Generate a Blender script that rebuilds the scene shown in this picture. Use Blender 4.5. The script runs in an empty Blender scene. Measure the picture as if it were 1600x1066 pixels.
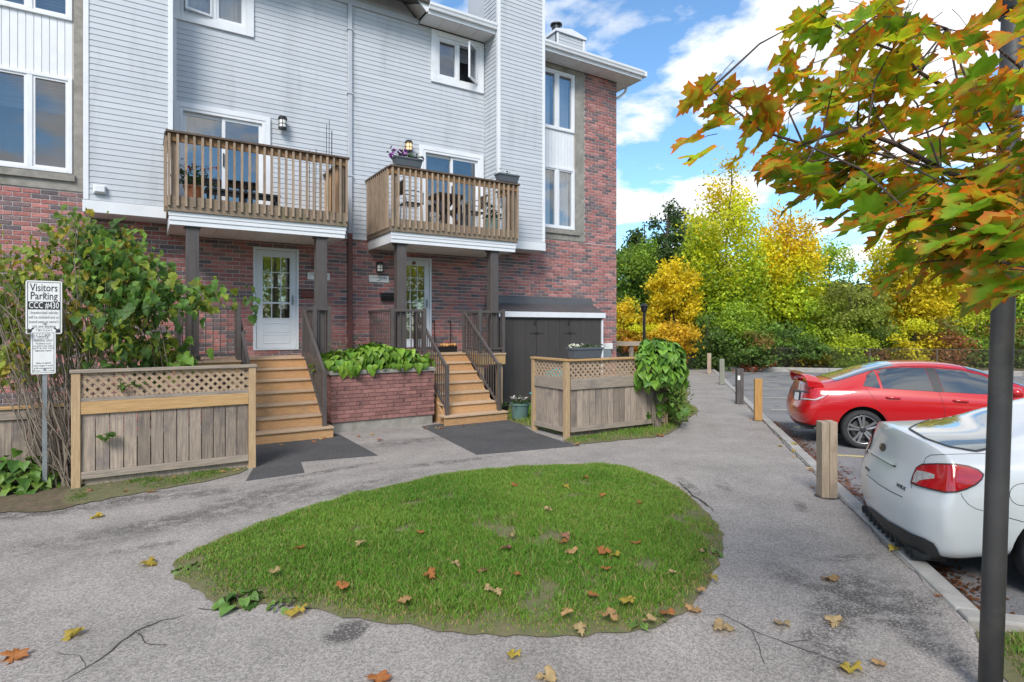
import bpy, bmesh, math, random
import numpy as np
from mathutils import Vector, Matrix, Euler
from mathutils.bvhtree import BVHTree
from mathutils.geometry import delaunay_2d_cdt
R = math.radians
random.seed(7); rng = np.random.default_rng(7)
scene = bpy.context.scene
COL = scene.collection

# ------------------------------------------------------------------ camera, sky, sun, exposure
F_PX, CAM_H, HOR = 913.0, 1.9, 512.0
YAW = 32.2
cam_d = bpy.data.cameras.new('camera'); cam = bpy.data.objects.new('camera', cam_d); COL.objects.link(cam)
cam_d.sensor_width = 36.0; cam_d.lens = 36.0 * F_PX / 1600.0
cam_d.shift_y = -(533.0 - HOR) / 1600.0
cam_d.clip_start = 0.05; cam_d.clip_end = 2000
cam.location = (0, 0, CAM_H); cam.rotation_euler = (R(90), 0, R(-YAW))
scene.camera = cam

SUN_EL, SUN_AZ = 42.0, 222.0        # azimuth clockwise from +y
w = bpy.data.worlds.new('World'); scene.world = w; w.use_nodes = True
nt = w.node_tree; nt.nodes.clear(); N = nt.nodes.new; LK = nt.links.new
out = N('ShaderNodeOutputWorld'); bg = N('ShaderNodeBackground'); bg.inputs[1].default_value = 1.0
sky = N('ShaderNodeTexSky'); sky.sky_type = 'NISHITA'; sky.sun_disc = False
sky.sun_elevation = R(SUN_EL); sky.sun_rotation = R(SUN_AZ); sky.air_density = 1.0; sky.dust_density = 0.3; sky.ozone_density = 2.0
def vmath(op, a, b=None):
    n = N('ShaderNodeVectorMath'); n.operation = op
    for i, v in enumerate((a, b)):
        if v is None: continue
        if hasattr(v, 'links'): LK(v, n.inputs[i])
        else: n.inputs[i].default_value = v
    return n.outputs[0]
def fmath(op, a, b=None, clamp=False):
    n = N('ShaderNodeMath'); n.operation = op; n.use_clamp = clamp
    for i, v in enumerate((a, b)):
        if v is None: continue
        if hasattr(v, 'links'): LK(v, n.inputs[i])
        else: n.inputs[i].default_value = v
    return n.outputs[0]
tc = N('ShaderNodeTexCoord')
sx = N('ShaderNodeSeparateXYZ'); LK(tc.outputs['Generated'], sx.inputs[0])
zc = fmath('ADD', fmath('MAXIMUM', sx.outputs[2], 0.0), 0.16)
cx = N('ShaderNodeCombineXYZ'); LK(fmath('DIVIDE', sx.outputs[0], zc), cx.inputs[0]); LK(fmath('DIVIDE', sx.outputs[1], zc), cx.inputs[1])
cv = vmath('ADD', cx.outputs[0], (3.35, 1.2, 0.0))
n1 = N('ShaderNodeTexNoise'); n1.inputs['Scale'].default_value = 1.75; n1.inputs['Detail'].default_value = 9; n1.inputs['Roughness'].default_value = 0.56; n1.inputs['Distortion'].default_value = 0.15
LK(cv, n1.inputs['Vector'])
cr = N('ShaderNodeValToRGB'); cr.color_ramp.elements[0].position = 0.487; cr.color_ramp.elements[1].position = 0.565
LK(n1.outputs[0], cr.inputs[0])
n2 = N('ShaderNodeTexNoise'); n2.inputs['Scale'].default_value = 2.6; n2.inputs['Detail'].default_value = 6
LK(vmath('ADD', cv, (0.13, 0.1, 0.3)), n2.inputs['Vector'])
cr2 = N('ShaderNodeValToRGB'); cr2.color_ramp.elements[0].position = 0.38; cr2.color_ramp.elements[1].position = 0.62
cr2.color_ramp.elements[0].color = (0.36, 0.375, 0.40, 1); cr2.color_ramp.elements[1].color = (0.52, 0.52, 0.52, 1)
LK(n2.outputs[0], cr2.inputs[0])
sk = N('ShaderNodeMix'); sk.data_type = 'RGBA'; sk.blend_type = 'MULTIPLY'; sk.inputs[0].default_value = 1
LK(sky.outputs[0], sk.inputs[6]); sk.inputs[7].default_value = (0.062, 0.080, 0.088, 1)   # sky strength, slightly cyan white balance
mx = N('ShaderNodeMix'); mx.data_type = 'RGBA'
LK(cr.outputs[0], mx.inputs[0]); LK(sk.outputs[2], mx.inputs[6]); LK(cr2.outputs[0], mx.inputs[7])
LK(mx.outputs[2], bg.inputs[0]); LK(bg.outputs[0], out.inputs[0])

sd = bpy.data.lights.new('sun', 'SUN'); so = bpy.data.objects.new('sun', sd); COL.objects.link(so)
sd.energy = 1.5; sd.angle = R(22); sd.color = (1.0, 0.95, 0.88)
so.rotation_euler = (R(90 - SUN_EL), 0, R(180 - SUN_AZ)); so.location = (-25, -20, 40)
scene.view_settings.view_transform = 'Standard'; scene.view_settings.look = 'None'
scene.view_settings.exposure = 1.45; scene.view_settings.gamma = 1.0; scene.view_settings.use_curve_mapping = False
scene.render.engine = 'CYCLES'
cy = scene.cycles
cy.use_denoising = True
try: cy.denoiser = 'OPENIMAGEDENOISE'
except Exception: pass
cy.max_bounces = 7; cy.diffuse_bounces = 3; cy.glossy_bounces = 3; cy.transmission_bounces = 4; cy.transparent_max_bounces = 8
cy.sample_clamp_indirect = 6

# ------------------------------------------------------------------ pixel helpers (directions only)
_c, _s = math.cos(R(YAW)), math.sin(R(YAW))
def Wp(px, py, Z):
    u = (px - 800) / F_PX
    return Vector((Z * (_c * u + _s), Z * (_c - _s * u), CAM_H + Z * (HOR - py) / F_PX))
def Gp(px, py, z=0.0): return Wp(px, py, (CAM_H - z) * F_PX / (py - HOR))
def Lp(px, py, Y):
    u = (px - 800) / F_PX
    return Wp(px, py, Y / (_c - _s * u))

# ------------------------------------------------------------------ mesh builder
class MB:
    def __init__(s): s.v = []; s.f = []
    def add(s, vs, fs):
        b = len(s.v); s.v += [tuple(p) for p in vs]; s.f += [tuple(i + b for i in f) for f in fs]; return s
    def box(s, x0, x1, y0, y1, z0, z1, M=None):
        vs = [(x0,y0,z0),(x1,y0,z0),(x1,y1,z0),(x0,y1,z0),(x0,y0,z1),(x1,y0,z1),(x1,y1,z1),(x0,y1,z1)]
        if M is not None: vs = [M @ Vector(p) for p in vs]
        return s.add(vs, [(3,2,1,0),(4,5,6,7),(0,1,5,4),(1,2,6,5),(2,3,7,6),(3,0,4,7)])
    def bar(s, a, b, w, h, up=(0,0,1)):
        a = Vector(a); b = Vector(b); d = (b - a).normalized(); up = Vector(up)
        if abs(d.dot(up)) > 0.98: up = Vector((0,1,0))
        x = d.cross(up).normalized() * (w/2); z = x.normalized().cross(d).normalized() * (h/2)
        vs = [a-x-z, a+x-z, a+x+z, a-x+z, b-x-z, b+x-z, b+x+z, b-x+z]
        return s.add(vs, [(0,1,2,3),(7,6,5,4),(4,5,1,0),(5,6,2,1),(6,7,3,2),(7,4,0,3)])
    def tube(s, pts, rad, n=8, caps=True):
        pts = [Vector(p) for p in pts]; m = len(pts)
        if not hasattr(rad, '__len__'): rad = [rad] * m
        prev = None; vs = []; fs = []
        for i, p in enumerate(pts):
            d = (pts[min(i+1, m-1)] - pts[max(i-1, 0)]).normalized()
            if prev is None:
                a = Vector((0,0,1)) if abs(d.z) < 0.9 else Vector((1,0,0)); prev = d.cross(a).normalized()
            prev = (prev - d * prev.dot(d)).normalized(); q = d.cross(prev)
            for k in range(n):
                t = 2*math.pi*k/n; vs.append(p + (prev*math.cos(t) + q*math.sin(t)) * rad[i])
        for i in range(m-1):
            for k in range(n):
                k2 = (k+1) % n; fs.append((i*n+k, i*n+k2, (i+1)*n+k2, (i+1)*n+k))
        if caps: fs.append(tuple(range(n-1, -1, -1))); fs.append(tuple((m-1)*n+k for k in range(n)))
        return s.add(vs, fs)
    def lathe(s, prof, n=24, c=(0,0,0), M=None):
        vs = []; fs = []; m = len(prof)
        for r, z in prof:
            for k in range(n):
                t = 2*math.pi*k/n; p = Vector((c[0]+r*math.cos(t), c[1]+r*math.sin(t), c[2]+z)); vs.append(M @ p if M is not None else p)
        for i in range(m-1):
            for k in range(n):
                k2 = (k+1) % n; fs.append((i*n+k, i*n+k2, (i+1)*n+k2, (i+1)*n+k))
        return s.add(vs, fs)
    def poly(s, pts, z0, z1, M=None):   # vertical prism of a 2-D outline
        n = len(pts); vs = [(p[0],p[1],z0) for p in pts] + [(p[0],p[1],z1) for p in pts]
        if M is not None: vs = [M @ Vector(p) for p in vs]
        return s.add(vs, [tuple(range(n-1,-1,-1)), tuple(range(n, 2*n))] + [(i,(i+1)%n,n+(i+1)%n,n+i) for i in range(n)])
    def mesh(s, name, mat=None, smooth=False):
        me = bpy.data.meshes.new(name); me.from_pydata([tuple(p) for p in s.v], [], s.f); me.update()
        if mat is not None: me.materials.append(mat)
        if smooth: me.polygons.foreach_set('use_smooth', [True]*len(me.polygons))
        return me
def link(o, parent=None, local=False):
    COL.objects.link(o)
    basis = Matrix.LocRotScale(o.location, o.rotation_euler, o.scale)
    if parent is not None:
        o.parent = parent
        if not local: o.matrix_parent_inverse = PINV[parent.name]
    PINV[o.name] = basis.inverted() if (parent is None or not local) else (PINV[parent.name].inverted() @ basis).inverted()
    return o
PINV = {}
def obj(name, mb, mat=None, parent=None, smooth=False, local=False, bevel=0.0):
    me = mb.mesh(name, mat, smooth) if isinstance(mb, MB) else mb
    o = bpy.data.objects.new(name, me)
    if bevel:
        m = o.modifiers.new('bevel', 'BEVEL'); m.width = bevel; m.segments = 2; m.limit_method = 'ANGLE'
    return link(o, parent, local)
def inst(name, me, parent, loc=(0,0,0), rot=(0,0,0), scale=(1,1,1), local=False):
    """an object that shares mesh data; loc is a world position unless local"""
    o = bpy.data.objects.new(name, me); o.location = loc; o.rotation_euler = rot; o.scale = scale
    return link(o, parent, local)
def tag(o, label, cat, group=None):
    o['label'] = label; o['category'] = cat
    if group: o['group'] = group
    return o
def thing(name, label, cat, loc=(0,0,0), rz=0.0, group=None):
    o = bpy.data.objects.new(name, None); o.empty_display_size = 0.2; o.location = loc; o.rotation_euler = (0,0,rz)
    link(o); return tag(o, label, cat, group)
def struct(o): o['kind'] = 'structure'; return o
def stuff(o): o['kind'] = 'stuff'; return o
def array_mesh(name, V, Fc, mat=None, col=None, smooth=False):
    """V (n,3) array, Fc (m,k) array of faces with k corners, col (n,3) vertex colours"""
    V = np.asarray(V, np.float32); Fc = np.asarray(Fc, np.int32); m, k = Fc.shape
    me = bpy.data.meshes.new(name); me.vertices.add(len(V)); me.vertices.foreach_set('co', V.ravel())
    me.loops.add(m*k); me.loops.foreach_set('vertex_index', Fc.ravel())
    me.polygons.add(m); me.polygons.foreach_set('loop_start', np.arange(0, m*k, k, dtype=np.int32))
    me.polygons.foreach_set('loop_total', np.full(m, k, np.int32))
    if smooth: me.polygons.foreach_set('use_smooth', np.ones(m, bool))
    me.update(calc_edges=True)
    if col is not None: set_col(me, col)
    if mat is not None: me.materials.append(mat)
    return me
def set_col(me, col):
    a = me.color_attributes.new('col', 'FLOAT_COLOR', 'POINT')
    c = np.ones((len(me.vertices), 4), np.float32); c[:, :3] = col; a.data.foreach_set('color', c.ravel())

# ------------------------------------------------------------------ materials
def new_mat(name):
    m = bpy.data.materials.new(name); m.use_nodes = True; t = m.node_tree
    return m, t, t.nodes['Principled BSDF']
def _mix(t, a, b, fac, mode='MIX'):
    n = t.nodes.new('ShaderNodeMix'); n.data_type = 'RGBA'; n.blend_type = mode
    for i, v in ((0, fac), (6, a), (7, b)):
        if hasattr(v, 'links'): t.links.new(v, n.inputs[i])
        else: n.inputs[i].default_value = v if i == 0 else (*v[:3], 1)
    return n.outputs[2]
def _noise(t, vec, scale, detail=4, rough=0.55, lo=None, hi=None):
    n = t.nodes.new('ShaderNodeTexNoise'); n.inputs['Scale'].default_value = scale; n.inputs['Detail'].default_value = detail; n.inputs['Roughness'].default_value = rough
    if vec is not None: t.links.new(vec, n.inputs['Vector'])
    if lo is None: return n.outputs[0]
    r = t.nodes.new('ShaderNodeMapRange'); r.inputs[1].default_value = lo; r.inputs[2].default_value = hi; t.links.new(n.outputs[0], r.inputs[0]); return r.outputs[0]
def _vec(t, stretch=(1,1,1), rnd=True):
    c = t.nodes.new('ShaderNodeTexCoord'); m = t.nodes.new('ShaderNodeMapping'); m.inputs['Scale'].default_value = stretch
    t.links.new(c.outputs['Object'], m.inputs['Vector'])
    if rnd:
        oi = t.nodes.new('ShaderNodeObjectInfo'); cm = t.nodes.new('ShaderNodeVectorMath'); cm.operation = 'SCALE'; cm.inputs[0].default_value = (37.1, 17.3, 53.7)
        t.links.new(oi.outputs['Random'], cm.inputs['Scale']); t.links.new(cm.outputs[0], m.inputs['Location'])
    return m.outputs[0]
def _bump(t, b, h, strength, dist=0.01):
    n = t.nodes.new('ShaderNodeBump'); n.inputs['Strength'].default_value = strength; n.inputs['Distance'].default_value = dist
    t.links.new(h, n.inputs['Height']); t.links.new(n.outputs[0], b.inputs['Normal'])
def M(name, c1, c2=None, scale=6, stretch=(1,1,1), rough=0.6, bump=0.0, rnd=0.0, metal=0.0, spec=0.5, coat=0.0, lo=0.35, hi=0.65, dirt=None, dirt_scale=1.5, dirt_lo=0.5, dirt_hi=0.75, streak=None):
    m, t, b = new_mat(name); b.inputs['Roughness'].default_value = rough; b.inputs['Metallic'].default_value = metal
    b.inputs['Specular IOR Level'].default_value = spec; b.inputs['Coat Weight'].default_value = coat; b.inputs['Coat Roughness'].default_value = 0.04
    v = _vec(t, stretch); h = None
    if c2 is not None:
        h = _noise(t, v, scale, 5, 0.6, lo, hi); c = _mix(t, c1, c2, h)
    else: c = _mix(t, c1, c1, 0.5)
    if dirt is not None:
        dv = _vec(t, (1,1,1))
        if streak:
            gp = t.nodes.new('ShaderNodeNewGeometry'); sm_ = t.nodes.new('ShaderNodeMapping'); sm_.inputs['Scale'].default_value = streak; t.links.new(gp.outputs['Position'], sm_.inputs['Vector']); dv = sm_.outputs[0]
        c = _mix(t, c, dirt, _noise(t, dv, dirt_scale, 6, 0.65, dirt_lo, dirt_hi))
    if rnd:
        oi = t.nodes.new('ShaderNodeObjectInfo'); mr = t.nodes.new('ShaderNodeMapRange'); mr.inputs[3].default_value = 1-rnd; mr.inputs[4].default_value = 1+rnd*0.6
        t.links.new(oi.outputs['Random'], mr.inputs[0]); hs = t.nodes.new('ShaderNodeHueSaturation'); t.links.new(c, hs.inputs['Color']); t.links.new(mr.outputs[0], hs.inputs['Value']); c = hs.outputs[0]
    t.links.new(c, b.inputs['Base Color'])
    if bump and h is not None: _bump(t, b, h, bump)
    return m
def col_mat(name, rough=0.6, trans=0.0, noise=0.0, nscale=40, rnd=0.0, bump=0.0, spec=0.4):
    """colour from the 'col' attribute; trans = share of translucency (leaves)"""
    m, t, b = new_mat(name); b.inputs['Roughness'].default_value = rough; b.inputs['Specular IOR Level'].default_value = spec
    a = t.nodes.new('ShaderNodeAttribute'); a.attribute_name = 'col'; c = a.outputs['Color']
    if noise:
        h = _noise(t, _vec(t), nscale, 4, 0.6, 0.3, 0.7)
        dk = t.nodes.new('ShaderNodeMapRange'); dk.inputs[3].default_value = 1-noise; dk.inputs[4].default_value = 1+noise; t.links.new(h, dk.inputs[0])
        hs = t.nodes.new('ShaderNodeHueSaturation'); t.links.new(c, hs.inputs['Color']); t.links.new(dk.outputs[0], hs.inputs['Value']); c = hs.outputs[0]
        if bump: _bump(t, b, h, bump)
    if rnd:
        oi = t.nodes.new('ShaderNodeObjectInfo'); mr = t.nodes.new('ShaderNodeMapRange'); mr.inputs[3].default_value = 1-rnd; mr.inputs[4].default_value = 1+rnd
        t.links.new(oi.outputs['Random'], mr.inputs[0]); hs = t.nodes.new('ShaderNodeHueSaturation'); t.links.new(c, hs.inputs['Color']); t.links.new(mr.outputs[0], hs.inputs['Value']); c = hs.outputs[0]
    t.links.new(c, b.inputs['Base Color'])
    if trans:
        tr = t.nodes.new('ShaderNodeBsdfTranslucent'); t.links.new(c, tr.inputs[0]); ms = t.nodes.new('ShaderNodeMixShader'); ms.inputs[0].default_value = trans
        t.links.new(b.outputs[0], ms.inputs[1]); t.links.new(tr.outputs[0], ms.inputs[2]); t.links.new(ms.outputs[0], t.nodes['Material Output'].inputs[0])
    return m
def glass_mat(name, tint=(0.6,0.68,0.72), refl=0.35, rough=0.02):
    m, t, b = new_mat(name); t.nodes.remove(b)
    tr = t.nodes.new('ShaderNodeBsdfTransparent'); tr.inputs[0].default_value = (*tint, 1)
    gl = t.nodes.new('ShaderNodeBsdfGlossy'); gl.inputs['Roughness'].default_value = rough; gl.inputs[0].default_value = (0.95,0.95,0.95,1)
    lw = t.nodes.new('ShaderNodeLayerWeight'); lw.inputs[0].default_value = 0.35
    mr = t.nodes.new('ShaderNodeMapRange'); mr.inputs[3].default_value = refl; mr.inputs[4].default_value = min(1, refl+0.5); t.links.new(lw.outputs['Fresnel'], mr.inputs[0])
    ms = t.nodes.new('ShaderNodeMixShader'); t.links.new(mr.outputs[0], ms.inputs[0]); t.links.new(tr.outputs[0], ms.inputs[1]); t.links.new(gl.outputs[0], ms.inputs[2])
    t.links.new(ms.outputs[0], t.nodes['Material Output'].inputs[0]); return m

MT = {}
MT['siding'] = M('siding', (0.455,0.478,0.512), (0.50,0.522,0.552), 3, (0.4,1,1), 0.55, 0.0, 0.035, dirt=(0.345,0.362,0.37), dirt_scale=1.3, dirt_lo=0.52, dirt_hi=0.85, streak=(2.2,2.2,0.35))
MT['white'] = M('white_trim', (0.72,0.73,0.75), (0.66,0.67,0.69), 2.5, rough=0.45, dirt=(0.5,0.5,0.44), dirt_scale=2.2, dirt_lo=0.6, dirt_hi=0.85)
MT['soffit'] = M('soffit', (0.70,0.69,0.67), (0.76,0.75,0.73), 2, rough=0.55)
MT['mortar'] = M('mortar', (0.52,0.48,0.455), (0.44,0.40,0.38), 14, rough=0.9, bump=0.3)
MT['brick'] = col_mat('brick_clay', 0.85, noise=0.28, nscale=26, bump=0.35)
MT['brick'].node_tree.nodes['Principled BSDF'].inputs['Specular IOR Level'].default_value = 0.25
MT['concrete'] = M('concrete', (0.30,0.28,0.25), (0.22,0.205,0.18), 7, rough=0.9, bump=0.25, dirt=(0.15,0.14,0.11), dirt_scale=2.5, dirt_lo=0.5, dirt_hi=0.8)
MT['dark'] = M('dark_interior', (0.035,0.037,0.042), rough=0.9)
MT['room'] = M('room_wall', (0.22,0.225,0.235), (0.15,0.155,0.165), 1.2, rough=0.9)
MT['curtain'] = M('curtain', (0.70,0.74,0.78), (0.56,0.61,0.67), 9, (1,1,0.05), 0.9)
MT['blind'] = M('blind', (0.20,0.21,0.23), (0.30,0.31,0.33), 30, (0.02,1,1), 0.8)
MT['glass'] = glass_mat('window_glass', (0.88,0.89,0.90), 0.08)
MT['glass_blue'] = glass_mat('patio_glass', (0.74,0.78,0.81), 0.12)
MT['door'] = M('door_paint', (0.62,0.66,0.70), (0.58,0.62,0.66), 3, rough=0.4)
MT['deckwood'] = M('weathered_wood', (0.36,0.265,0.185), (0.25,0.18,0.125), 9, (6,6,0.7), 0.8, 0.25, 0.22, dirt=(0.13,0.11,0.085), dirt_scale=3, dirt_lo=0.55, dirt_hi=0.8)
MT['deckrail'] = M('rail_wood', (0.30,0.16,0.06), (0.20,0.11,0.05), 9, (0.7,6,6), 0.75, 0.25, 0.2)
MT['stairwood'] = M('stair_wood', (0.52,0.30,0.14), (0.42,0.235,0.105), 10, (0.8,6,6), 0.7, 0.2, 0.12, dirt=(0.30,0.19,0.11), dirt_scale=4, dirt_lo=0.55, dirt_hi=0.8)
MT['treadwood'] = M('tread_wood', (0.50,0.355,0.235), (0.42,0.285,0.175), 10, (0.8,6,6), 0.7, 0.2, 0.10)
MT['newwood'] = M('new_wood', (0.46,0.32,0.18), (0.36,0.24,0.13), 9, (5,5,0.6), 0.75, 0.2, 0.08)
MT['newrail'] = M('new_rail_wood', (0.46,0.29,0.13), (0.37,0.22,0.09), 9, (0.6,6,6), 0.75, 0.2, 0.08)
MT['greywood'] = M('grey_plank', (0.37,0.295,0.225), (0.22,0.175,0.145), 7, (7,7,0.55), 0.85, 0.3, 0.34, dirt=(0.12,0.105,0.11), dirt_scale=2.6, dirt_lo=0.5, dirt_hi=0.78)
MT['greyrail'] = M('grey_rail', (0.34,0.28,0.22), (0.25,0.20,0.16), 7, (0.5,7,7), 0.85, 0.3, 0.1, dirt=(0.17,0.15,0.13), dirt_scale=2.5)
MT['lattice'] = M('lattice_wood', (0.40,0.29,0.19), (0.30,0.21,0.14), 14, rough=0.85, bump=0.1)
MT['brown'] = M('brown_metal', (0.075,0.062,0.058), (0.09,0.077,0.072), 4, rough=0.42)
MT['shed'] = M('dark_brown_paint', (0.046,0.039,0.036), (0.054,0.046,0.042), 5, (3,3,0.6), 0.6, 0.1, 0.10)
MT['black'] = M('black_metal', (0.010,0.010,0.011), rough=0.4)
MT['rubber'] = M('black_rubber', (0.018,0.018,0.019), (0.028,0.028,0.03), 20, rough=0.75)
MT['grey_alu'] = M('grey_downspout', (0.40,0.42,0.46), (0.45,0.47,0.5), 3, rough=0.45)
MT['red_paint'] = M('red_brown_paint', (0.16,0.055,0.045), (0.13,0.05,0.042), 5, rough=0.55)
MT['planter'] = M('slate_plastic', (0.085,0.095,0.11), rough=0.5)
MT['roof'] = M('roof_shingle', (0.10,0.09,0.085), (0.06,0.055,0.05), 12, rough=0.95)
MT['steel'] = M('galvanised_steel', (0.36,0.38,0.39), (0.28,0.30,0.31), 12, rough=0.4, metal=0.7)
MT['leaf'] = col_mat('leaf', 0.55, trans=0.45, rnd=0.12, noise=0.15, nscale=22)
MT['hostaleaf'] = col_mat('glossy_leaf', 0.5, trans=0.3, rnd=0.26, noise=0.25, nscale=18)
MT['bark'] = M('bark', (0.085,0.065,0.05), (0.05,0.038,0.03), 8, (3,3,0.6), 0.95, 0.5)
MT['twig'] = M('dry_twig', (0.24,0.195,0.15), (0.16,0.13,0.10), 8, rough=0.9)
MT['flower'] = col_mat('petal', 0.6, trans=0.3)

# ================================================================== GROUND
CA = Vector((4.73, 1.845, 0)); CD = Vector((0.734, 0.679, 0)); CN = Vector((0.679, -0.734, 0))   # kerb line: origin, along, across (to the car park)
def K(t, n, z=0.0): p = CA + CD*t + CN*n; return Vector((p.x, p.y, z))
T0 = -0.315

def asphalt(name, light, dark, blobs=(), patchy=0.5, speck=1.0, crackcol=(0.05,0.05,0.05)):
    m, t, b = new_mat(name); b.inputs['Roughness'].default_value = 0.88; b.inputs['Specular IOR Level'].default_value = 0.3
    c = t.nodes.new('ShaderNodeTexCoord'); v = c.outputs['Object']
    base = _mix(t, dark, light, _noise(t, v, 1.3, 6, 0.65, 0.3, 0.62))
    # aggregate: light stones and dark pits
    vo = t.nodes.new('ShaderNodeTexVoronoi'); vo.inputs['Scale'].default_value = 95; t.links.new(v, vo.inputs['Vector'])
    sp = t.nodes.new('ShaderNodeSeparateColor'); t.links.new(vo.outputs['Color'], sp.inputs[0])
    mr = t.nodes.new('ShaderNodeMapRange'); mr.inputs[1].default_value = 0.0; mr.inputs[2].default_value = 1.0; mr.inputs[3].default_value = 1-0.34*speck; mr.inputs[4].default_value = 1+0.34*speck; t.links.new(sp.outputs[0], mr.inputs[0])
    hs = t.nodes.new('ShaderNodeHueSaturation'); t.links.new(base, hs.inputs['Color']); t.links.new(mr.outputs[0], hs.inputs['Value'])
    cc = hs.outputs[0]
    cc = _mix(t, cc, [x*0.35 for x in dark], _noise(t, v, 60, 3, 0.7, 0.62, 0.75))
    n3a = _noise(t, v, 6, 12, 0.78, 0.42, 0.58); n3b = _noise(t, v, 55, 3, 0.6, 0.38, 0.56); n3m = t.nodes.new('ShaderNodeMath'); n3m.operation = 'MULTIPLY'; t.links.new(n3a, n3m.inputs[0]); t.links.new(n3b, n3m.inputs[1]); n3 = n3m.outputs[0]
    for (x, y, rx, ry, a, s) in blobs:   # old stains and worn tar, each with a place of its own
        mp = t.nodes.new('ShaderNodeMapping'); mp.vector_type = 'TEXTURE'; mp.inputs['Location'].default_value = (x, y, 0); mp.inputs['Rotation'].default_value = (0, 0, a); mp.inputs['Scale'].default_value = (rx, ry, 1)
        t.links.new(v, mp.inputs['Vector'])
        ln = t.nodes.new('ShaderNodeVectorMath'); ln.operation = 'LENGTH'; t.links.new(mp.outputs[0], ln.inputs[0])
        q = t.nodes.new('ShaderNodeMapRange'); q.inputs[1].default_value = 1.0; q.inputs[2].default_value = 0.35; t.links.new(ln.outputs['Value'], q.inputs[0])
        mu = t.nodes.new('ShaderNodeMath'); mu.operation = 'MULTIPLY'; t.links.new(q.outputs[0], mu.inputs[0]); t.links.new(n3, mu.inputs[1])
        m2 = t.nodes.new('ShaderNodeMath'); m2.operation = 'MULTIPLY'; m2.inputs[1].default_value = s*1.9; m2.use_clamp = True; t.links.new(mu.outputs[0], m2.inputs[0])
        cc = _mix(t, cc, [x*0.42 for x in dark], m2.outputs[0])
    if patchy:
        cc = _mix(t, cc, [x*0.6 for x in dark], _noise(t, v, 0.55, 9, 0.68, 0.60, 0.66) if patchy < 0.6 else _noise(t, v, 0.8, 9, 0.7, 0.55, 0.62))
    t.links.new(cc, b.inputs['Base Color'])
    _bump(t, b, vo.outputs['Distance'], 0.35*speck, 0.006)
    return m
def blob(px, py, rx, ry, a=0, s=0.9): g = Gp(px, py); return (g.x, g.y, rx, ry, a, s)
path_blobs = [blob(1330,935,0.75,0.30,R(20),1.1), blob(1430,985,0.6,0.22,R(60),1.0), blob(1235,900,0.35,0.16,R(70),0.9), blob(1330,872,0.35,0.10,R(-20),0.8), blob(1290,1005,0.6,0.2,R(30),0.8),
              blob(1250,790,0.35,0.08,R(40),0.9), blob(1075,760,0.5,0.12,R(60),0.9), blob(420,770,0.9,0.3,R(20),0.9), blob(260,815,0.8,0.25,R(10),0.9), blob(230,855,0.35,0.12,0,0.9),
              blob(470,812,0.9,0.22,R(35),1.0), blob(130,790,1.6,0.35,R(0),1.0), blob(560,760,1.5,0.28,R(12),0.6), blob(350,800,1.3,0.4,R(15),0.6), blob(1400,940,0.5,0.5,0,0.7), blob(90,850,0.9,0.35,0,0.5), blob(1130,760,0.4,0.12,R(50),0.7), blob(520,735,0.9,0.12,R(10),0.9), blob(640,690,1.2,0.35,0,0.75), blob(30,800,0.8,0.3,0,0.9), blob(330,770,0.5,0.2,0,0.8), blob(700,722,1.2,0.16,R(-5),0.8), blob(220,985,0.25,0.07,R(40),0.5), blob(541,988,0.17,0.13,R(20),2.6)]
MT['path'] = asphalt('path_asphalt', (0.295,0.266,0.241), (0.215,0.194,0.176), path_blobs, 0.0, 1.0)
MT['lot'] = asphalt('lot_asphalt', (0.21,0.205,0.203), (0.145,0.142,0.142), (), 0.7, 0.7)
MT['patch'] = asphalt('new_asphalt', (0.082,0.080,0.080), (0.058,0.057,0.058), (), 0.0, 0.9)
MT['kerb'] = M('kerb_concrete', (0.36,0.34,0.31), (0.27,0.255,0.235), 5, rough=0.9, bump=0.2, dirt=(0.16,0.145,0.12), dirt_scale=3, dirt_lo=0.55, dirt_hi=0.8)
MT['yellow'] = M('yellow_line', (0.62,0.50,0.16), (0.45,0.38,0.18), 18, rough=0.8, dirt=(0.25,0.24,0.22), dirt_scale=9, dirt_lo=0.52, dirt_hi=0.68)
MT['pale'] = M('faded_line', (0.50,0.45,0.30), (0.40,0.37,0.28), 18, rough=0.8, dirt=(0.25,0.24,0.22), dirt_scale=9, dirt_lo=0.48, dirt_hi=0.66)
MT['soil'] = M('soil', (0.10,0.068,0.042), (0.15,0.105,0.065), 14, rough=1.0, bump=0.6, dirt=(0.055,0.065,0.02), dirt_scale=5, dirt_lo=0.45, dirt_hi=0.7)
MT['turf'] = M('turf_base', (0.095,0.105,0.040), (0.14,0.115,0.058), 9, rough=1.0, bump=0.6, dirt=(0.16,0.115,0.06), dirt_scale=2.2, dirt_lo=0.58, dirt_hi=0.8)

def sheet(name, pts, z, mat, parent=None):
    mb = MB(); mb.add([(p[0], p[1], z) for p in pts], [tuple(range(len(pts)))])
    o = obj(name, mb, mat, parent)
    me = o.data
    if me.polygons[0].normal.z < 0: me.flip_normals()
    return o
# open terrain that reaches the horizon, lower than everything paved
struct(sheet('ground', [(-400,-400),(600,-400),(600,600),(-400,600)], -0.34, MT['soil']))
# path and forecourt: left of the kerb, from behind the camera to the end of the car park
P = [K(T0,0), K(60,0), K(60,-9), (13.6,16.0), (13.6,21.0), (-12,21.0), (-12,-10), K(-12,6), K(T0-1.0,6), K(T0-1.0,-0.05)]
struct(sheet('path', P, 0.0, MT['path']))
struct(sheet('parking_lot', [K(T0+0.15,0.13), K(24.05,0.13), K(24.05,40), K(T0+0.15,40)], -0.10, MT['lot']))
lot = bpy.data.objects['parking_lot']
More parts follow.
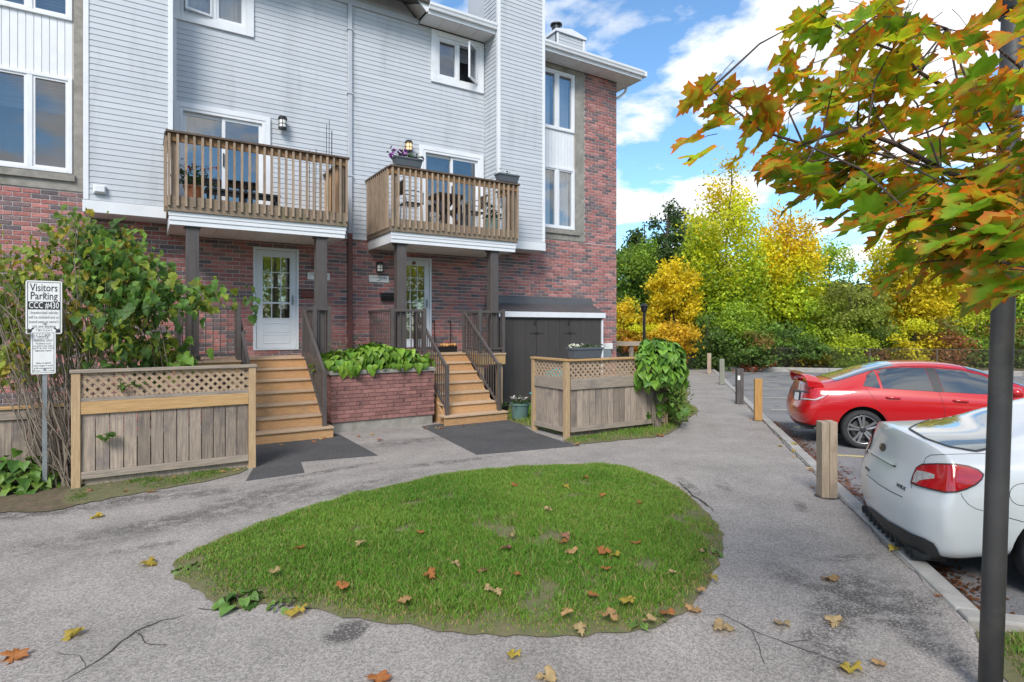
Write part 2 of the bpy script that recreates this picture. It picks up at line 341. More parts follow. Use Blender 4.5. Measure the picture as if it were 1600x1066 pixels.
# kerb stones: pieces butted end to end with open joints
kerb = thing('kerb', 'weathered concrete kerb between the walking path and the car park', 'kerb', K(T0,0)); del kerb['label']; del kerb['category']; struct(kerb)
t = T0 + 0.15
random.seed(3)
while t < 23.7:
    ln = random.uniform(1.7, 2.2); dn = random.uniform(-0.008, 0.008); dz = random.uniform(-0.006, 0.008)
    a, b_ = K(t+0.006, 0.075+dn), K(t+ln-0.006, 0.075+dn)
    mb = MB(); mb.bar((a.x,a.y,-0.09+dz),(b_.x,b_.y,-0.09+dz), 0.15, 0.22); obj('kerb_stone', mb, MT['kerb'], kerb, bevel=0.018); t += ln
n = 0.0
while n < 12:
    a, b_ = K(T0+0.075, n+0.006), K(T0+0.075, n+1.9-0.006)
    mb = MB(); mb.bar((a.x,a.y,-0.085),(b_.x,b_.y,-0.085), 0.15, 0.22); obj('kerb_stone', mb, MT['kerb'], kerb, bevel=0.018); n += 1.9
n = 0.2
while n < 30:
    a, b_ = K(24.0, n+0.006), K(24.0, n+2.4-0.006)
    mb = MB(); mb.bar((a.x,a.y,-0.05),(b_.x,b_.y,-0.05), 0.18, 0.30); obj('kerb_stone', mb, MT['kerb'], kerb, bevel=0.02); n += 2.4
# painted stall lines
for tt, col in ((2.75,'yellow'), (5.42,'yellow'), (8.05,'yellow'), (10.7,'pale'), (13.3,'pale'), (15.9,'pale'), (18.5,'pale')):
    mb = MB(); q = [K(tt-0.05,0.55,-0.095), K(tt-0.05,5.4,-0.095), K(tt+0.05,5.4,-0.095), K(tt+0.05,0.55,-0.095)]
    mb.add(q, [(3,2,1,0)]) ; o = obj('painted_line', mb, MT[col], lot)
    if o.data.polygons[0].normal.z < 0: o.data.flip_normals()
# low sleeper edging at the far end of the car park is the kerb above; bare ground under the trees
struct(sheet('forest_floor', [K(24.1,-14), K(90,-14), K(90,70), K(24.1,70)], 0.02, MT['soil']))
# dark new asphalt patches by the stairs
def pxs(l, z=0.0): return [Gp(x, y, z) for x, y in l]
struct(sheet('asphalt_patch', [(1.2,10.9),(2.72,10.9)] + pxs([(530,679),(591,712),(470,722),(476,739),(384,752),(398,728),(396,690)]), 0.004, MT['patch']))
struct(sheet('asphalt_patch', [(4.75,10.5),(6.3,10.5)] + pxs([(812,662),(836,676),(882,691),(908,697),(745,711),(658,667)]), 0.004, MT['patch']))
# cracks: thin open seams with rough edges
def crack(pts, w0, name='crack'):
    mb = MB(); P2 = []
    for i in range(len(pts)-1):
        a, b_ = pts[i], pts[i+1]; nseg = max(2, int((b_-a).length/0.05))
        for k in range(nseg):
            p = a.lerp(b_, k/nseg); P2.append(p)
    P2.append(pts[-1]); n_ = len(P2); vs = []; off = 0
    for i, p in enumerate(P2):
        d = (P2[min(i+1,n_-1)]-P2[max(i-1,0)]).normalized(); q = Vector((-d.y,d.x,0)); off = off*0.8 + random.uniform(-0.012,0.012); ww = w0*random.uniform(0.3,1.2)*min(1, 4*min(i+1,n_-i)/n_)
        vs += [p+q*(off-ww/2), p+q*(off+ww/2)]
    mb.add([(v.x,v.y,0.004) for v in vs], [(2*i,2*i+2,2*i+3,2*i+1) for i in range(n_-1)])
    o = obj(name, mb, MT['crackm'], bpy.data.objects['path'])
    if o.data.polygons[0].normal.z < 0: o.data.flip_normals()
MT['crackm'] = M('crack_dirt', (0.035,0.032,0.028), (0.06,0.055,0.045), 30, rough=1)
crack(pxs([(95,1066),(130,1045),(175,1018),(215,988),(255,970),(305,960)]), 0.011)
crack(pxs([(215,988),(232,1003),(262,1010)]), 0.007)
crack(pxs([(130,1045),(118,1028),(90,1020)]), 0.006)
crack(pxs([(1098,962),(1130,962),(1175,985),(1230,1005),(1300,1030),(1370,1062)]), 0.009)
crack(pxs([(1230,1005),(1262,1000),(1300,1012)]), 0.006)
crack(pxs([(1175,985),(1190,1010),(1198,1040)]), 0.005)
crack(pxs([(310,950),(355,955),(385,948)]), 0.012)
for k in range(26):   # seam along the back of the kerb
    pass
crack([K(T0+0.1,-0.02), K(3,-0.03), K(7,-0.02), K(14,-0.03)], 0.022)
crack(pxs([(1060,752),(1085,775),(1115,800)]), 0.03)
crack(pxs([(560,878),(600,888),(640,880)]), 0.008)

# ------------------------------------------------------------------ grass
def inside(P2, poly):
    x, y = P2[:,0], P2[:,1]; r = np.zeros(len(P2), bool); n = len(poly)
    for i in range(n):
        x1, y1 = poly[i][:2]; x2, y2 = poly[(i+1)%n][:2]
        c = ((y1 > y) != (y2 > y)) & (x < (x2-x1)*(y-y1)/((y2-y1) if y2 != y1 else 1e-9)+x1); r ^= c
    return r
def smooth_poly(pts, it=2):
    for _ in range(it):
        q = []
        for i in range(len(pts)):
            a, b_ = Vector(pts[i][:2]), Vector(pts[(i+1)%len(pts)][:2]); q += [a.lerp(b_,0.25), a.lerp(b_,0.75)]
        pts = q
    return pts
def edge_dist(P2, poly):
    d = np.full(len(P2), 9.0)
    for i in range(len(poly)):
        a = np.array(poly[i][:2]); b_ = np.array(poly[(i+1)%len(poly)][:2]); ab = b_-a; l = (ab@ab)+1e-9
        t_ = np.clip(((P2-a)@ab)/l, 0, 1); d = np.minimum(d, np.linalg.norm(P2-(a+t_[:,None]*ab), axis=1))
    return d
def vnoise(P2, s, seed=0):
    """cheap smooth value noise on numpy points"""
    r = np.random.default_rng(seed); G = r.random((64,64)); q = P2/s; i = np.floor(q).astype(int); f = q-i; f = f*f*(3-2*f)
    g = lambda a, b_: G[(i[:,0]+a)%64, (i[:,1]+b_)%64]
    return (g(0,0)*(1-f[:,0])+g(1,0)*f[:,0])*(1-f[:,1]) + (g(0,1)*(1-f[:,0])+g(1,1)*f[:,0])*f[:,1]
MT['grassblade'] = col_mat('grass_blade', 0.6, trans=0.3, spec=0.3)
def lawn(poly, z0, hgt, dens, h0, h1, seed, green=1.0, parent=None, label='mown green lawn', bare=0.12, edge_j=0.035):
    """low mound sheet + blades"""
    poly = smooth_poly(poly, 2); rj = random.Random(seed); jit = [rj.uniform(-1,1) for _ in poly]; poly = [Vector(p[:2])*1.0 + Vector((jit[i]*0.6+jit[i-1]*0.4, jit[i-1]*0.6-jit[i-2]*0.4))*edge_j for i, p in enumerate(poly)]; P0 = np.array([p[:2] for p in poly]); lo, hi = P0.min(0), P0.max(0)
    r = np.random.default_rng(seed)
    # mound sheet
    step = 0.10; gx = np.arange(lo[0], hi[0], step); gy = np.arange(lo[1], hi[1], step); g = np.array(np.meshgrid(gx, gy)).reshape(2,-1).T
    g = g[inside(g, poly)]; g = g[edge_dist(g, poly) > step*0.6]
    allp = [Vector(p[:2]) for p in poly] + [Vector(p) for p in g]
    vs, es, fs, *_ = delaunay_2d_cdt(allp, [(i,(i+1)%len(poly)) for i in range(len(poly))], [], 1, 1e-5)
    V2 = np.array([tuple(v) for v in vs])
    def H(Q): d = edge_dist(Q, poly); return z0 + hgt*(1-np.exp(-d/0.5)) + (vnoise(Q, 0.25, seed)-0.5)*0.02*np.clip(d/0.2,0,1) + 0.008
    hz = H(V2); mb = MB(); mb.add([(a[0],a[1],b_) for a, b_ in zip(V2, hz)], fs)
    base = struct(obj('lawn', mb, MT['turf'], None, smooth=True))
    if base.data.polygons[0].normal.z < 0: base.data.flip_normals()
    area = (hi-lo).prod(); n_ = int(area*dens); Q = lo + r.random((n_,2))*(hi-lo); Q = Q[inside(Q, poly)]
    d = edge_dist(Q, poly); bn = vnoise(Q, 0.33, seed+1)*0.6+vnoise(Q, 0.12, seed+2)*0.4
    keep = (r.random(len(Q)) < np.clip((bn-bare)*4, 0.05, 1)) & (r.random(len(Q)) < np.clip(d/0.16+0.12+0.5*(bn-0.5), 0, 1)); Q, d, bn = Q[keep], d[keep], bn[keep]
    n_ = len(Q); z = H(Q); tall = np.clip(0.35+1.0*vnoise(Q, 0.6, seed+3)+0.5*vnoise(Q, 0.13, seed+7), 0.4, 1.7)
    h = (h0+(h1-h0)*r.random(n_))*tall*np.clip(d/0.3+0.45, 0, 1); a = r.random(n_)*2*np.pi; lean = r.normal(0, 0.55, (n_,2)); wd = 0.0022+0.0022*r.random(n_)
    sx_, sy_ = np.cos(a)*wd, np.sin(a)*wd; lx, ly = lean[:,0]*h, lean[:,1]*h
    V = np.zeros((n_,5,3)); V[:,0] = np.c_[Q[:,0]-sx_, Q[:,1]-sy_, z-0.004]; V[:,1] = np.c_[Q[:,0]+sx_, Q[:,1]+sy_, z-0.004]
    V[:,2] = np.c_[Q[:,0]+sx_*0.8+lx*0.4, Q[:,1]+sy_*0.8+ly*0.4, z+h*0.6]; V[:,3] = np.c_[Q[:,0]-sx_*0.8+lx*0.4, Q[:,1]-sy_*0.8+ly*0.4, z+h*0.6]; V[:,4] = np.c_[Q[:,0]+lx, Q[:,1]+ly, z+h]
    i0 = (np.arange(n_)*5)[:,None]
    F1 = (i0+np.array([[0,1,2]])); F2 = (i0+np.array([[0,2,3]])); F3 = (i0+np.array([[3,2,4]])); Fc = np.concatenate([F1,F2,F3])
    big = vnoise(Q, 0.9, seed+5); c1 = np.array([0.092,0.225,0.020]); c2 = np.array([0.205,0.335,0.042]); dry = np.array([0.36,0.27,0.11])
    k = np.clip(0.5*r.random(n_)+0.8*big-0.25, 0, 1)[:,None]; c = c1*(1-k)+c2*k
    dk = (r.random(n_) < (0.10+0.6*np.exp(-d/0.13)+0.5*np.clip(0.35-bn,0,1)))[:,None]*(0.5+0.5*r.random(n_))[:,None]; c = (c*(1-dk)+dry*dk)*green
    o = obj('grass', array_mesh('grass', V.reshape(-1,3), Fc, MT['grassblade'], np.repeat(c, 5, axis=0)), None); stuff(o); tag(o, label, 'grass'); return H
isl_px = [(262,882),(330,847),(420,814),(500,788),(600,762),(700,743),(800,731),(900,726),(965,729),(1010,739),(1060,763),(1100,793),(1126,828),(1132,850),(1120,890),(1092,937),(1060,968),(1000,986),(900,996),(800,995),(700,988),(600,976),(500,957),(430,941),(385,951),(345,950),(310,927),(278,907)]
island = pxs(isl_px)
IH = lawn(island, 0.0, 0.10, 11500, 0.016, 0.045, 11, label='green lawn island ringed by the asphalt path', bare=0.15)
lawn(pxs([(95,778),(120,757),(200,748),(300,735),(384,724),(392,735),(330,752),(250,765),(160,782),(110,792)]), 0.0, 0.03, 4500, 0.012, 0.03, 21, 0.8, label='thin mossy grass strip along the foot of the lattice fence', bare=0.42)
lawn([(6.2,9.0),(6.35,10.6),(6.9,11.2),(7.2,12.1),(11.4,12.1),(11.6,9.5),(9.0,8.0),(6.2,8.05)], 0.0, 0.03, 1900, 0.03, 0.07, 31, label='grass growing inside the corner fence by the shed', bare=0.1)
lawn([Vector((6.05,7.95)),Vector((8.6,8.1)),Vector((12.5,12.4)),Vector((13.6,16.0))] + pxs([(1073,596),(1075,620),(1072,650),(1060,672),(1030,684),(960,689),(905,696),(880,690)]), 0.0, 0.05, 2600, 0.03, 0.075, 41, label='grass verge outside the corner fence beside the path', bare=0.12)
lawn([K(T0-0.02,0.02), K(T0-0.02,4.0), K(T0-3,4.0), K(T0-3.4,0.2), K(T0-1.1,-0.16), K(T0-0.4,-0.08)], 0.0, 0.05, 6500, 0.02, 0.05, 51, 0.85, label='patchy grass corner around the lamp pole', bare=0.24)
# bare bed under the vines on the left
struct(sheet('planting_bed', smooth_poly([(-9,8.0)]+[tuple(g[:2]) for g in pxs([(0,800),(60,802),(110,795),(150,775),(180,752)])]+[(1.2,8.75),(1.2,12.6),(-9,12.6)],1), 0.008, MT['soil']))

# ================================================================== TOWNHOUSES
YW = 12.74; YC = 12.10; XP = 3.81      # wall plane, chimney chase plane, party wall
def rects_minus(x0, x1, z0, z1, ops):
    """split a rectangle by openings into rectangles"""
    xs = sorted({x0, x1, *[min(max(v,x0),x1) for o in ops for v in (o[0],o[1])]}); zs = sorted({z0, z1, *[min(max(v,z0),z1) for o in ops for v in (o[2],o[3])]})
    res = []
    for j in range(len(zs)-1):
        run = None
        for i in range(len(xs)-1):
            cx_, cz_ = (xs[i]+xs[i+1])/2, (zs[j]+zs[j+1])/2
            if any(o[0] < cx_ < o[1] and o[2] < cz_ < o[3] for o in ops):
                if run: res.append(run); run = None
            else: run = (run[0], xs[i+1], zs[j], zs[j+1]) if run else (xs[i], xs[i+1], zs[j], zs[j+1])
        if run: res.append(run)
    return res
BR_L, BR_H, BR_J = 0.235, 0.067, 0.0135
PAL = [(0.385,0.165,0.148),(0.35,0.14,0.125),(0.43,0.20,0.18),(0.31,0.13,0.118),(0.17,0.128,0.13),(0.20,0.135,0.135),(0.25,0.135,0.13),(0.135,0.108,0.114)]
PALW = np.array([5,5,3.5,3.5,3.5,3.5,3,2.0]); PALW = PALW/PALW.sum()
def brick_box(mb, x0, x1, y0, y1, z0, z1):
    e = 0.004   # chamfered front so joints read as recessed
    vs = [(x0,y1,z0),(x1,y1,z0),(x1,y1,z1),(x0,y1,z1),(x0+e,y0,z0+e),(x1-e,y0,z0+e),(x1-e,y0,z1-e),(x0+e,y0,z1-e)]
    mb.add(vs, [(4,5,6,7),(0,1,5,4),(1,2,6,5),(2,3,7,6),(3,0,4,7)])
BRICK_ME = []
for i, c in enumerate(PAL):
    mb = MB(); brick_box(mb, 0, 1, -0.012, 0, 0, BR_H); me = mb.mesh('brick', MT['brick']); set_col(me, np.tile(c, (8,1))); BRICK_ME.append(me)
def bricks(wall, x0, x1, z0, z1, Y, ops, pick, seed, front=True, pal=None):
    """wall: parent part; pick(x,z) -> True where a brick becomes an object of its own"""
    r = np.random.default_rng(seed); mb = MB(); cols = []; px_, pz_ = BR_L+BR_J, BR_H+BR_J; nind = 0
    k0 = int(math.floor(z0/pz_))
    for k in range(k0, int(z1/pz_)+1):
        za, zb = max(k*pz_, z0), min(k*pz_+BR_H, z1)
        if zb-za < 0.02: continue
        for i in range(int(math.floor(x0/px_))-1, int(x1/px_)+2):
            xa = i*px_ + (k % 2)*px_/2; xb = xa+BR_L; xa, xb = max(xa,x0), min(xb,x1)
            if xb-xa < 0.025: continue
            ci = r.choice(len(PAL), p=PALW); dy = r.uniform(-0.002,0.002)
            for (a, b_, c_, d_) in rects_minus(xa, xb, za, zb, [o for o in ops if o[0] < xb and o[1] > xa and o[2] < zb and o[3] > za]):
                if b_-a < 0.02 or d_-c_ < 0.015: continue
                if pick((a+b_)/2, (c_+d_)/2) and nind < 290 and d_-c_ > 0.06:
                    inst('brick', BRICK_ME[ci], wall, (a, Y+dy, c_), scale=(b_-a,1,1)); nind += 1
                else:
                    brick_box(mb, a, b_, Y-0.012+dy, Y, c_, d_); cols.append(np.array(PAL[ci])*r.uniform(0.85,1.15))
    if mb.v:
        o = obj('brickwork', mb, MT['brick'], wall); set_col(o.data, np.repeat(np.array(cols), 8, axis=0)); stuff(o)
# siding board: unit length along x, bevelled clapboard profile
SP = 0.10
mb = MB(); mb.add([(0,0,0),(1,0,0),(0,-0.012,0.0),(1,-0.012,0.0),(0,-0.0105,0.010),(1,-0.0105,0.010),(0,-0.003,SP-0.002),(1,-0.003,SP-0.002),(0,0,SP-0.002),(1,0,SP-0.002)],
                  [(0,1,3,2),(2,3,5,4),(4,5,7,6),(6,7,9,8),(0,2,4,6,8),(1,9,7,5,3)])
BOARD = mb.mesh('siding_board', MT['siding'])
def siding(wall, x0, x1, z0, z1, Y, ops=(), rot=0.0, ox=None, cut=None):
    k = 0
    while z0+k*SP < z1-0.02:
        za = z0+k*SP; zb = min(za+SP, z1); k += 1
        lo, hi = x0, x1
        if cut: lo, hi = cut(za+SP/2)
        if hi-lo < 0.05: continue
        for (a, b_, c_, d_) in rects_minus(lo, hi, za, zb, [(o[0],o[1],za-1,zb+1) for o in ops if o[2]+0.02 < zb and o[3]-0.02 > za]):
            if b_-a < 0.02 or d_-c_ < 0.015: continue
            if rot == 0: inst('siding_board', BOARD, wall, (a, Y, c_), scale=(b_-a, 1, (d_-c_)/SP))
            else: inst('siding_board', BOARD, wall, (ox, Y-a, c_), (0,0,rot), (b_-a, 1, (d_-c_)/SP))
def wall_back(name, house, x0, x1, z0, z1, Y, ops, mat, th=0.15):
    mb = MB()
    for (a, b_, c_, d_) in rects_minus(x0, x1, z0, z1, ops): mb.box(a, b_, Y, Y+th, c_, d_)
    return obj(name, mb, mat, house)
def frame_rect(mb, x0, x1, z0, z1, y0, y1, w_):
    mb.box(x0, x0+w_, y0, y1, z0, z1); mb.box(x1-w_, x1, y0, y1, z0, z1); mb.box(x0+w_, x1-w_, y0, y1, z0, z0+w_); mb.box(x0+w_, x1-w_, y0, y1, z1-w_, z1)
def recess(house, part, x0, x1, z0, z1, Y, depth, mat):
    mb = MB(); d = 0.003; a, b_, c_, e = x0-0.02, x1+0.02, z0-0.02, z1+0.02
    mb.add([(a,Y+0.16,c_),(b_,Y+0.16,c_),(b_,Y+0.16,e),(a,Y+0.16,e),(a,Y+depth,c_),(b_,Y+depth,c_),(b_,Y+depth,e),(a,Y+depth,e)], [(4,5,6,7),(0,4,7,3),(1,2,6,5),(0,1,5,4),(3,7,6,2)])
    return obj('room_recess', mb, mat, part)
def window(house, x0, x1, z0, z1, Y, trim=0.0, split=(0.5,), open_idx=None, behind='curtain', glass='glass', proud=0.03, fw=0.06, name='window'):
    """opening x0..x1, z0..z1; frame, panes, optional wide trim; open_idx = casement standing open"""
    mb = MB(); frame_rect(mb, x0, x1, z0, z1, Y-proud, Y+0.10, fw)
    xs = [x0+fw]+[x0+(x1-x0)*s_ for s_ in split]+[x1-fw]
    for s_ in xs[1:-1]: mb.box(s_-0.04, s_+0.04, Y-proud+0.004, Y+0.096, z0+fw, z1-fw)
    wn = obj(name, mb, MT['white'], house, bevel=0.006)
    if trim:
        mb = MB(); frame_rect(mb, x0-trim, x1+trim, z0-trim, z1+trim, Y-0.045, Y+0.01, trim-0.002); obj('trim', mb, MT['white'], wn, bevel=0.005)
    for i in range(len(xs)-1):
        a = xs[i]+(0.04 if i else 0); b_ = xs[i+1]-(0.04 if i < len(xs)-2 else 0); s_ = 0.035
        if open_idx == i:
            # casement swung outwards about its right jamb
            M4 = Matrix.Translation((b_, Y-0.03, 0)) @ Matrix.Rotation(R(38 if x0 > 3 else 14), 4, 'Z') @ Matrix.Translation((-b_, -Y+0.03, 0))
            mb = MB(); q = MB(); frame_rect(q, a, b_, z0+fw, z1-fw, Y-0.05, Y-0.01, s_+0.005); mb.add([M4 @ Vector(v) for v in q.v], q.f); obj('open_sash', mb, MT['white'], wn)
            mb = MB(); q = MB(); q.box(a+s_, b_-s_, Y-0.034, Y-0.028, z0+fw+s_, z1-fw-s_); mb.add([M4 @ Vector(v) for v in q.v], q.f); obj('pane', mb, MT[glass], wn)
            continue
        mb = MB(); frame_rect(mb, a, b_, z0+fw, z1-fw, Y-0.01, Y+0.07, s_); obj('sash', mb, MT['white'], wn)
        mb = MB(); mb.box(a+s_, b_-s_, Y+0.028, Y+0.034, z0+fw+s_, z1-fw-s_); obj('pane', mb, MT[glass], wn)
    recess(house, wn, x0, x1, z0, z1, Y, 0.75, MT['room'])
    if behind == 'curtain':
        for a, b_ in ((x0+0.03, x0+(x1-x0)*0.44), (x0+(x1-x0)*0.56, x1-0.03)):
            mb = MB(); n_ = int((b_-a)/0.02); vs = []
            for k in range(n_+1):
                xx = a+(b_-a)*k/n_; yy = Y+0.27+0.025*math.sin(k*1.25)+0.01*math.sin(k*0.7); vs += [(xx,yy,z0+0.02),(xx,yy,z1-0.02)]
            mb.add(vs, [(2*k,2*k+2,2*k+3,2*k+1) for k in range(n_)]); obj('curtain', mb, MT['curtain'], wn, smooth=True)
    if behind in ('blind', 'half'):
        mb = MB(); zt = z1; zb_ = z0+0.05 if behind == 'blind' else z0+(z1-z0)*0.65
        while zt > zb_:
            mb.add([(x0+0.03,Y+0.2,zt),(x1-0.03,Y+0.2,zt),(x1-0.03,Y+0.225,zt-0.035),(x0+0.03,Y+0.225,zt-0.035)], [(0,1,2,3)]); zt -= 0.04
        obj('blind', mb, MT['blind'], wn)
    return wn
def patio_door(house, x0, x1, z0, z1, Y, trim=0.10):
    mb = MB(); frame_rect(mb, x0, x1, z0, z1, Y-0.04, Y+0.10, 0.055); d = obj('patio_door', mb, MT['white'], house, bevel=0.005)
    mb = MB()
    mb.box(x0-trim, x0-0.002, Y-0.05, Y+0.01, z0, z1+trim); mb.box(x1+0.002, x1+trim, Y-0.05, Y+0.01, z0, z1+trim); mb.box(x0-0.002, x1+0.002, Y-0.05, Y+0.01, z1+0.002, z1+trim); obj('trim', mb, MT['white'], d, bevel=0.005)
    xm = (x0+x1)/2
    for i, (a, b_, yy) in enumerate(((x0+0.055, xm+0.03, Y+0.045), (xm-0.03, x1-0.055, Y+0.002))):
        mb = MB(); frame_rect(mb, a, b_, z0+0.055, z1-0.055, yy, yy+0.035, 0.06); obj('sash', mb, MT['white'], d, bevel=0.004)
        mb = MB(); mb.box(a+0.06, b_-0.06, yy+0.014, yy+0.02, z0+0.115, z1-0.115); obj('pane', mb, MT['glass_blue'], d)
    mb = MB(); mb.box(xm-0.015, xm+0.01, Y-0.03, Y+0.0, z0+0.95, z0+1.2); obj('handle', mb, MT['black'], d)
    recess(house, d, x0, x1, z0, z1, Y, 1.2, MT['room'])
    mb = MB(); n_ = 22; a, b_ = x0+0.05, xm-0.05; vs = []
    for k in range(n_+1): xx = a+(b_-a)*k/n_; yy = Y+0.3+0.03*math.sin(k*1.1); vs += [(xx,yy,z0+0.02),(xx,yy,z1-0.03)]
    mb.add(vs, [(2*k,2*k+2,2*k+3,2*k+1) for k in range(n_)]); obj('curtain', mb, MT['blind'], d, smooth=True)
    return d
def entry_door(house, x0, x1, z0, z1, Y, full_glass):
    """white storm door in a brick opening"""
    mb = MB(); mb.box(x0, x0+0.05, Y-0.03, Y+0.12, z0, z1); mb.box(x1-0.05, x1, Y-0.03, Y+0.12, z0, z1); mb.box(x0+0.05, x1-0.05, Y-0.03, Y+0.12, z1-0.05, z1); mb.box(x0+0.05, x1-0.05, Y-0.035, Y+0.12, z0, z0+0.03)
    d = obj('entry_door', mb, MT['door'], house, bevel=0.005)
    a, b_, c_, e = x0+0.055, x1-0.055, z0+0.035, z1-0.055; gz0 = c_+(0.16 if full_glass else 0.62); gz1 = e-0.13; gx0, gx1 = a+0.12, b_-0.12
    mb = MB()
    for q in rects_minus(a, b_, c_, e, [(gx0,gx1,gz0,gz1)]): mb.box(q[0], q[1], Y-0.005, Y+0.035, q[2], q[3])
    obj('leaf', mb, MT['door'], d)
    mb = MB(); frame_rect(mb, gx0-0.02, gx1+0.02, gz0-0.02, gz1+0.02, Y-0.014, Y-0.004, 0.022); obj('glazing_bead', mb, MT['door'], d)
    mb = MB(); mb.box(gx0, gx1, Y+0.012, Y+0.017, gz0, gz1); obj('pane', mb, MT['glass_door'], d)
    nx, nz = (3, 4 if not full_glass else 6)
    for i in range(1, nx): mb = MB(); xx = gx0+(gx1-gx0)*i/nx; mb.box(xx-0.007, xx+0.007, Y+0.004, Y+0.011, gz0, gz1); obj('glazing_bar', mb, MT['door'], d)
    for i in range(1, nz): mb = MB(); zz = gz0+(gz1-gz0)*i/nz; hh = 0.018 if (i == 1 and not full_glass) else 0.007; mb.box(gx0, gx1, Y+0.003, Y+0.0105, zz-hh, zz+hh); obj('glazing_bar', mb, MT['door'], d)
    if not full_glass:
        for zz0, zz1 in ((c_+0.33, c_+0.52), (c_+0.10, c_+0.29)):
            mb = MB(); frame_rect(mb, gx0, gx1, zz0, zz1, Y-0.012, Y-0.003, 0.018); obj('panel_moulding', mb, MT['door'], d, bevel=0.004)
    mb = MB(); mb.box(b_-0.085, b_-0.05, Y-0.02, Y-0.005, z0+0.93, z0+1.13); mb.tube([(b_-0.068,Y-0.02,z0+1.1),(b_-0.068,Y-0.055,z0+1.09),(b_-0.068,Y-0.055,z0+0.97),(b_-0.068,Y-0.02,z0+0.96)], 0.009, 6); obj('handle', mb, MT['steel'], d)
    if full_glass:
        mb = MB(); mb.lathe([(0.001,-0.03),(0.045,-0.025),(0.05,0),(0.001,0.0)], 14, M=Matrix.Translation(((a+b_)/2+0.0, Y-0.006, e-0.075)) @ Matrix.Rotation(R(90),4,'X')); obj('red_knocker', mb, MT['red_paint'], d)
    recess(house, d, x0, x1, z0, z1, Y, 0.5, MT['door_room'])
    return d
MT['glass_door'] = glass_mat('door_glass', (0.80,0.78,0.70), 0.17)
MT['door_room'] = M('inner_door', (0.62,0.61,0.55), (0.50,0.49,0.43), 3, rough=0.8)

hl = thing('townhouse', 'townhouse behind the grape-leaved bush, its balcony rail without flower boxes', 'townhouse', (-1.5, YW, 0))
hr = thing('townhouse', 'end townhouse of the row, brick corner rising beside a grey siding chase', 'townhouse', (7.7, YW, 0))
# openings
LDOOR = (1.86, 2.74, 1.44, 3.53); RDOOR = (4.88, 5.76, 1.44, 3.53)
LWIN = (-2.22, -1.06, 4.58, 6.25); LWIN2 = (-2.22, -1.06, 7.25, 8.85); RWIN = (8.87, 10.05, 4.58, 6.25); RWIN2 = (8.87, 10.05, 7.25, 8.85)
LSL = (0.57, 2.08, 4.12, 6.08); RSL = (5.55, 7.06, 4.12, 6.08); LCS = (0.58, 1.74, 7.86, 8.84); RCS = (5.88, 7.04, 7.86, 8.84)
# ---- left house walls
bw = wall_back('brick_wall', hl, -7.0, -0.86, 0, 9.0, YW, [LWIN, (LWIN[0],LWIN[1],6.25,7.25), LWIN2], MT['mortar'])
bricks(bw, -7.0, -2.55, 0, 9.0, YW, [], lambda x, z: False, 1)
bricks(bw, -2.55, -0.86, 0, 4.28, YW, [], lambda x, z: False, 2)
bw = wall_back('brick_wall', hl, -0.86, XP, 0, 3.88, YW, [LDOOR], MT['mortar'])
bricks(bw, -0.86, XP-0.002, 0, 3.87, YW, [LDOOR], lambda x, z: 0.95 < x < 3.75 and 1.45 < z < 3.7, 3)
mb = MB()
for q in rects_minus(-2.55, -0.86, 4.28, 9.0, [(LWIN[0]-0.02,LWIN[1]+0.02,4.5,8.87)]): mb.box(q[0], q[1], YW-0.025, YW-0.002, q[2], q[3])
mb.box(-2.5, -1.02, YW-0.07, YW-0.026, 4.44, 4.56); obj('concrete_surround', mb, MT['concrete'], hl, bevel=0.006)
window(hl, *LWIN, YW, behind='half'); window(hl, *LWIN2, YW, behind='blind')
def infill(house, x0, x1, z0, z1):
    mb = MB(); mb.box(x0, x1, YW+0.03, YW+0.08, z0, z1); p = obj('infill_panel', mb, MT['white'], house)
    n_ = int((x1-x0)/0.105); 
    for k in range(n_): mb = MB(); a = x0+(x1-x0)*k/n_; mb.box(a+0.004, a+(x1-x0)/n_-0.004, YW+0.012, YW+0.029, z0, z1); obj('panel_board', mb, MT['white'], p)
infill(hl, LWIN[0], LWIN[1], 6.25, 7.25); infill(hr, RWIN[0], RWIN[1], 6.25, 7.25)
# left chase
def chase(house, x0, x1, side):
    mb = MB(); mb.box(x0+0.01, x1-0.01, YC+0.002, YW-0.004 if side == 'l' else YW+0.9, 3.86, 11.2); ch = obj('chimney_chase', mb, MT['siding'], house)
    mb = MB(); mb.box(x0-0.01, x1+0.01, YC-0.03, YW-0.005, 3.84, 4.04); obj('skirt_band', mb, MT['white'], ch, bevel=0.006)
    siding(ch, x0+0.07, x1-0.07, 4.05, 11.1, YC)
    mb = MB()
    for a in (x0, x1-0.075): mb.box(a, a+0.075, YC-0.024, YC+0.07, 4.05, 11.15)
    obj('corner_trim', mb, MT['white'], ch, bevel=0.006)
    return ch
cl = chase(hl, -0.86, 0.44, 'l'); cr_ = chase(hr, 7.21, 8.60, 'r')
siding(cr_, 0.0, YW-YC-0.075, 4.05, 11.1, YW, rot=R(-90), ox=7.21)
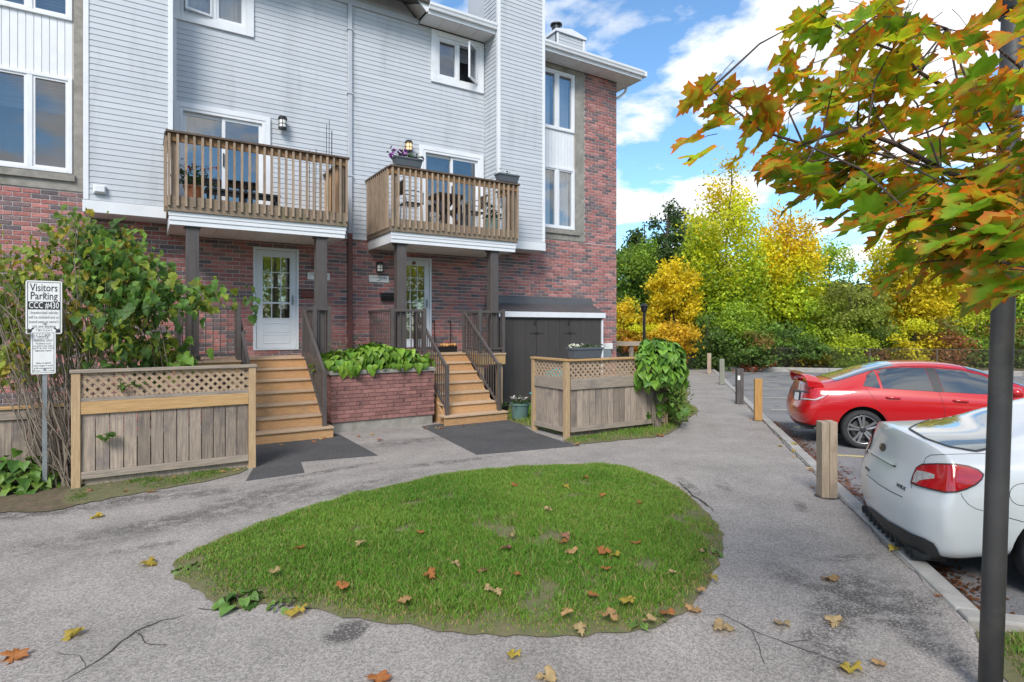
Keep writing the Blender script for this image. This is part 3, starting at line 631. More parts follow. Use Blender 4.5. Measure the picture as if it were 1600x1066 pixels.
# recessed siding
sw = wall_back('siding_wall', hl, 0.44, XP, 3.88, 9.0, YW, [LSL, LCS], MT['siding'])
siding(sw, 0.46, XP-0.035, 3.88, 8.98, YW, [(LSL[0]-0.1,LSL[1]+0.1,LSL[2],LSL[3]+0.1), (LCS[0]-0.13,LCS[1]+0.13,LCS[2]-0.13,LCS[3]+0.13)])
sw2 = wall_back('siding_wall', hr, XP, 7.21, 3.88, 9.0, YW, [RSL, RCS], MT['siding'])
siding(sw2, XP+0.035, 7.20, 3.88, 8.98, YW, [(RSL[0]-0.1,RSL[1]+0.1,RSL[2],RSL[3]+0.1), (RCS[0]-0.13,RCS[1]+0.13,RCS[2]-0.13,RCS[3]+0.13)])
patio_door(hl, *LSL, YW); patio_door(hr, *RSL, YW)
window(hl, *LCS, YW, trim=0.13, open_idx=0, behind='curtain'); window(hr, *RCS, YW, trim=0.13, open_idx=1, behind='half')
entry_door(hl, *LDOOR, YW, False); entry_door(hr, *RDOOR, YW, True)
# ---- right house brick
bw = wall_back('brick_wall', hr, XP, 8.60, 0, 3.88, YW, [RDOOR], MT['mortar'])
bricks(bw, XP, 8.60, 0, 3.87, YW, [RDOOR], lambda x, z: 3.9 < x < 6.9 and 1.5 < z < 3.7, 4)
bw = wall_back('brick_wall', hr, 8.60, 11.60, 0, 9.0, YW, [RWIN, (RWIN[0],RWIN[1],6.25,7.25), RWIN2], MT['mortar'])
bricks(bw, 8.60, 11.60, 0, 4.28, YW, [], lambda x, z: False, 5); bricks(bw, 10.40, 11.60, 4.28, 9.0, YW, [], lambda x, z: False, 6)
mb = MB()
for q in rects_minus(8.60, 10.40, 4.28, 9.0, [(RWIN[0]-0.02,RWIN[1]+0.02,4.5,8.87)]): mb.box(q[0], q[1], YW-0.025, YW-0.002, q[2], q[3])
mb.box(8.66, 10.2, YW-0.07, YW-0.026, 4.44, 4.56); obj('concrete_surround', mb, MT['concrete'], hr, bevel=0.006)
window(hr, *RWIN, YW, behind='curtain'); window(hr, *RWIN2, YW, behind='curtain')
# end, back and party walls close the volume
mb = MB(); mb.box(11.44, 11.595, YW+0.15, 21.0, 0, 9.0); mb.box(XP+0.08, 11.44, 20.85, 21.0, 0, 9.0); obj('end_wall', mb, MT['mortar'], hr)
mb = MB(); mb.box(-7.0, -6.85, YW+0.15, 21.0, 0, 9.0); mb.box(-6.85, XP-0.08, 20.85, 21.0, 0, 9.0); mb.box(XP-0.07, XP+0.07, YW+0.16, 20.84, 0, 9.6); obj('back_wall', mb, MT['mortar'], hl)
# end wall bricks (right side, seen from other positions)
def end_bricks():
    r = np.random.default_rng(9); mb = MB(); cols = []; px_, pz_ = BR_L+BR_J, BR_H+BR_J
    for k in range(112):
        for i in range(34):
            ya = YW+i*px_+(k%2)*px_/2
            if ya+BR_L > 21: continue
            q = MB(); brick_box(q, -(ya+BR_L), -ya, -11.607, -11.595, k*pz_, k*pz_+BR_H); mb.add([(-v[1],-v[0],v[2]) for v in q.v], [tuple(reversed(f)) for f in q.f]); cols.append(PAL[r.choice(8, p=PALW)])
    o = obj('brickwork', mb, MT['brick'], bpy.data.objects['end_wall']); set_col(o.data, np.repeat(np.array(cols), 8, axis=0)); stuff(o)
end_bricks()
# ---- roofs, eaves, gutters
def eave(house, x0, x1, yf=12.2, hip=False):
    e = obj('eave', MB().box(x0, x1, yf, YW-0.03, 9.02, 9.05), MT['soffit'], house)
    n_ = max(1, int((x1-x0)/0.4))
    for k in range(n_):
        a = x0+(x1-x0)*k/n_; mb = MB(); mb.box(a+0.004, a+(x1-x0)/n_-0.004, yf+0.02, YW-0.035, 9.005, 9.018); obj('soffit_panel', mb, MT['soffit'], e)
    mb = MB(); mb.box(x0, x1, yf-0.02, yf, 9.0, 9.22); obj('fascia', mb, MT['white'], e)
    # K-style gutter profile swept along x
    prof = [(yf-0.022,9.09),(yf-0.09,9.09),(yf-0.105,9.14),(yf-0.125,9.17),(yf-0.13,9.225),(yf-0.118,9.225),(yf-0.115,9.18),(yf-0.03,9.13),(yf-0.022,9.225)]
    mb = MB(); n2 = len(prof); mb.add([(x0-0.01,y,z) for y, z in prof]+[(x1+0.01,y,z) for y, z in prof], [(i,(i+1)%n2,n2+(i+1)%n2,n2+i) for i in range(n2)]+[tuple(range(n2-1,-1,-1)), tuple(range(n2,2*n2))]); obj('gutter', mb, MT['white'], e)
eave(hl, -7.3, -0.87); eave(hl, 0.45, 2.18); eave(hr, 5.44, 7.20); eave(hr, 8.61, 12.06)
# hip return at the right end
mb = MB(); mb.box(11.62, 12.06, YW-0.028, 21.4, 9.0, 9.05); mb.box(12.061, 12.09, 12.2, 21.4, 9.0, 9.22); obj('side_eave', mb, MT['soffit'], hr)
mb = MB(); mb.box(12.092, 12.2, 12.1, 21.4, 9.09, 9.225); obj('side_gutter', mb, MT['white'], hr)
mb = MB(); mb.tube([(12.12,12.85,9.08),(12.10,12.9,8.9),(11.9,12.95,8.72),(11.70,12.98,8.62),(11.66,12.98,8.4),(11.66,12.98,0.1)], 0.04, 8); obj('downspout', mb, MT['white'], hr)
# roof planes
def slab(mb, q, th=0.05):
    n_ = (Vector(q[1])-Vector(q[0])).cross(Vector(q[2])-Vector(q[0])).normalized()*th
    if n_.z < 0: n_ = -n_
    lo = [Vector(p) for p in q]; hi = [p+n_ for p in lo]; k = len(q); mb.add(lo+hi, [tuple(range(k-1,-1,-1)), tuple(range(k,2*k))]+[(i,(i+1)%k,k+(i+1)%k,k+i) for i in range(k)])
mb = MB(); slab(mb, [(XP,12.13,9.20),(12.12,12.13,9.20),(8.0,16.7,10.7),(XP,16.7,10.7)]); slab(mb, [(12.12,12.14,9.20),(12.12,21.4,9.20),(8.01,16.72,10.7)]); slab(mb, [(XP,16.72,10.7),(8.0,16.72,10.7),(12.1,21.4,9.2),(XP,21.4,9.2)])
# the roof stays clear of the chase
obj('roof', mb, MT['roof'], hr)
mb = MB(); slab(mb, [(-7.3,12.13,9.20),(XP-0.01,12.13,9.20),(XP-0.01,16.7,10.7),(-7.3,16.7,10.7)]); slab(mb, [(-7.3,16.72,10.7),(XP-0.01,16.72,10.7),(XP-0.01,21.4,9.2),(-7.3,21.4,9.2)]); obj('roof', mb, MT['roof'], hl)
# cross gable over the party wall (belongs half to each house; built on the left one)
GX0, GX1, GZ = 2.2, 5.42, 9.04
apex = GZ+(GX1-GX0)/2*0.98
mb = MB(); mb.add([(GX0,YW,GZ),(GX1,YW,GZ),((GX0+GX1)/2,YW,apex),(GX0,YW+0.1,GZ),(GX1,YW+0.1,GZ),((GX0+GX1)/2,YW+0.1,apex)], [(0,1,2),(5,4,3),(0,3,4,1),(1,4,5,2),(2,5,3,0)]); gb = obj('gable_wall', mb, MT['siding'], hl)
siding(gb, GX0, GX1, GZ+0.06, apex, YW, cut=lambda z: (GX0+(z+0.05-GZ)/0.98, GX1-(z+0.05-GZ)/0.98))
mb = MB(); mb.box(GX0, GX1, YW-0.06, YW+0.002, 8.96, 9.09); obj('band', mb, MT['grey_alu'], gb, bevel=0.01)
xm = (GX0+GX1)/2
for s_ in (-1, 1):
    xe = xm+s_*((GX1-GX0)/2+0.05); ze = GZ-0.05*0.98+0.16
    mb = MB(); slab(mb, [(xm,12.2,apex+0.16),(xe,12.2,ze),(xe,15.5,ze),(xm,15.5,apex+0.16)], 0.02); obj('rake_soffit', mb, MT['soffit'], gb)
    mb = MB(); slab(mb, [(xm,12.15,apex+0.24),(xe+s_*0.05,12.15,ze+0.03),(xe+s_*0.05,15.5,ze+0.03),(xm,15.5,apex+0.24)], 0.04); obj('rake_roof', mb, MT['roof'], gb)
    mb = MB(); mb.bar((xm,12.19,apex+0.10),(xe,12.19,ze-0.06), 0.03, 0.20, up=(0,0,1)); obj('rake_board', mb, MT['white'], gb)
# downspout on the party wall: grey above, red-brown below
mb = MB(); mb.box(XP-0.045, XP+0.045, YW-0.075, YW-0.012, 3.93, 9.0); dsp = obj('downspout', mb, MT['grey_alu'], hl, bevel=0.01)
mb = MB(); mb.box(XP-0.05, XP+0.05, YW-0.085, YW-0.014, 0.9, 3.96); obj('lower_pipe', mb, MT['red_paint'], dsp, bevel=0.012)
for zz in (1.9, 3.3, 5.2, 7.0, 8.4):
    mb = MB(); mb.box(XP-0.062, XP+0.062, YW-0.09, YW-0.010, zz, zz+0.03); obj('strap', mb, MT['grey_alu'] if zz > 4 else MT['red_paint'], dsp)
# white corner trim where the chase meets the recessed wall and dryer vent on left chase
v = Lp(156, 297, YC); mb = MB(); mb.box(v.x-0.09, v.x+0.09, YC-0.07, YC-0.014, v.z-0.07, v.z+0.07); mb.box(v.x-0.075, v.x+0.075, YC-0.10, YC-0.07, v.z-0.05, v.z+0.06); obj('dryer_vent', mb, MT['white'], hl, bevel=0.01)
mb = MB(); mb.box(0.441, 0.52, YW-0.03, YW-0.001, 3.9, 9.0); obj('inside_trim', mb, MT['white'], hl)
mb = MB(); mb.box(0.441, 7.2, YW-0.02, YW+0.002, 3.84, 3.885); obj('starter_strip', mb, MT['white'], hl)
# small sided chimney on the right roof
ch = obj('roof_chimney', MB().box(10.75, 11.85, 14.5, 15.2, 9.3, 11.05), MT['siding'], hr)
siding(ch, 10.82, 11.78, 9.6, 11.0, 14.5)
mb = MB(); mb.add([(10.70,14.44,11.02),(11.90,14.44,11.02),(11.90,15.26,11.02),(10.70,15.26,11.02),(10.70,14.44,11.10),(11.90,14.44,11.10),(11.90,15.26,11.10),(10.70,15.26,11.10),(11.3,14.44,11.22),(11.3,15.26,11.22)],
 [(3,2,1,0),(0,1,5,8,4),(2,3,7,9,6),(1,2,6,5),(3,0,4,7),(4,8,9,7),(5,6,9,8)]); obj('chimney_cap', mb, MT['white'], ch)
for a in (10.75, 11.78):
    mb = MB(); mb.box(a, a+0.07, 14.475, 14.56, 9.5, 11.01); obj('corner_trim', mb, MT['white'], ch)
mb = MB(); mb.lathe([(0.14,11.1),(0.14,11.42),(0.19,11.42),(0.19,11.46),(0.001,11.52)], 16, c=(11.0,14.85,0)); obj('flue', mb, MT['black'], ch)

# ================================================================== BALCONIES
YD = 11.2
mb = MB(); mb.box(-0.019, 0.019, -0.019, 0.019, 0, 1); BAL = mb.mesh('baluster', MT['deckwood'])
def balcony(x0, x1, label):
    b = thing('balcony', label, 'balcony', ((x0+x1)/2, 12.0, 3.6), group='wooden balconies over the front doors')
    # white boxed fascia with stepped moulding, soffit
    mb = MB(); mb.box(x0+0.03, x1-0.03, YD+0.06, YD+0.10, 3.62, 3.84); mb.box(x0+0.03, x0+0.07, YD+0.101, YW-0.03, 3.62, 3.84); mb.box(x1-0.07, x1-0.03, YD+0.101, 12.08 if x1 > 5 else YW-0.03, 3.62, 3.84); fa = obj('fascia', mb, MT['white'], b, bevel=0.004)
    mb = MB(); mb.box(x0+0.022, x1-0.022, YD+0.045, YD+0.059, 3.70, 3.838); obj('fascia_step', mb, MT['white'], fa)
    mb = MB(); mb.box(x0+0.012, x1-0.012, YD+0.034, YD+0.044, 3.77, 3.838); obj('fascia_step', mb, MT['white'], fa)
    n_ = 8
    for k in range(n_):
        a = x0+0.07+(x1-x0-0.14)*k/n_; mb = MB(); mb.box(a+0.004, a+(x1-x0-0.14)/n_-0.004, YD+0.101, 12.07 if (a > 7.0 or a < 0.4) else YW-0.03, 3.645, 3.66); obj('soffit_panel', mb, MT['soffit'], b)
    # deck boards
    k = 0; y = YD+0.08
    while y < YW-0.16:
        mb = MB(); mb.box(x0+0.04, (x1-0.04) if y < YC-0.16 else min(x1-0.04, 7.19), y, y+0.134, 4.06, 4.09); obj('deck_board', mb, MT['deckwood'], b); y += 0.14
    # rim boards
    mb = MB(); mb.box(x0, x1, YD, YD+0.033, 3.842, 4.10); obj('rim_board', mb, MT['deckrim'], b)
    mb = MB(); mb.box(x0, x0+0.035, YD+0.034, YW-0.02, 3.842, 4.10); obj('rim_board', mb, MT['deckrim'], b)
    mb = MB(); mb.box(x1-0.035, x1, YD+0.034, YC-0.05 if x1 > 5 else YW-0.02, 3.842, 4.10); obj('rim_board', mb, MT['deckrim'], b)
    # rails
    mb = MB(); mb.box(x0, x1, YD+0.002, YD+0.04, 5.00, 5.125); obj('upper_rail', mb, MT['deckrail'], b)
    mb = MB(); mb.box(x0-0.03, x1+0.03, YD-0.06, YD+0.09, 5.127, 5.165); obj('cap_rail', mb, MT['darkcap'], b, bevel=0.006)
    xL, xR = x0, x1; yb = YW-0.03
    for xx, ye in ((x0, yb if x0 > 1 else YC-0.04), (x1-0.038, YC-0.04 if x1 > 5 else yb)):
        mb = MB(); mb.box(xx, xx+0.038, YD+0.042, ye, 5.0, 5.125); obj('upper_rail', mb, MT['deckrail'], b)
        mb = MB(); mb.box(xx-0.045, xx+0.085, YD+0.092, ye, 5.127, 5.164); obj('cap_rail', mb, MT['darkcap'], b)
    # balusters
    n_ = 25
    for k in range(n_):
        xx = x0+0.02+(x1-x0-0.04)*k/(n_-1); inst('baluster', BAL, b, (xx, YD-0.0215, 3.925+random.uniform(-0.008,0.008)), (0,0,random.uniform(-0.05,0.05)), (1,1,1.195))
    for xx, ye in ((x0-0.021, yb if x0 > 1 else YC-0.06), (x1+0.021, YC-0.06 if x1 > 5 else yb)):
        m_ = int((ye-YD-0.1)/0.125)
        for k in range(m_): inst('baluster', BAL, b, (xx, YD+0.14+k*0.125, 3.925), (0,0,0), (1,1,1.195))
    # corner posts inside
    for xx in (x0+0.05, x1-0.05-0.09): mb = MB(); mb.box(xx, xx+0.09, YD+0.045, YD+0.135, 4.0, 5.12); obj('corner_post', mb, MT['deckwood'], b)
    # steel-clad columns
    for cx0 in ((0.60, 2.76) if x0 < 1 else (4.37, 6.57)):
        mb = MB(); mb.box(cx0, cx0+0.20, YD+0.12, YD+0.32, 1.335, 3.60); c = obj('column', mb, MT['brown'], b, bevel=0.008)
        mb = MB(); mb.box(cx0-0.025, cx0+0.225, YD+0.095, YD+0.345, 3.601, 3.644); obj('column_cap', mb, MT['brown'], c)
        mb = MB(); mb.box(cx0-0.02, cx0+0.22, YD+0.10, YD+0.34, 1.332, 1.40); obj('column_base', mb, MT['brown'], c)
        mb = MB(); mb.box(cx0+0.05, cx0+0.15, YD+0.113, YD+0.119, 1.45, 3.55); obj('column_flute', mb, MT['brown'], c)
    return b
MT['darkcap'] = M('dark_cap_wood', (0.125,0.085,0.06), (0.085,0.06,0.045), 8, (0.7,6,6), 0.8, 0.2)
MT['deckrim'] = M('mossy_rim_wood', (0.25,0.185,0.13), (0.17,0.13,0.095), 8, (0.7,6,6), 0.85, 0.25, 0.08, dirt=(0.12,0.115,0.05), dirt_scale=2.5, dirt_lo=0.5, dirt_hi=0.75)
balL = balcony(0.33, 3.31, 'long wooden balcony with bare cap rail beside the grey downspout')
balR = balcony(4.19, 7.21, 'wooden balcony with two flower boxes on its rail and bistro furniture')
# closed board screen at the right end of the left balcony
y = YD+0.15
while y < YW-0.18:
    mb = MB(); mb.box(3.24, 3.262, y, y+0.135, 4.1, 4.99); obj('screen_board', mb, MT['screenwood'] if 'screenwood' in MT else MT['stairwood'], balL); y += 0.14

# ================================================================== PORCH STAIRS
ZP = 1.33; NR = 7; RIS = ZP/NR; YT = 11.85; RUN = 0.275
mb = MB(); mb.box(-0.008, 0.008, -0.008, 0.008, 0, 1); SPIN = mb.mesh('baluster', MT['brown'])
def railing(th, a, b_, h=0.92, n_=None, posts=(True, True)):
    a, b_ = Vector(a), Vector(b_); d = b_-a; ln = Vector((d.x,d.y)).length
    up = Vector((0,0,1))
    mb = MB(); mb.bar(a+up*h, b_+up*h, 0.05, 0.055); r_ = obj('railing', mb, MT['brown'], th, bevel=0.006)
    mb = MB(); mb.bar(a+up*0.10, b_+up*0.10, 0.035, 0.035); obj('bottom_rail', mb, MT['brown'], r_)
    n_ = n_ or max(2, int(ln/0.105))
    for k in range(n_):
        p = a+d*((k+0.5)/n_); inst('baluster', SPIN, r_, (p.x,p.y,p.z+0.10), (0,0,0), (1,1,h-0.10))
    for q, on in ((a, posts[0]), (b_, posts[1])):
        if on: mb = MB(); mb.box(q.x-0.035, q.x+0.035, q.y-0.035, q.y+0.035, q.z-0.0, q.z+h+0.06); obj('newel_post', mb, MT['brown'], r_, bevel=0.006)
    return r_
def porch(x0, x1, p0, p1, label):
    s = thing('porch_stairs', label, 'stairs', ((x0+x1)/2, 11.2, 0), group='wooden porch stairs')
    for k in range(NR-1):    # tread k is at height (k+1)*RIS
        yf = YT-RUN*(NR-1-k); z = (k+1)*RIS; wid = 0.10 if k == 0 else 0.0
        mb = MB(); mb.box(x0-wid, x1+wid, yf-0.03, yf+RUN-0.002 if k < NR-1 else yf+RUN, z-0.035, z); obj('tread', mb, MT['treadwood'], s, bevel=0.006)
        mb = MB(); mb.box(x0-wid+0.01, x1+wid-0.01, yf, yf+0.025, z-RIS+0.001, z-0.036); obj('riser', mb, MT['stairwood'], s)
    mb = MB(); mb.box(x0+0.01, x1-0.01, YT, YT+0.025, ZP-RIS+0.001, ZP-0.036); obj('riser', mb, MT['stairwood'], s)
    # closed stringers
    for xx in (x0-0.002, x1-0.036):
        q = [(YT-RUN*(NR-1)+0.03,0),(YT+0.03,0),(YT+0.03,ZP-0.04)]
        for k in range(NR-1, 0, -1): pass
        mb = MB(); vs = [(xx,y,z) for y, z in q]+[(xx+0.036,y,z) for y, z in q]; mb.add(vs, [(0,1,2),(5,4,3),(0,3,4,1),(1,4,5,2),(2,5,3,0)]); obj('stringer', mb, MT['stairwood'], s)
    # landing boards: across the back, then the wings forward
    y = YT-0.03
    while y < YW-0.15:
        mb = MB(); mb.box(x0, x1, y, y+0.136, ZP-0.035, ZP); obj('landing_board', mb, MT['treadwood'], s); y += 0.14
    for wa, wb in ((p0, x0-0.004), (x1+0.004, p1)):
        y = YD
        while y < YW-0.15:
            mb = MB(); mb.box(wa, wb, y, y+0.136, ZP-0.035, ZP); obj('landing_board', mb, MT['treadwood'], s); y += 0.14
        mb = MB(); mb.box(wa+0.01, wb-0.01, YD+0.02, YD+0.06, ZP-0.25, ZP-0.037); obj('rim_joist', mb, MT['newrail'], s)
        mb = MB()
        for xx in (wa+0.01, wb-0.05): mb.box(xx, xx+0.04, YD+0.061, YW-0.03, ZP-0.25, ZP-0.037)
        obj('rim_joist', mb, MT['newrail'], s)
        for xx in (wa+0.05, wb-0.15): mb = MB(); mb.box(xx, xx+0.10, YD+0.08, YD+0.18, 0, ZP-0.25); obj('support_post', mb, MT['newwood'], s)
    # railings
    zb = RIS; yb = YT-RUN*(NR-1)+0.12
    for xx in (x0+0.02, x1-0.03):
        railing(s, (xx, YT+0.03, ZP), (xx, yb, zb), 0.92, 16)
    railing(s, (x0-0.04, YD+0.07, ZP), (p0+0.04, YD+0.07, ZP), 0.92, None, (True, True)); railing(s, (x1+0.04, YD+0.07, ZP), (p1-0.04, YD+0.07, ZP), 0.92, None, (True, True))
    railing(s, (x0-0.02, YT-0.02, ZP), (x0-0.02, YD+0.10, ZP), 0.92, None, (False, False)); railing(s, (x1+0.02, YT-0.02, ZP), (x1+0.02, YD+0.10, ZP), 0.92, None, (False, False))
    railing(s, (p0+0.04, YD+0.12, ZP), (p0+0.04, YW-0.05, ZP), 0.92, None, (False, False)); railing(s, (p1-0.04, YD+0.12, ZP), (p1-0.04, YW-0.05, ZP), 0.92, None, (False, False))
    return s
porch(1.45, 2.68, 0.45, 3.02, 'wooden stairs between the lattice fence and the brick planter, up to the panelled white door')
porch(4.98, 6.22, 4.20, 6.90, 'wooden stairs beside the green flower pot, up to the door with a long glass')

# ================================================================== BRICK PLANTER
PX0, PX1, PY0, PY1 = 2.84, 4.86, 10.6, 11.18
pl = thing('brick_planter', 'low red brick planter with stone cap between the two stairs', 'planter', ((PX0+PX1)/2, 10.9, 0))
mb = MB(); mb.box(PX0+0.03, PX1-0.03, PY0+0.03, PY1, 0.0, 0.18); obj('concrete_base', mb, MT['concrete'], pl)
mb = MB()
for q in ((PX0+0.012,PX1-0.012,PY0+0.012,PY0+0.11),(PX0+0.012,PX1-0.012,PY1-0.1,PY1-0.012),(PX0+0.012,PX0+0.11,PY0+0.111,PY1-0.101),(PX1-0.11,PX1-0.012,PY0+0.111,PY1-0.101)): mb.box(*q, 0.18, 1.04)
MT['planter_mortar'] = M('stained_mortar', (0.26,0.16,0.15), (0.20,0.10,0.095), 10, rough=0.9)
pw = obj('brick_wall', mb, MT['planter_mortar'], pl)
MT['pbrick'] = M('stained_brick', (0.31,0.145,0.125), (0.23,0.108,0.095), 12, rough=0.85, bump=0.4, rnd=0.28, dirt=(0.07,0.045,0.04), dirt_scale=1.6, dirt_lo=0.55, dirt_hi=0.72)
mb = MB(); brick_box(mb, 0, 1, -0.012, 0, 0, 0.064); PB = mb.mesh('brick', MT['pbrick'])
for k in range(12):
    z = 0.185+k*0.0715
    for i in range(-1, 10):
        a = max(PX0, PX0+i*0.235+(k%2)*0.1175); b_ = min(PX1, PX0+i*0.235+(k%2)*0.1175+0.226)
        if b_-a > 0.03: inst('brick', PB, pw, (a, PY0+0.012+random.uniform(-0.002,0.002), z), scale=(b_-a,1,1))
    for i in range(3):
        for sx_, rz in ((PX0+0.012, R(-90)), (PX1-0.012, R(90))):
            a = PY0+0.01+i*0.195; 
            if rz < 0: inst('brick', PB, pw, (sx_, a+0.185, z), (0,0,rz), (0.185,1,1))
            else: inst('brick', PB, pw, (sx_, a, z), (0,0,rz), (0.185,1,1))
for a, b_ in ((PX0-0.03, PX0+0.66), (PX0+0.67, PX0+1.40), (PX0+1.41, PX1+0.03)):
    mb = MB(); mb.box(a, b_-0.004, PY0-0.03, PY0+0.22, 1.042, 1.12); obj('cap_stone', mb, MT['concrete'], pl, bevel=0.012)
for a in (PX0-0.03, PX1-0.2): mb = MB(); mb.box(a, a+0.23, PY0+0.224, PY1, 1.042, 1.115); obj('cap_stone', mb, MT['concrete'], pl, bevel=0.012)
mb = MB(); mb.box(PX0+0.11, PX1-0.11, PY0+0.11, PY1-0.1, 0.2, 1.05); obj('soil', mb, MT['soil'], pl)

# ================================================================== FENCES
def plank_fence(root, a, b_, zt=1.40, nplanks=13, mid='newrail', post_ends=(True, True), z0=0.10, lattice=True, plank='greywood', first_post='newwood', flip=1):
    a = Vector((a[0],a[1],0)); b_ = Vector((b_[0],b_[1],0)); d = (b_-a); L_ = d.length; d.normalize(); ang = math.atan2(d.y, d.x); q = Vector((d.y,-d.x,0))*flip   # q faces the viewer
    M4 = Matrix.Translation(a) @ Matrix.Rotation(ang, 4, 'Z')   # local x along, -y towards viewer
    s = -1 if flip == 1 else 1
    def bx(x0, x1, y0, y1, z0_, z1_): mb_ = MB(); mb_.box(x0,x1,min(y0*s,y1*s),max(y0*s,y1*s),z0_,z1_,M4); return mb_
    for on, x in ((post_ends[0], 0.0), (post_ends[1], L_)):
        if on: obj('post', bx(x-0.045, x+0.045, -0.045, 0.045, -0.02, zt-0.04), MT[first_post], root, bevel=0.006)
    i0 = 0.046 if post_ends[0] else 0.0; i1 = L_-(0.046 if post_ends[1] else 0.0)
    obj('cap_rail', bx(-0.06, L_+0.06, -0.06, 0.06, zt-0.038, zt), MT['greyrail'] if mid == 'newrail' else MT['newrail'], root, bevel=0.006)
    if lattice:
        obj('lattice_bottom_rail', bx(i0, i1, -0.02, 0.035, zt-0.38, zt-0.335), MT['greyrail'], root)
        mbl = MB(); zl0, zl1 = zt-0.335, zt-0.04; hgt = zl1-zl0; st = 0.105
        for dirn, yy in ((1, 0.004), (-1, 0.012)):
            x = i0-hgt
            while x < i1:
                xa, xb, za, zb = x, x+hgt, (zl0 if dirn == 1 else zl1), (zl1 if dirn == 1 else zl0)
                if xa < i0: f = (i0-xa)/hgt; za = za+(zb-za)*f; xa = i0
                if xb > i1: f = (i1-xa)/(xb-xa); zb = za+(zb-za)*f; xb = i1
                if xb-xa > 0.02:
                    p0, p1 = M4 @ Vector((xa,yy*s,za)), M4 @ Vector((xb,yy*s,zb)); mbl.bar(p0, p1, 0.007, 0.036)
                x += st
        # clip ends flush under rails is hidden by the rails in front
        stuff(obj('lattice_panel', mbl, MT['lattice'], root))
        obj('middle_rail', bx(i0, i1, -0.02, 0.038, zt-0.53, zt-0.382), MT[mid], root, bevel=0.004)
        ztop = zt-0.531
    else:
        obj('middle_rail', bx(i0, i1, -0.02, 0.038, zt-0.16, zt-0.042), MT[mid], root); ztop = zt-0.16
    obj('bottom_rail', bx(i0, i1, -0.02, 0.036, z0, z0+0.085), MT['greyrail'], root, bevel=0.004)
    w_ = (i1-i0)/nplanks
    for k in range(nplanks):
        g = random.uniform(0.003, 0.007); obj('plank', bx(i0+k*w_+g, i0+(k+1)*w_-g, -0.012+random.uniform(-0.003,0.003), 0.008, z0+0.087, ztop-0.002), MT[plank], root)
    return root
fl = thing('lattice_fence', 'straight lattice-topped plank fence with an orange-brown middle rail beside the grape-leaved bush', 'fence', (0.28, 8.6, 0), group='lattice fences')
plank_fence(fl, (-0.68, 8.6), (1.24, 8.6), 1.40, 13)
mb = MB(); mb.box(-0.6, 1.2, 8.62, 8.68, -0.02, 0.09); obj('ground_board', mb, MT['greywood'], fl)
fb = thing('plank_fence', 'low grey plank fence set back behind the vines', 'fence', (-3.0, 9.2, 0))
plank_fence(fb, (-5.5, 9.2), (-0.72, 9.2), 0.95, 32, 'greyrail', lattice=False, first_post='greywood')
fr = thing('corner_lattice_fence', 'L-shaped lattice fence carrying a grey flower box and a climbing vine', 'fence', (6.13, 7.98, 0), group='lattice fences')
plank_fence(fr, (6.13, 8.95), (6.13, 7.98), 1.36, 5, 'greyrail', (True, True))
plank_fence(fr, (6.19, 7.96), (8.42, 7.90), 1.36, 16, 'greyrail', (False, True))
plank_fence(fr, (8.46, 7.96), (10.3, 9.6), 1.30, 16, 'greyrail', (False, True))
mb = MB(); mb.box(6.2, 8.4, 8.0, 8.06, -0.02, 0.095); obj('ground_board', mb, MT['greywood'], fr)

# ================================================================== SHED AGAINST THE WALL
sh = thing('garden_shed', 'dark brown lean-to shed with strap hinges and white-edged sloping lid', 'shed', (8.95, 12.4, 0))
SX0, SX1, SY = 7.32, 10.58, 12.2
mb = MB(); mb.box(SX0, SX0+0.05, SY+0.03, YW-0.02, 0, 2.15); mb.box(SX1-0.05, SX1, SY+0.03, YW-0.02, 0, 2.15); obj('side_wall', mb, MT['shed'], sh)
nd = 3; dw = (SX1-SX0-0.06)/nd
for k in range(nd):
    a = SX0+0.03+k*dw; mb = MB(); mb.box(a+0.006, a+dw-0.006, SY+0.0, SY+0.03, 0.04, 2.12); dd = obj('door', mb, MT['shed'], sh, bevel=0.003)
    for i in range(3):
        mb = MB(); w_ = (dw-0.012)/3; mb.box(a+0.006+i*w_+0.003, a+0.006+(i+1)*w_-0.003, SY-0.010, SY-0.001, 0.05, 2.11); obj('door_board', mb, MT['shed'], dd)
    hx = a+0.02 if k else a+dw-0.03
    for zz in (0.45, 1.05, 1.75):
        for sgn in ((1,-1) if k == 1 else (-1,) if k == 0 else (1,)):
            x_ = a if sgn == 1 else a+dw
            mb = MB(); mb.add([(x_+sgn*0.01,SY-0.016,zz-0.035),(x_+sgn*0.05,SY-0.016,zz-0.035),(x_+sgn*0.06,SY-0.016,zz-0.012),(x_+sgn*0.20,SY-0.016,zz-0.008),(x_+sgn*0.22,SY-0.016,zz),(x_+sgn*0.20,SY-0.016,zz+0.008),(x_+sgn*0.06,SY-0.016,zz+0.012),(x_+sgn*0.05,SY-0.016,zz+0.035),(x_+sgn*0.01,SY-0.016,zz+0.035)], [tuple(range(9))]); 
            n9 = len(mb.v); mb.add([(v[0],SY-0.011,v[2]) for v in mb.v[:9]], [tuple(range(8,-1,-1))]); mb.f += [(i,(i+1)%9,9+(i+1)%9,9+i) for i in range(9)]
            obj('hinge', mb, MT['black'], dd)
    if k < 2: mb = MB(); mb.box(a+dw-0.07, a+dw-0.05, SY-0.03, SY-0.011, 1.95, 2.06); obj('bolt', mb, MT['black'], dd)
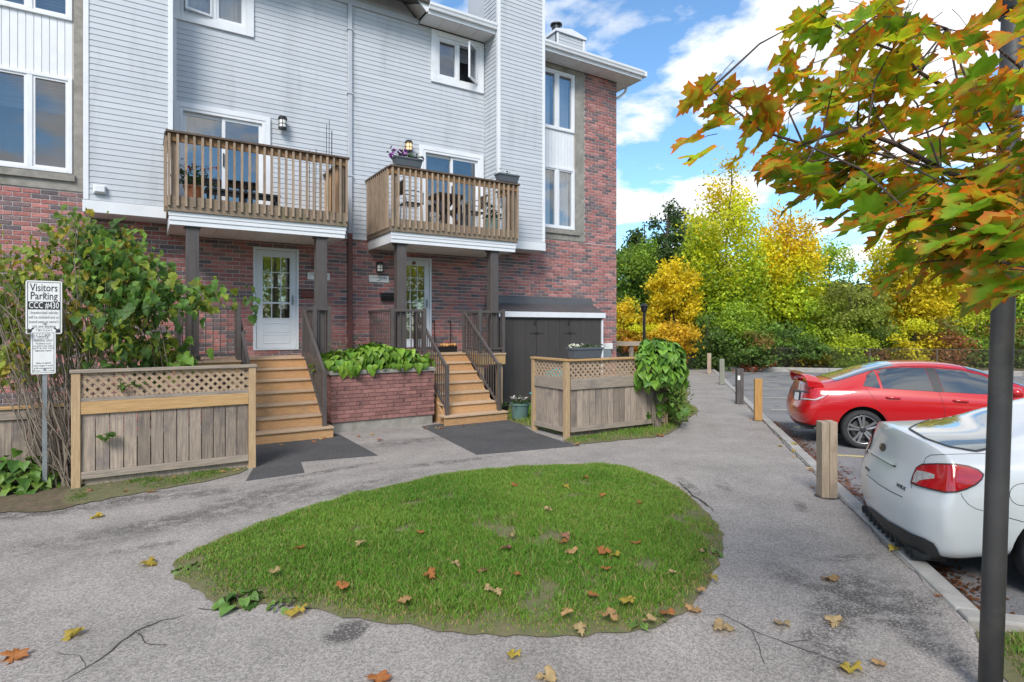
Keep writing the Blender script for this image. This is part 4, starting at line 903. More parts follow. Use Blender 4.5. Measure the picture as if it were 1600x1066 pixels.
# lid: upstand flashing, sloped panel with a fold, white front lip
pr = [(YW-0.02,2.72),(YW-0.06,2.70),(YW-0.12,2.52),(SY-0.06,2.30),(SY-0.06,2.27),(YW-0.15,2.47),(YW-0.02,2.55)]
mb = MB(); n2 = len(pr); mb.add([(SX0-0.06,y,z) for y, z in pr]+[(SX1+0.06,y,z) for y, z in pr], [(i,(i+1)%n2,n2+(i+1)%n2,n2+i) for i in range(n2)]+[tuple(range(n2-1,-1,-1)), tuple(range(n2,2*n2))])
MT['lid'] = M('lid_metal', (0.085,0.083,0.084), (0.07,0.068,0.07), 3, rough=0.4); obj('lid', mb, MT['lid'], sh)
mb = MB(); mb.box(SX0-0.07, SX1+0.07, SY-0.085, SY-0.062, 2.16, 2.295); obj('front_lip', mb, MT['white'], sh, bevel=0.004)
mb = MB(); mb.box(SX0-0.02, SX1+0.02, SY-0.04, SY+0.03, 2.124, 2.27); obj('head_rail', mb, MT['shed'], sh)
mb = MB(); mb.box(SX1-0.02, SX1+0.03, SY-0.03, SY+0.02, 0.0, 2.12); obj('corner_trim', mb, MT['white'], sh)

# ================================================================== SMALL THINGS ON THE FACADE
MT['lampglass'] = M('frosted_glass', (0.75,0.73,0.68), rough=0.5)
m, t_, b_ = new_mat('lit_lamp_glass'); b_.inputs['Base Color'].default_value = (0.8,0.6,0.35,1); b_.inputs['Emission Color'].default_value = (1.0,0.62,0.25,1); b_.inputs['Emission Strength'].default_value = 0.28; MT['litglass'] = m
def lantern(p, label, lit=False, w_=0.17, h=0.24):
    x, y, z = p; l = thing('wall_lantern', label, 'lantern', (x, y, z), group='wall lanterns')
    mb = MB(); mb.box(x-0.05, x+0.05, y-0.025, y, z-0.06, z+0.06); obj('back_plate', mb, MT['black'], l)
    yc = y-0.11; r_ = w_/2
    mb = MB(); mb.lathe([(0.001,h/2+0.02),(r_*0.8,h/2+0.015),(r_*1.05,h/2-0.02),(r_*1.05,h/2-0.04),(0.001,h/2-0.04)], 16, c=(x,yc,z)); mb.lathe([(0.001,-h/2),(r_,-h/2),(r_,-h/2+0.03),(0.001,-h/2+0.03)], 16, c=(x,yc,z)); obj('cap', mb, MT['black'], l)
    mb = MB(); mb.lathe([(r_*0.85,-h/2+0.03),(r_*0.85,h/2-0.04)], 16, c=(x,yc,z)); obj('glass', mb, MT['litglass'] if lit else MT['lampglass'], l, smooth=True)
    for k in range(6):
        a = k*math.pi/3+0.3; mb = MB(); mb.tube([(x+r_*0.9*math.cos(a),yc+r_*0.9*math.sin(a),z-h/2+0.02),(x+r_*0.9*math.cos(a),yc+r_*0.9*math.sin(a),z+h/2-0.03)], 0.006, 5); obj('cage_bar', mb, MT['black'], l)
    for zz in (z-0.02, z+h/2-0.055):
        mb = MB(); pts = [(x+r_*0.91*math.cos(i*math.pi/8),yc+r_*0.91*math.sin(i*math.pi/8),zz) for i in range(17)]; mb.tube(pts, 0.006, 5); obj('cage_ring', mb, MT['black'], l)
    mb = MB(); mb.bar((x,y-0.02,z+h/2-0.03),(x,yc,z+h/2+0.0),0.03,0.03); obj('arm', mb, MT['black'], l)
yb_ = YW-0.016
q = Lp(440,195,yb_); lantern(q, 'black wall lantern on grey siding beside the patio door of the balcony without flower boxes')
q = Lp(636,231,yb_); lantern(q, 'wall lantern glowing warm behind the purple flowers', True)
q = Lp(591,419,YW-0.014); lantern(q, 'wall lantern on brick above the white address plate', False, 0.16, 0.22)
q = Lp(494,412,YW-0.014); lantern(q, 'wall lantern on brick behind the steel column', False, 0.16, 0.22)
def text_mesh(name, body, size, mat, parent, loc, rot, align='CENTER', width=None, ext=0.0008, bold=0.0):
    cu = bpy.data.curves.new(name, 'FONT'); cu.body = body; cu.size = size; cu.align_x = align; cu.align_y = 'CENTER'; cu.extrude = ext; cu.resolution_u = 2; cu.offset = bold
    tmp = bpy.data.objects.new('tmp_text', cu); COL.objects.link(tmp); dg = bpy.context.evaluated_depsgraph_get(); dg.update()
    me = bpy.data.meshes.new_from_object(tmp.evaluated_get(dg)); bpy.data.objects.remove(tmp); bpy.data.curves.remove(cu)
    me.name = name; me.materials.clear(); me.materials.append(mat)
    if width:
        xs = [v.co.x for v in me.vertices]
        if xs:
            s_ = width/(max(xs)-min(xs))
            for v_ in me.vertices: v_.co.x *= s_
    o = bpy.data.objects.new(name, me); o.location = loc; o.rotation_euler = rot; return link(o, parent)
MT['ink'] = M('black_ink', (0.02,0.02,0.022), rough=0.6)
MT['plate'] = M('white_plate', (0.72,0.72,0.70), (0.66,0.66,0.64), 8, rough=0.4)
MT['greytext'] = M('grey_ink', (0.12,0.12,0.125), rough=0.6)
def address(px, py, l1, l2, label, w_=0.46):
    p = Lp(px, py, YW-0.014); o = thing('address_plate', label, 'address plate', p, group='address plates')
    mb = MB(); mb.box(p.x-w_/2, p.x+w_/2, p.y-0.008, p.y, p.z-0.075, p.z+0.075); obj('plate', mb, MT['plate'], o, bevel=0.003)
    text_mesh('lettering', l1, 0.062, MT['ink'], o, (p.x, p.y-0.009, p.z+0.028), (R(90),0,0), width=w_*0.86)
    text_mesh('lettering', l2, 0.062, MT['ink'], o, (p.x, p.y-0.009, p.z-0.035), (R(90),0,0))
address(592, 436, '5 Timberview Way', '#47', 'white address plate under the lantern near the red downspout')
address(498, 432, '5 Timberview Way', '#46', 'white address plate half hidden behind the steel column')
def mailbox(px, py, w_, h, mat, label, round_=False):
    p = Lp(px, py, YW-0.014); o = thing('mailbox', label, 'mailbox', p, group='wall mailboxes')
    mb = MB(); pr = [(0,-h/2),(-0.07,-h/2),(-0.10,h/2-0.05),(-0.09,h/2-0.02),(0,h/2)]
    n2 = len(pr); mb.add([(p.x-w_/2+(0.02 if i in (0,1) else 0),p.y+y,p.z+z) for i, (y, z) in enumerate(pr)]+[(p.x+w_/2-(0.02 if i in (0,1) else 0),p.y+y,p.z+z) for i, (y, z) in enumerate(pr)], [(i,(i+1)%n2,n2+(i+1)%n2,n2+i) for i in range(n2)]+[tuple(range(n2-1,-1,-1)), tuple(range(n2,2*n2))]); obj('body', mb, mat, o, bevel=0.006)
    mb = MB(); mb.box(p.x-w_/2-0.008, p.x+w_/2+0.008, p.y-0.11, p.y, p.z+h/2-0.015, p.z+h/2+0.012); obj('lid', mb, mat, o, bevel=0.005)
mailbox(607, 465, 0.40, 0.17, MT['black'], 'black mailbox on brick beside the steel column'); mailbox(483, 459, 0.36, 0.16, MT['red_paint'], 'reddish brown mailbox beside the panelled white door')
p = Lp(945, 543, YW-0.014); o = thing('utility_box', 'small pale utility box at the foot of the brick corner', 'utility box', p)
mb = MB(); mb.box(p.x-0.2, p.x+0.2, p.y-0.12, p.y, p.z-0.05, p.z+0.12); obj('cover', mb, MT['plate'], o, bevel=0.01); mb = MB(); mb.box(p.x-0.16, p.x+0.16, p.y-0.10, p.y, p.z-0.35, p.z-0.052); obj('case', mb, MT['steel'], o, bevel=0.01)

# ------------------------------------------------------------------ leaf and flower helpers
def leaf_shape(kind):
    """2-D outline + fold; returns verts (x along the midrib, y across, z), triangle faces, edge weight per vertex"""
    if kind == 'maple':
        half = [(0.00,0.0),(0.02,0.10),(-0.10,0.24),(-0.02,0.26),(0.02,0.36),(0.12,0.30),(0.20,0.52),(0.27,0.46),(0.40,0.50),(0.42,0.40),(0.56,0.42),(0.50,0.28),(0.44,0.16),(0.58,0.20),(0.68,0.30),(0.72,0.20),(0.84,0.20),(0.80,0.10),(1.0,0.0)]
        pts = half + [(x,-y) for x, y in reversed(half[1:-1])]; c = (0.36, 0.0)
    elif kind == 'heart':
        half = [(0.0,0.0),(-0.10,0.18),(-0.04,0.38),(0.14,0.48),(0.38,0.44),(0.62,0.30),(0.84,0.12),(1.0,0.0)]; pts = half+[(x,-y) for x, y in reversed(half[1:-1])]; c = (0.35,0)
    elif kind == 'oval':
        half = [(0.0,0.0),(0.10,0.13),(0.28,0.25),(0.50,0.27),(0.75,0.16),(1.0,0.0)]; pts = half+[(x,-y) for x, y in reversed(half[1:-1])]; c = (0.45,0)
    elif kind == 'lobed':
        half = [(0.0,0.0),(-0.06,0.22),(0.08,0.30),(0.18,0.48),(0.34,0.40),(0.46,0.42),(0.56,0.30),(0.74,0.24),(0.80,0.10),(1.0,0.0)]; pts = half+[(x,-y) for x, y in reversed(half[1:-1])]; c = (0.4,0)
    return pts, c
def leaf_mesh(name, kind, size, cin, cout, curl=0.25, fold=0.25, mat=None, seed=0, wav=0.04):
    r = random.Random(seed); pts, c = leaf_shape(kind); n_ = len(pts)
    def zf(x, y): return -curl*(x-0.1)**2 + fold*abs(y) + wav*math.sin(9*x+7*y+seed)
    ring = [(c[0]+(x-c[0])*0.55, c[1]+(y-c[1])*0.55) for x, y in pts]
    V = [(c[0],c[1],zf(*c))]+[(x,y,zf(x,y)) for x, y in ring]+[(x,y,zf(x,y)) for x, y in pts]
    V = [(x*size,y*size,z*size) for x, y, z in V]
    Fs = [(0,1+i,1+(i+1)%n_) for i in range(n_)]+[(1+i,1+n_+i,1+n_+(i+1)%n_,1+(i+1)%n_) for i in range(n_)]
    cols = [cin]*(1+n_)
    for i, (x, y) in enumerate(pts):
        k = min(1, max(0, r.uniform(0.15,1.2))); cols.append(tuple(a*(1-k)+b_*k for a, b_ in zip(cin, cout)))
    for i in range(n_):
        k = max(0, r.uniform(-0.25, 0.35)); cols[1+i] = tuple(a*(1-k)+b_*k for a, b_ in zip(cin, cout))
    me = bpy.data.meshes.new(name); me.from_pydata(V, [], Fs); me.update(); set_col(me, np.array(cols)); me.materials.append(mat or MT['leaf'])
    me.polygons.foreach_set('use_smooth', [True]*len(me.polygons)); return me
def merge_copies(name, items, mat):
    """items: (mesh, Matrix, tint) -> one mesh with the col attribute"""
    Vs, Cs, off, faces = [], [], 0, []
    cache = {}
    for me, M4, tint in items:
        if me.name not in cache:
            v_ = np.zeros(len(me.vertices)*3, np.float32); me.vertices.foreach_get('co', v_); c_ = np.zeros(len(me.vertices)*4, np.float32); me.color_attributes['col'].data.foreach_get('color', c_)
            cache[me.name] = (v_.reshape(-1,3), c_.reshape(-1,4)[:,:3], [tuple(p.vertices) for p in me.polygons])
        v_, c_, f_ = cache[me.name]; m3 = np.array(M4.to_3x3()); Vs.append(v_@m3.T+np.array(M4.translation)); Cs.append(c_*tint); faces += [tuple(i+off for i in f) for f in f_]; off += len(v_)
    me = bpy.data.meshes.new(name); me.from_pydata(np.concatenate(Vs).tolist(), [], faces); me.update(); set_col(me, np.concatenate(Cs)); me.materials.append(mat)
    me.polygons.foreach_set('use_smooth', [True]*len(me.polygons)); return me
def leaf_matrix(p, yaw, pitch, roll, s): return Matrix.Translation(p) @ Euler((roll, pitch, yaw), 'XYZ').to_matrix().to_4x4() @ Matrix.Scale(s, 4)
def blossoms(root, name, pts, size, cols, seed=0):
    r = random.Random(seed)
    for p in pts:
        mb = MB(); c = r.choice(cols); M4 = Matrix.Translation(p) @ Euler((r.uniform(-0.9,0.9), r.uniform(-0.9,0.9), r.uniform(0,6)), 'XYZ').to_matrix().to_4x4(); vs = [M4 @ Vector((0,0,0))]
        for k in range(10):
            a = k*math.pi/5; rr = size*(1.0 if k % 2 == 0 else 0.72)*r.uniform(0.85,1.1); vs.append(M4 @ Vector((rr*math.cos(a), rr*math.sin(a), size*0.35)))
        mb.add(vs, [(0,1+k,1+(k+1)%10) for k in range(10)]); me = mb.mesh(name, MT['flower'], True); set_col(me, np.array([tuple(x*0.6 for x in c)]+[c]*10)); obj(name, me, None, root)
def greens(root, name, n_, cx_, cy_, cz_, sx_, sy_, sz_, size, seed, c1=(0.05,0.11,0.02), c2=(0.11,0.18,0.04), kind='oval'):
    r = random.Random(seed); ms = [leaf_mesh(name, kind, size, c1, c2, seed=seed+i) for i in range(2)]
    it = []
    for _ in range(n_): it.append((r.choice(ms), leaf_matrix(Vector((cx_+r.gauss(0,sx_), cy_+r.gauss(0,sy_), cz_+abs(r.gauss(0,sz_)))), r.uniform(0,6.28), r.uniform(-1.2,0.6), r.uniform(-0.8,0.8), r.uniform(0.6,1.2)), r.uniform(0.7,1.25)))
    return obj(name, merge_copies(name, it, MT['leaf']), None, root)
def trough(root, x0, x1, y0, y1, z0, z1, mat):
    """tapered box with a rolled rim, on legs hooked over a rail"""
    t = 0.035; mb = MB(); vs = [(x0+t,y0+t,z0),(x1-t,y0+t,z0),(x1-t,y1-t,z0),(x0+t,y1-t,z0),(x0,y0,z1),(x1,y0,z1),(x1,y1,z1),(x0,y1,z1),(x0+0.015,y0+0.015,z1),(x1-0.015,y0+0.015,z1),(x1-0.015,y1-0.015,z1),(x0+0.015,y1-0.015,z1),(x0+0.02,y0+0.02,z1-0.03),(x1-0.02,y0+0.02,z1-0.03),(x1-0.02,y1-0.02,z1-0.03),(x0+0.02,y1-0.02,z1-0.03)]
    mb.add(vs, [(3,2,1,0),(0,1,5,4),(1,2,6,5),(2,3,7,6),(3,0,4,7),(4,5,9,8),(5,6,10,9),(6,7,11,10),(7,4,8,11),(8,9,13,12),(9,10,14,13),(10,11,15,14),(11,8,12,15)]); obj('box', mb, mat, root, bevel=0.008)
    mb = MB(); mb.box(x0-0.008, x1+0.008, y0-0.008, y0+0.014, z1-0.032, z1+0.002); mb.box(x0-0.008, x1+0.008, y1-0.014, y1+0.008, z1-0.032, z1+0.002); mb.box(x0-0.008, x0+0.014, y0+0.014, y1-0.014, z1-0.032, z1+0.002); mb.box(x1-0.014, x1+0.008, y0+0.014, y1-0.014, z1-0.032, z1+0.002); obj('rim', mb, mat, root, bevel=0.005)
    mb = MB(); mb.add([(x0+0.02,y0+0.02,z1-0.025),(x1-0.02,y0+0.02,z1-0.025),(x1-0.02,y1-0.02,z1-0.025),(x0+0.02,y1-0.02,z1-0.025)], [(0,1,2,3)]); obj('soil', mb, MT['soil'], root)
a, b2 = Lp(611,258,YD), Lp(654,268,YD)
fb1 = thing('flower_box', 'slate flower box of purple petunias on the balcony rail', 'flower box', ((a.x+b2.x)/2+0.02, YD, 5.17), group='slate flower boxes'); x0 = 4.24; trough(fb1, x0, x0+0.60, YD-0.10, YD+0.12, 5.168, 5.34, MT['planter'])
r = random.Random(5); blossoms(fb1, 'petunia', [Vector((x0+r.uniform(-0.06,0.62), YD+r.uniform(-0.12,0.08), 5.35+r.uniform(-0.01,0.04)+ (0.14*r.random() if 0.0 < i < 14 else 0))) if i > 14 else Vector((x0+r.uniform(-0.06,0.28), YD+r.uniform(-0.12,0.08), 5.38+0.13*r.random())) for i in range(26)], 0.045, [(0.22,0.03,0.30),(0.30,0.04,0.40),(0.45,0.15,0.5)], 1)
greens(fb1, 'foliage', 70, x0+0.3, YD, 5.34, 0.16, 0.05, 0.05, 0.08, 3)
fb2 = thing('flower_box', 'slate flower box nearly empty on the balcony rail beside the chimney chase', 'flower box', (6.95, YD, 5.17), group='slate flower boxes'); trough(fb2, 6.66, 7.20, YD-0.10, YD+0.12, 5.168, 5.34, MT['planter']); greens(fb2, 'foliage', 26, 6.9, YD, 5.33, 0.13, 0.04, 0.05, 0.06, 4)
fb3 = thing('flower_box', 'slate flower box with white blooms on the corner lattice fence', 'flower box', (6.5, 7.97, 1.36), group='slate flower boxes'); trough(fb3, 6.20, 6.86, 7.86, 8.08, 1.363, 1.55, MT['planter'])
blossoms(fb3, 'bloom', [Vector((6.24+0.22*r.random(), 7.9+0.14*r.random(), 1.56+0.05*r.random())) for _ in range(16)], 0.03, [(0.75,0.72,0.6),(0.7,0.7,0.5)], 2); greens(fb3, 'foliage', 50, 6.5, 7.97, 1.54, 0.18, 0.04, 0.025, 0.06, 5)
def pot(root, x, y, z, r0, r1, h, mat):
    mb = MB(); mb.lathe([(0.001,0.0),(r0,0.0),(r1*0.97,h*0.86),(r1*1.05,h*0.87),(r1*1.05,h),(r1*0.95,h),(r1*0.92,h*0.9),(0.001,h*0.9)], 22, c=(x,y,z)); obj('pot', mb, mat, root, smooth=False)
MT['greenpot'] = M('green_plastic', (0.10,0.17,0.15), (0.085,0.15,0.13), 4, rough=0.45); MT['terracotta'] = M('terracotta', (0.35,0.13,0.06), rough=0.8)
g1 = thing('potted_flowers', 'green plastic pot of pale flowers beside the stairs on the grass', 'potted plant', (6.52, 10.05, 0)); pot(g1, 6.52, 10.05, 0.03, 0.15, 0.20, 0.33, MT['greenpot'])
blossoms(g1, 'bloom', [Vector((6.52+r.gauss(0,0.11), 10.05+r.gauss(0,0.1), 0.40+0.08*r.random())) for _ in range(34)], 0.03, [(0.7,0.6,0.6),(0.75,0.72,0.68),(0.5,0.3,0.32)], 3); greens(g1, 'foliage', 110, 6.50, 10.05, 0.35, 0.10, 0.09, 0.05, 0.07, 6)
g1b = thing('small_pot', 'small black pot tucked behind the stairs by the shed', 'potted plant', (6.55, 10.75, 0)); pot(g1b, 6.55, 10.75, 0.02, 0.09, 0.12, 0.2, MT['black']); greens(g1b, 'foliage', 40, 6.55, 10.75, 0.2, 0.06, 0.06, 0.05, 0.06, 7)
g2 = thing('geranium_pot', 'red geraniums in a pot on the balcony without flower boxes', 'potted plant', (0.72, 11.55, 4.09)); pot(g2, 0.72, 11.5, 4.092, 0.11, 0.15, 0.25, MT['terracotta'])
greens(g2, 'foliage', 260, 0.72, 11.5, 4.36, 0.15, 0.12, 0.14, 0.08, 8, (0.03,0.065,0.018), (0.06,0.10,0.03)); blossoms(g2, 'bloom', [Vector((0.72+r.gauss(0,0.14), 11.47+r.gauss(0,0.1), 4.62+0.1*r.random())) for _ in range(22)], 0.035, [(0.4,0.03,0.03),(0.45,0.06,0.05)], 4)
g3 = thing('balcony_plant', 'leafy green plant in a pale green pot near the bistro table', 'potted plant', (6.75, 11.6, 4.09)); pot(g3, 6.72, 11.55, 4.092, 0.13, 0.18, 0.28, M('pale_green_pot', (0.28,0.42,0.36), rough=0.5)); greens(g3, 'foliage', 160, 6.78, 11.6, 4.36, 0.12, 0.1, 0.16, 0.10, 9, (0.03,0.075,0.02), (0.07,0.12,0.035))
# wire trellis spikes rising over the left balcony rail
wt = thing('wire_trellis', 'thin black wire trellis rising above the balcony rail by the downspout', 'trellis', (3.0, 11.6, 4.09))
for i, (dx, h) in enumerate(((0,1.75),(0.05,1.85),(0.10,1.65),(-0.2,1.25),(-0.32,1.2))): mb = MB(); mb.tube([(3.0+dx,11.55,4.095),(3.0+dx+0.01,11.55,4.1+h)], 0.006 if i != 2 else 0.009, 5); obj('rod', mb, MT['black'], wt)
mb = MB(); mb.tube([(2.66,11.55,4.9),(3.12,11.55,4.95)], 0.005, 5); obj('cross_wire', mb, MT['black'], wt)
# low bench on left balcony
lb = thing('low_bench', 'low dark bench beside the potted red geraniums', 'bench', (1.5, 12.2, 4.09)); mb = MB(); mb.box(0.95, 2.25, 12.0, 12.4, 4.42, 4.47); obj('seat', mb, MT['black'], lb, bevel=0.008); mb = MB(); mb.box(0.98, 2.22, 12.03, 12.05, 4.34, 4.42); obj('apron', mb, MT['black'], lb)
for xx in (1.0, 1.6, 2.17):
    for yy in (12.03, 12.34): mb = MB(); mb.box(xx, xx+0.05, yy, yy+0.04, 4.092, 4.42); obj('leg', mb, MT['black'], lb)
# bistro table and chairs on right balcony
MT['teak'] = M('dark_teak', (0.075,0.045,0.03), (0.055,0.035,0.025), 8, rough=0.7)
bt = thing('bistro_table', 'dark wooden folding table with crossed legs between two metal chairs', 'table', (5.7, 11.8, 4.09))
for k in range(6): mb = MB(); mb.box(5.36, 6.02, 11.5+k*0.1, 11.59+k*0.1, 4.80, 4.825); obj('top_slat', mb, MT['teak'], bt)
mb = MB(); mb.box(5.38, 6.0, 11.5, 12.08, 4.76, 4.799); obj('top_frame', mb, MT['teak'], bt)
for yy in (11.55, 12.0):
    mb = MB(); mb.bar((5.45,yy,4.09),(5.95,yy,4.76),0.03,0.05); obj('leg', mb, MT['teak'], bt); mb = MB(); mb.bar((5.95,yy+0.035,4.09),(5.45,yy+0.035,4.76),0.03,0.05); obj('leg', mb, MT['teak'], bt)
def bistro_chair(x, y, s_, label):
    c = thing('bistro_chair', label, 'chair', (x, y, 4.09), group='bistro chairs on the balcony'); pale = MT['steel']
    mb = MB(); mb.box(x-0.20, x+0.20, y-0.20, y+0.20, 4.52, 4.555); obj('seat', mb, MT['black'], c, bevel=0.01)
    for xx in (-0.19, 0.19):
        for yy in (-0.18, 0.18): mb = MB(); mb.tube([(x+xx,y+yy,4.09),(x+xx*0.9,y+yy*0.9,4.53)], 0.012, 6); obj('leg', mb, pale, c)
    for yy in (-0.19, 0.19): mb = MB(); mb.tube([(x-s_*0.19,y+yy,4.53),(x-s_*0.24,y+yy,4.80),(x-s_*0.27,y+yy*0.9,5.0)], 0.012, 6); obj('back_post', mb, pale, c)
    mb = MB(); mb.box(x-s_*0.27-0.02, x-s_*0.27+0.02, y-0.19, y+0.19, 4.70, 4.98); obj('backrest', mb, MT['teak'], c, bevel=0.008)
    for yy in (-0.21, 0.21): mb = MB(); mb.tube([(x-s_*0.24,y+yy,4.76),(x,y+yy,4.80),(x+s_*0.18,y+yy,4.76),(x+s_*0.18,y+yy,4.55)], 0.012, 6); obj('armrest', mb, pale, c)
bistro_chair(4.85, 11.75, 1, 'dark metal chair at the bistro table nearest the purple flowers'); bistro_chair(6.45, 11.9, -1, 'dark metal chair at the bistro table next to the balcony plant')
# trough of orange gourds by the right door
gt = thing('gourd_trough', 'black trough filled with small orange gourds on the stair landing', 'trough', (6.0, 12.35, ZP)); mb = MB(); mb.box(5.80, 6.22, 12.28, 12.48, ZP+0.002, ZP+0.13); obj('trough', mb, MT['black'], gt, bevel=0.008)
MT['gourd'] = M('gourd', (0.55,0.22,0.05), (0.45,0.30,0.12), 6, rough=0.5, rnd=0.3)
for k in range(12):
    gx, gy = 5.84+k*0.033, 12.33+0.1*(k%2); mb = MB(); mb.lathe([(0.001,-0.035),(0.03,-0.028),(0.043,0),(0.03,0.03),(0.001,0.026)], 10, c=(gx,gy,ZP+0.155+random.uniform(-0.01,0.03))); obj('gourd', mb, MT['gourd'], gt, smooth=True)
for xx in (5.78, 6.20):
    o = thing('grab_rail', 'thin black grab rail fixed to the brick beside the orange gourds', 'handrail', (xx, YW, ZP), group='black grab rails by the gourds'); mb = MB(); mb.tube([(xx,YW-0.013,ZP+0.72),(xx,YW-0.12,ZP+0.74),(xx,YW-0.14,ZP+0.70),(xx,YW-0.14,ZP+0.002)], 0.012, 6); obj('bar', mb, MT['black'], o)
# turquoise garden chair behind the corner fence
tq = M('turquoise_plastic', (0.03,0.38,0.45), rough=0.45); gc = thing('garden_chair', 'turquoise slatted garden chair behind the corner fence', 'chair', (7.10, 9.75, 0))
Mc = Matrix.Translation((7.10, 9.75, 0.03)) @ Matrix.Rotation(R(-65), 4, 'Z')
for k in range(5):
    mb = MB(); mb.add([Mc @ Vector(v) for v in MB().box(-0.25+k*0.1, -0.16+k*0.1, 0.20, 0.225, 0.30, 0.95+0.05*(2-abs(k-2))).v], MB().box(0,1,0,1,0,1).f)
    for i, v in enumerate(mb.v):
        pass
    obj('back_slat', mb, tq, gc)
for k in range(5): mb = MB(); mb.box(-0.26, 0.26, -0.30+k*0.10, -0.21+k*0.10, 0.30, 0.325, Mc); obj('seat_slat', mb, tq, gc)
for xx in (-0.28, 0.26):
    mb = MB(); mb.box(xx, xx+0.03, -0.30, -0.22, 0, 0.52, Mc); obj('leg', mb, tq, gc); mb = MB(); mb.box(xx, xx+0.03, 0.14, 0.22, 0, 0.52, Mc); obj('leg', mb, tq, gc); mb = MB(); mb.box(xx-0.04, xx+0.07, -0.34, 0.25, 0.521, 0.545, Mc); obj('armrest', mb, tq, gc)

# ------------------------------------------------------------------ visitor parking sign
sp = Gp(70, 765); sy = sp.y; sx0 = sp.x
sg = thing('parking_sign', 'white visitors parking sign with a black band above a smaller notice on a steel post', 'sign', (sx0, sy, 0))
mb = MB(); mb.box(sx0-0.022, sx0+0.022, sy-0.012, sy+0.012, -0.02, 2.40); obj('post', mb, MT['steel'], sg)
def sign_panel(px0, px1, py0, py1, y):
    a, c = Lp(px0, py0, y), Lp(px1, py1, y); return a.x, c.x, c.z, a.z
x0, x1, z0, z1 = sign_panel(40, 97, 438, 522, sy-0.02); ys = sy-0.02
def rrect(mb_, x0, x1, z0, z1, y0, y1, r_=0.02, n_=4):
    pts = []
    for cx_, cz_, a0 in ((x1-r_,z1-r_,0),(x0+r_,z1-r_,90),(x0+r_,z0+r_,180),(x1-r_,z0+r_,270)):
        for k in range(n_+1): a = R(a0+90*k/n_); pts.append((cx_+r_*math.cos(a), cz_+r_*math.sin(a)))
    n2 = len(pts); mb_.add([(x,y0,z) for x, z in pts]+[(x,y1,z) for x, z in pts], [tuple(range(n2)), tuple(range(2*n2-1,n2-1,-1))]+[(i,n2+i,n2+(i+1)%n2,(i+1)%n2) for i in range(n2)]); return mb_
def sign_border(mb_, x0, x1, z0, z1, y, w_=0.006): frame_rect(mb_, x0+0.015, x1-0.015, z0+0.015, z1-0.015, y-0.0015, y, w_); return mb_
pn = obj('sign_panel', rrect(MB(), x0, x1, z0, z1, ys-0.004, ys), MT['plate'], sg); yf = ys-0.0045
obj('border', sign_border(MB(), x0, x1, z0, z1, yf), MT['ink'], pn)
H_ = z1-z0; W_ = x1-x0; cxs = (x0+x1)/2
def sgn_text(body, fz, size, width, mat=None, par=pn, dy=0.0, bold=0.0, cx_=None): text_mesh('lettering', body, size, mat or MT['ink'], par, (cx_ if cx_ is not None else cxs, yf-0.0005-dy, z1-H_*fz), (R(90),0,0), width=W_*width if width else None, ext=0.0006, bold=bold)
sgn_text('Visitors', 0.135, 0.125, 0.76, bold=0.001); sgn_text('Parking', 0.29, 0.125, 0.74, bold=0.001)
mb = MB(); mb.box(x0+0.018, x1-0.018, yf-0.001, yf, z1-H_*0.54, z1-H_*0.39); obj('black_band', mb, MT['ink'], pn)
sgn_text('CCC #430', 0.465, 0.105, 0.82, MT['plate'], dy=0.0012, bold=0.0008)
for i, (l, wd) in enumerate((('Unauthorized vehicles', 0.78), ('will be ticketed and or', 0.84), ('towed away at owner\'s', 0.82), ('risk and expense', 0.64))): sgn_text(l, 0.60+i*0.085, 0.05, wd, MT['greytext'])
def arrow(cx_, cz_, ang, ln=0.08):
    mb = MB(); d = Vector((math.cos(ang),0,math.sin(ang))); n_ = Vector((-d.z,0,d.x)); c = Vector((cx_,yf-0.001,cz_)); tip = c+d*ln/2
    mb.add([c-d*ln/2-n_*0.008, c-d*ln/2+n_*0.008, c+n_*0.008+d*ln*0.1, c-n_*0.008+d*ln*0.1], [(0,3,2,1)]); mb.add([tip, c+n_*0.03+d*0.0, c-n_*0.03], [(0,1,2)]); obj('arrow', mb, MT['ink'], pn)
arrow(x0+W_*0.14, z1-H_*0.925, R(225)); arrow(x1-W_*0.14, z1-H_*0.925, R(-45))
mb = MB(); frame_rect(mb, x0+W_*0.28, x1-W_*0.28, z1-H_*0.965, z1-H_*0.90, yf-0.001, yf, 0.003); obj('small_box', mb, MT['greytext'], pn); sgn_text('By-Law', 0.932, 0.032, 0.34, MT['greytext'])
x0, x1, z0, z1 = sign_panel(48, 87, 518, 584, sy-0.03); ys2 = sy-0.026
pn2 = obj('sign_panel', rrect(MB(), x0, x1, z0, z1, ys2-0.004, ys2), MT['plate'], sg); yf = ys2-0.0045; H_ = z1-z0; W_ = x1-x0; cxs = (x0+x1)/2; obj('border', sign_border(MB(), x0, x1, z0, z1, yf, 0.004), MT['greytext'], pn2)
for body, fz, sz, wd in (('C.C.C #430', 0.09, 0.05, 0.56), ('VISITOR', 0.15, 0.042, 0.44), ('PARKING ONLY', 0.215, 0.042, 0.76), ('Residents must', 0.285, 0.03, 0.6), ('not park in any visitor', 0.34, 0.03, 0.8), ('spot at any time', 0.39, 0.03, 0.86), ('Registration required', 0.45, 0.03, 0.66), ('Vehicles not registered', 0.74, 0.028, 0.62), ('may be tagged or towed', 0.80, 0.028, 0.76), ('at the owner\'s expense', 0.86, 0.028, 0.74), ('24 hours 7 days a week', 0.92, 0.028, 0.84)): sgn_text(body, fz, sz, wd, MT['greytext'], pn2)
for zz in (2.3, 1.95, 1.42): mb = MB(); mb.lathe([(0.001,0),(0.012,0),(0.012,0.006),(0.001,0.008)], 8, M=Matrix.Translation((sx0, yf-0.002, zz)) @ Matrix.Rotation(R(90),4,'X')); obj('bolt', mb, MT['steel'], sg)

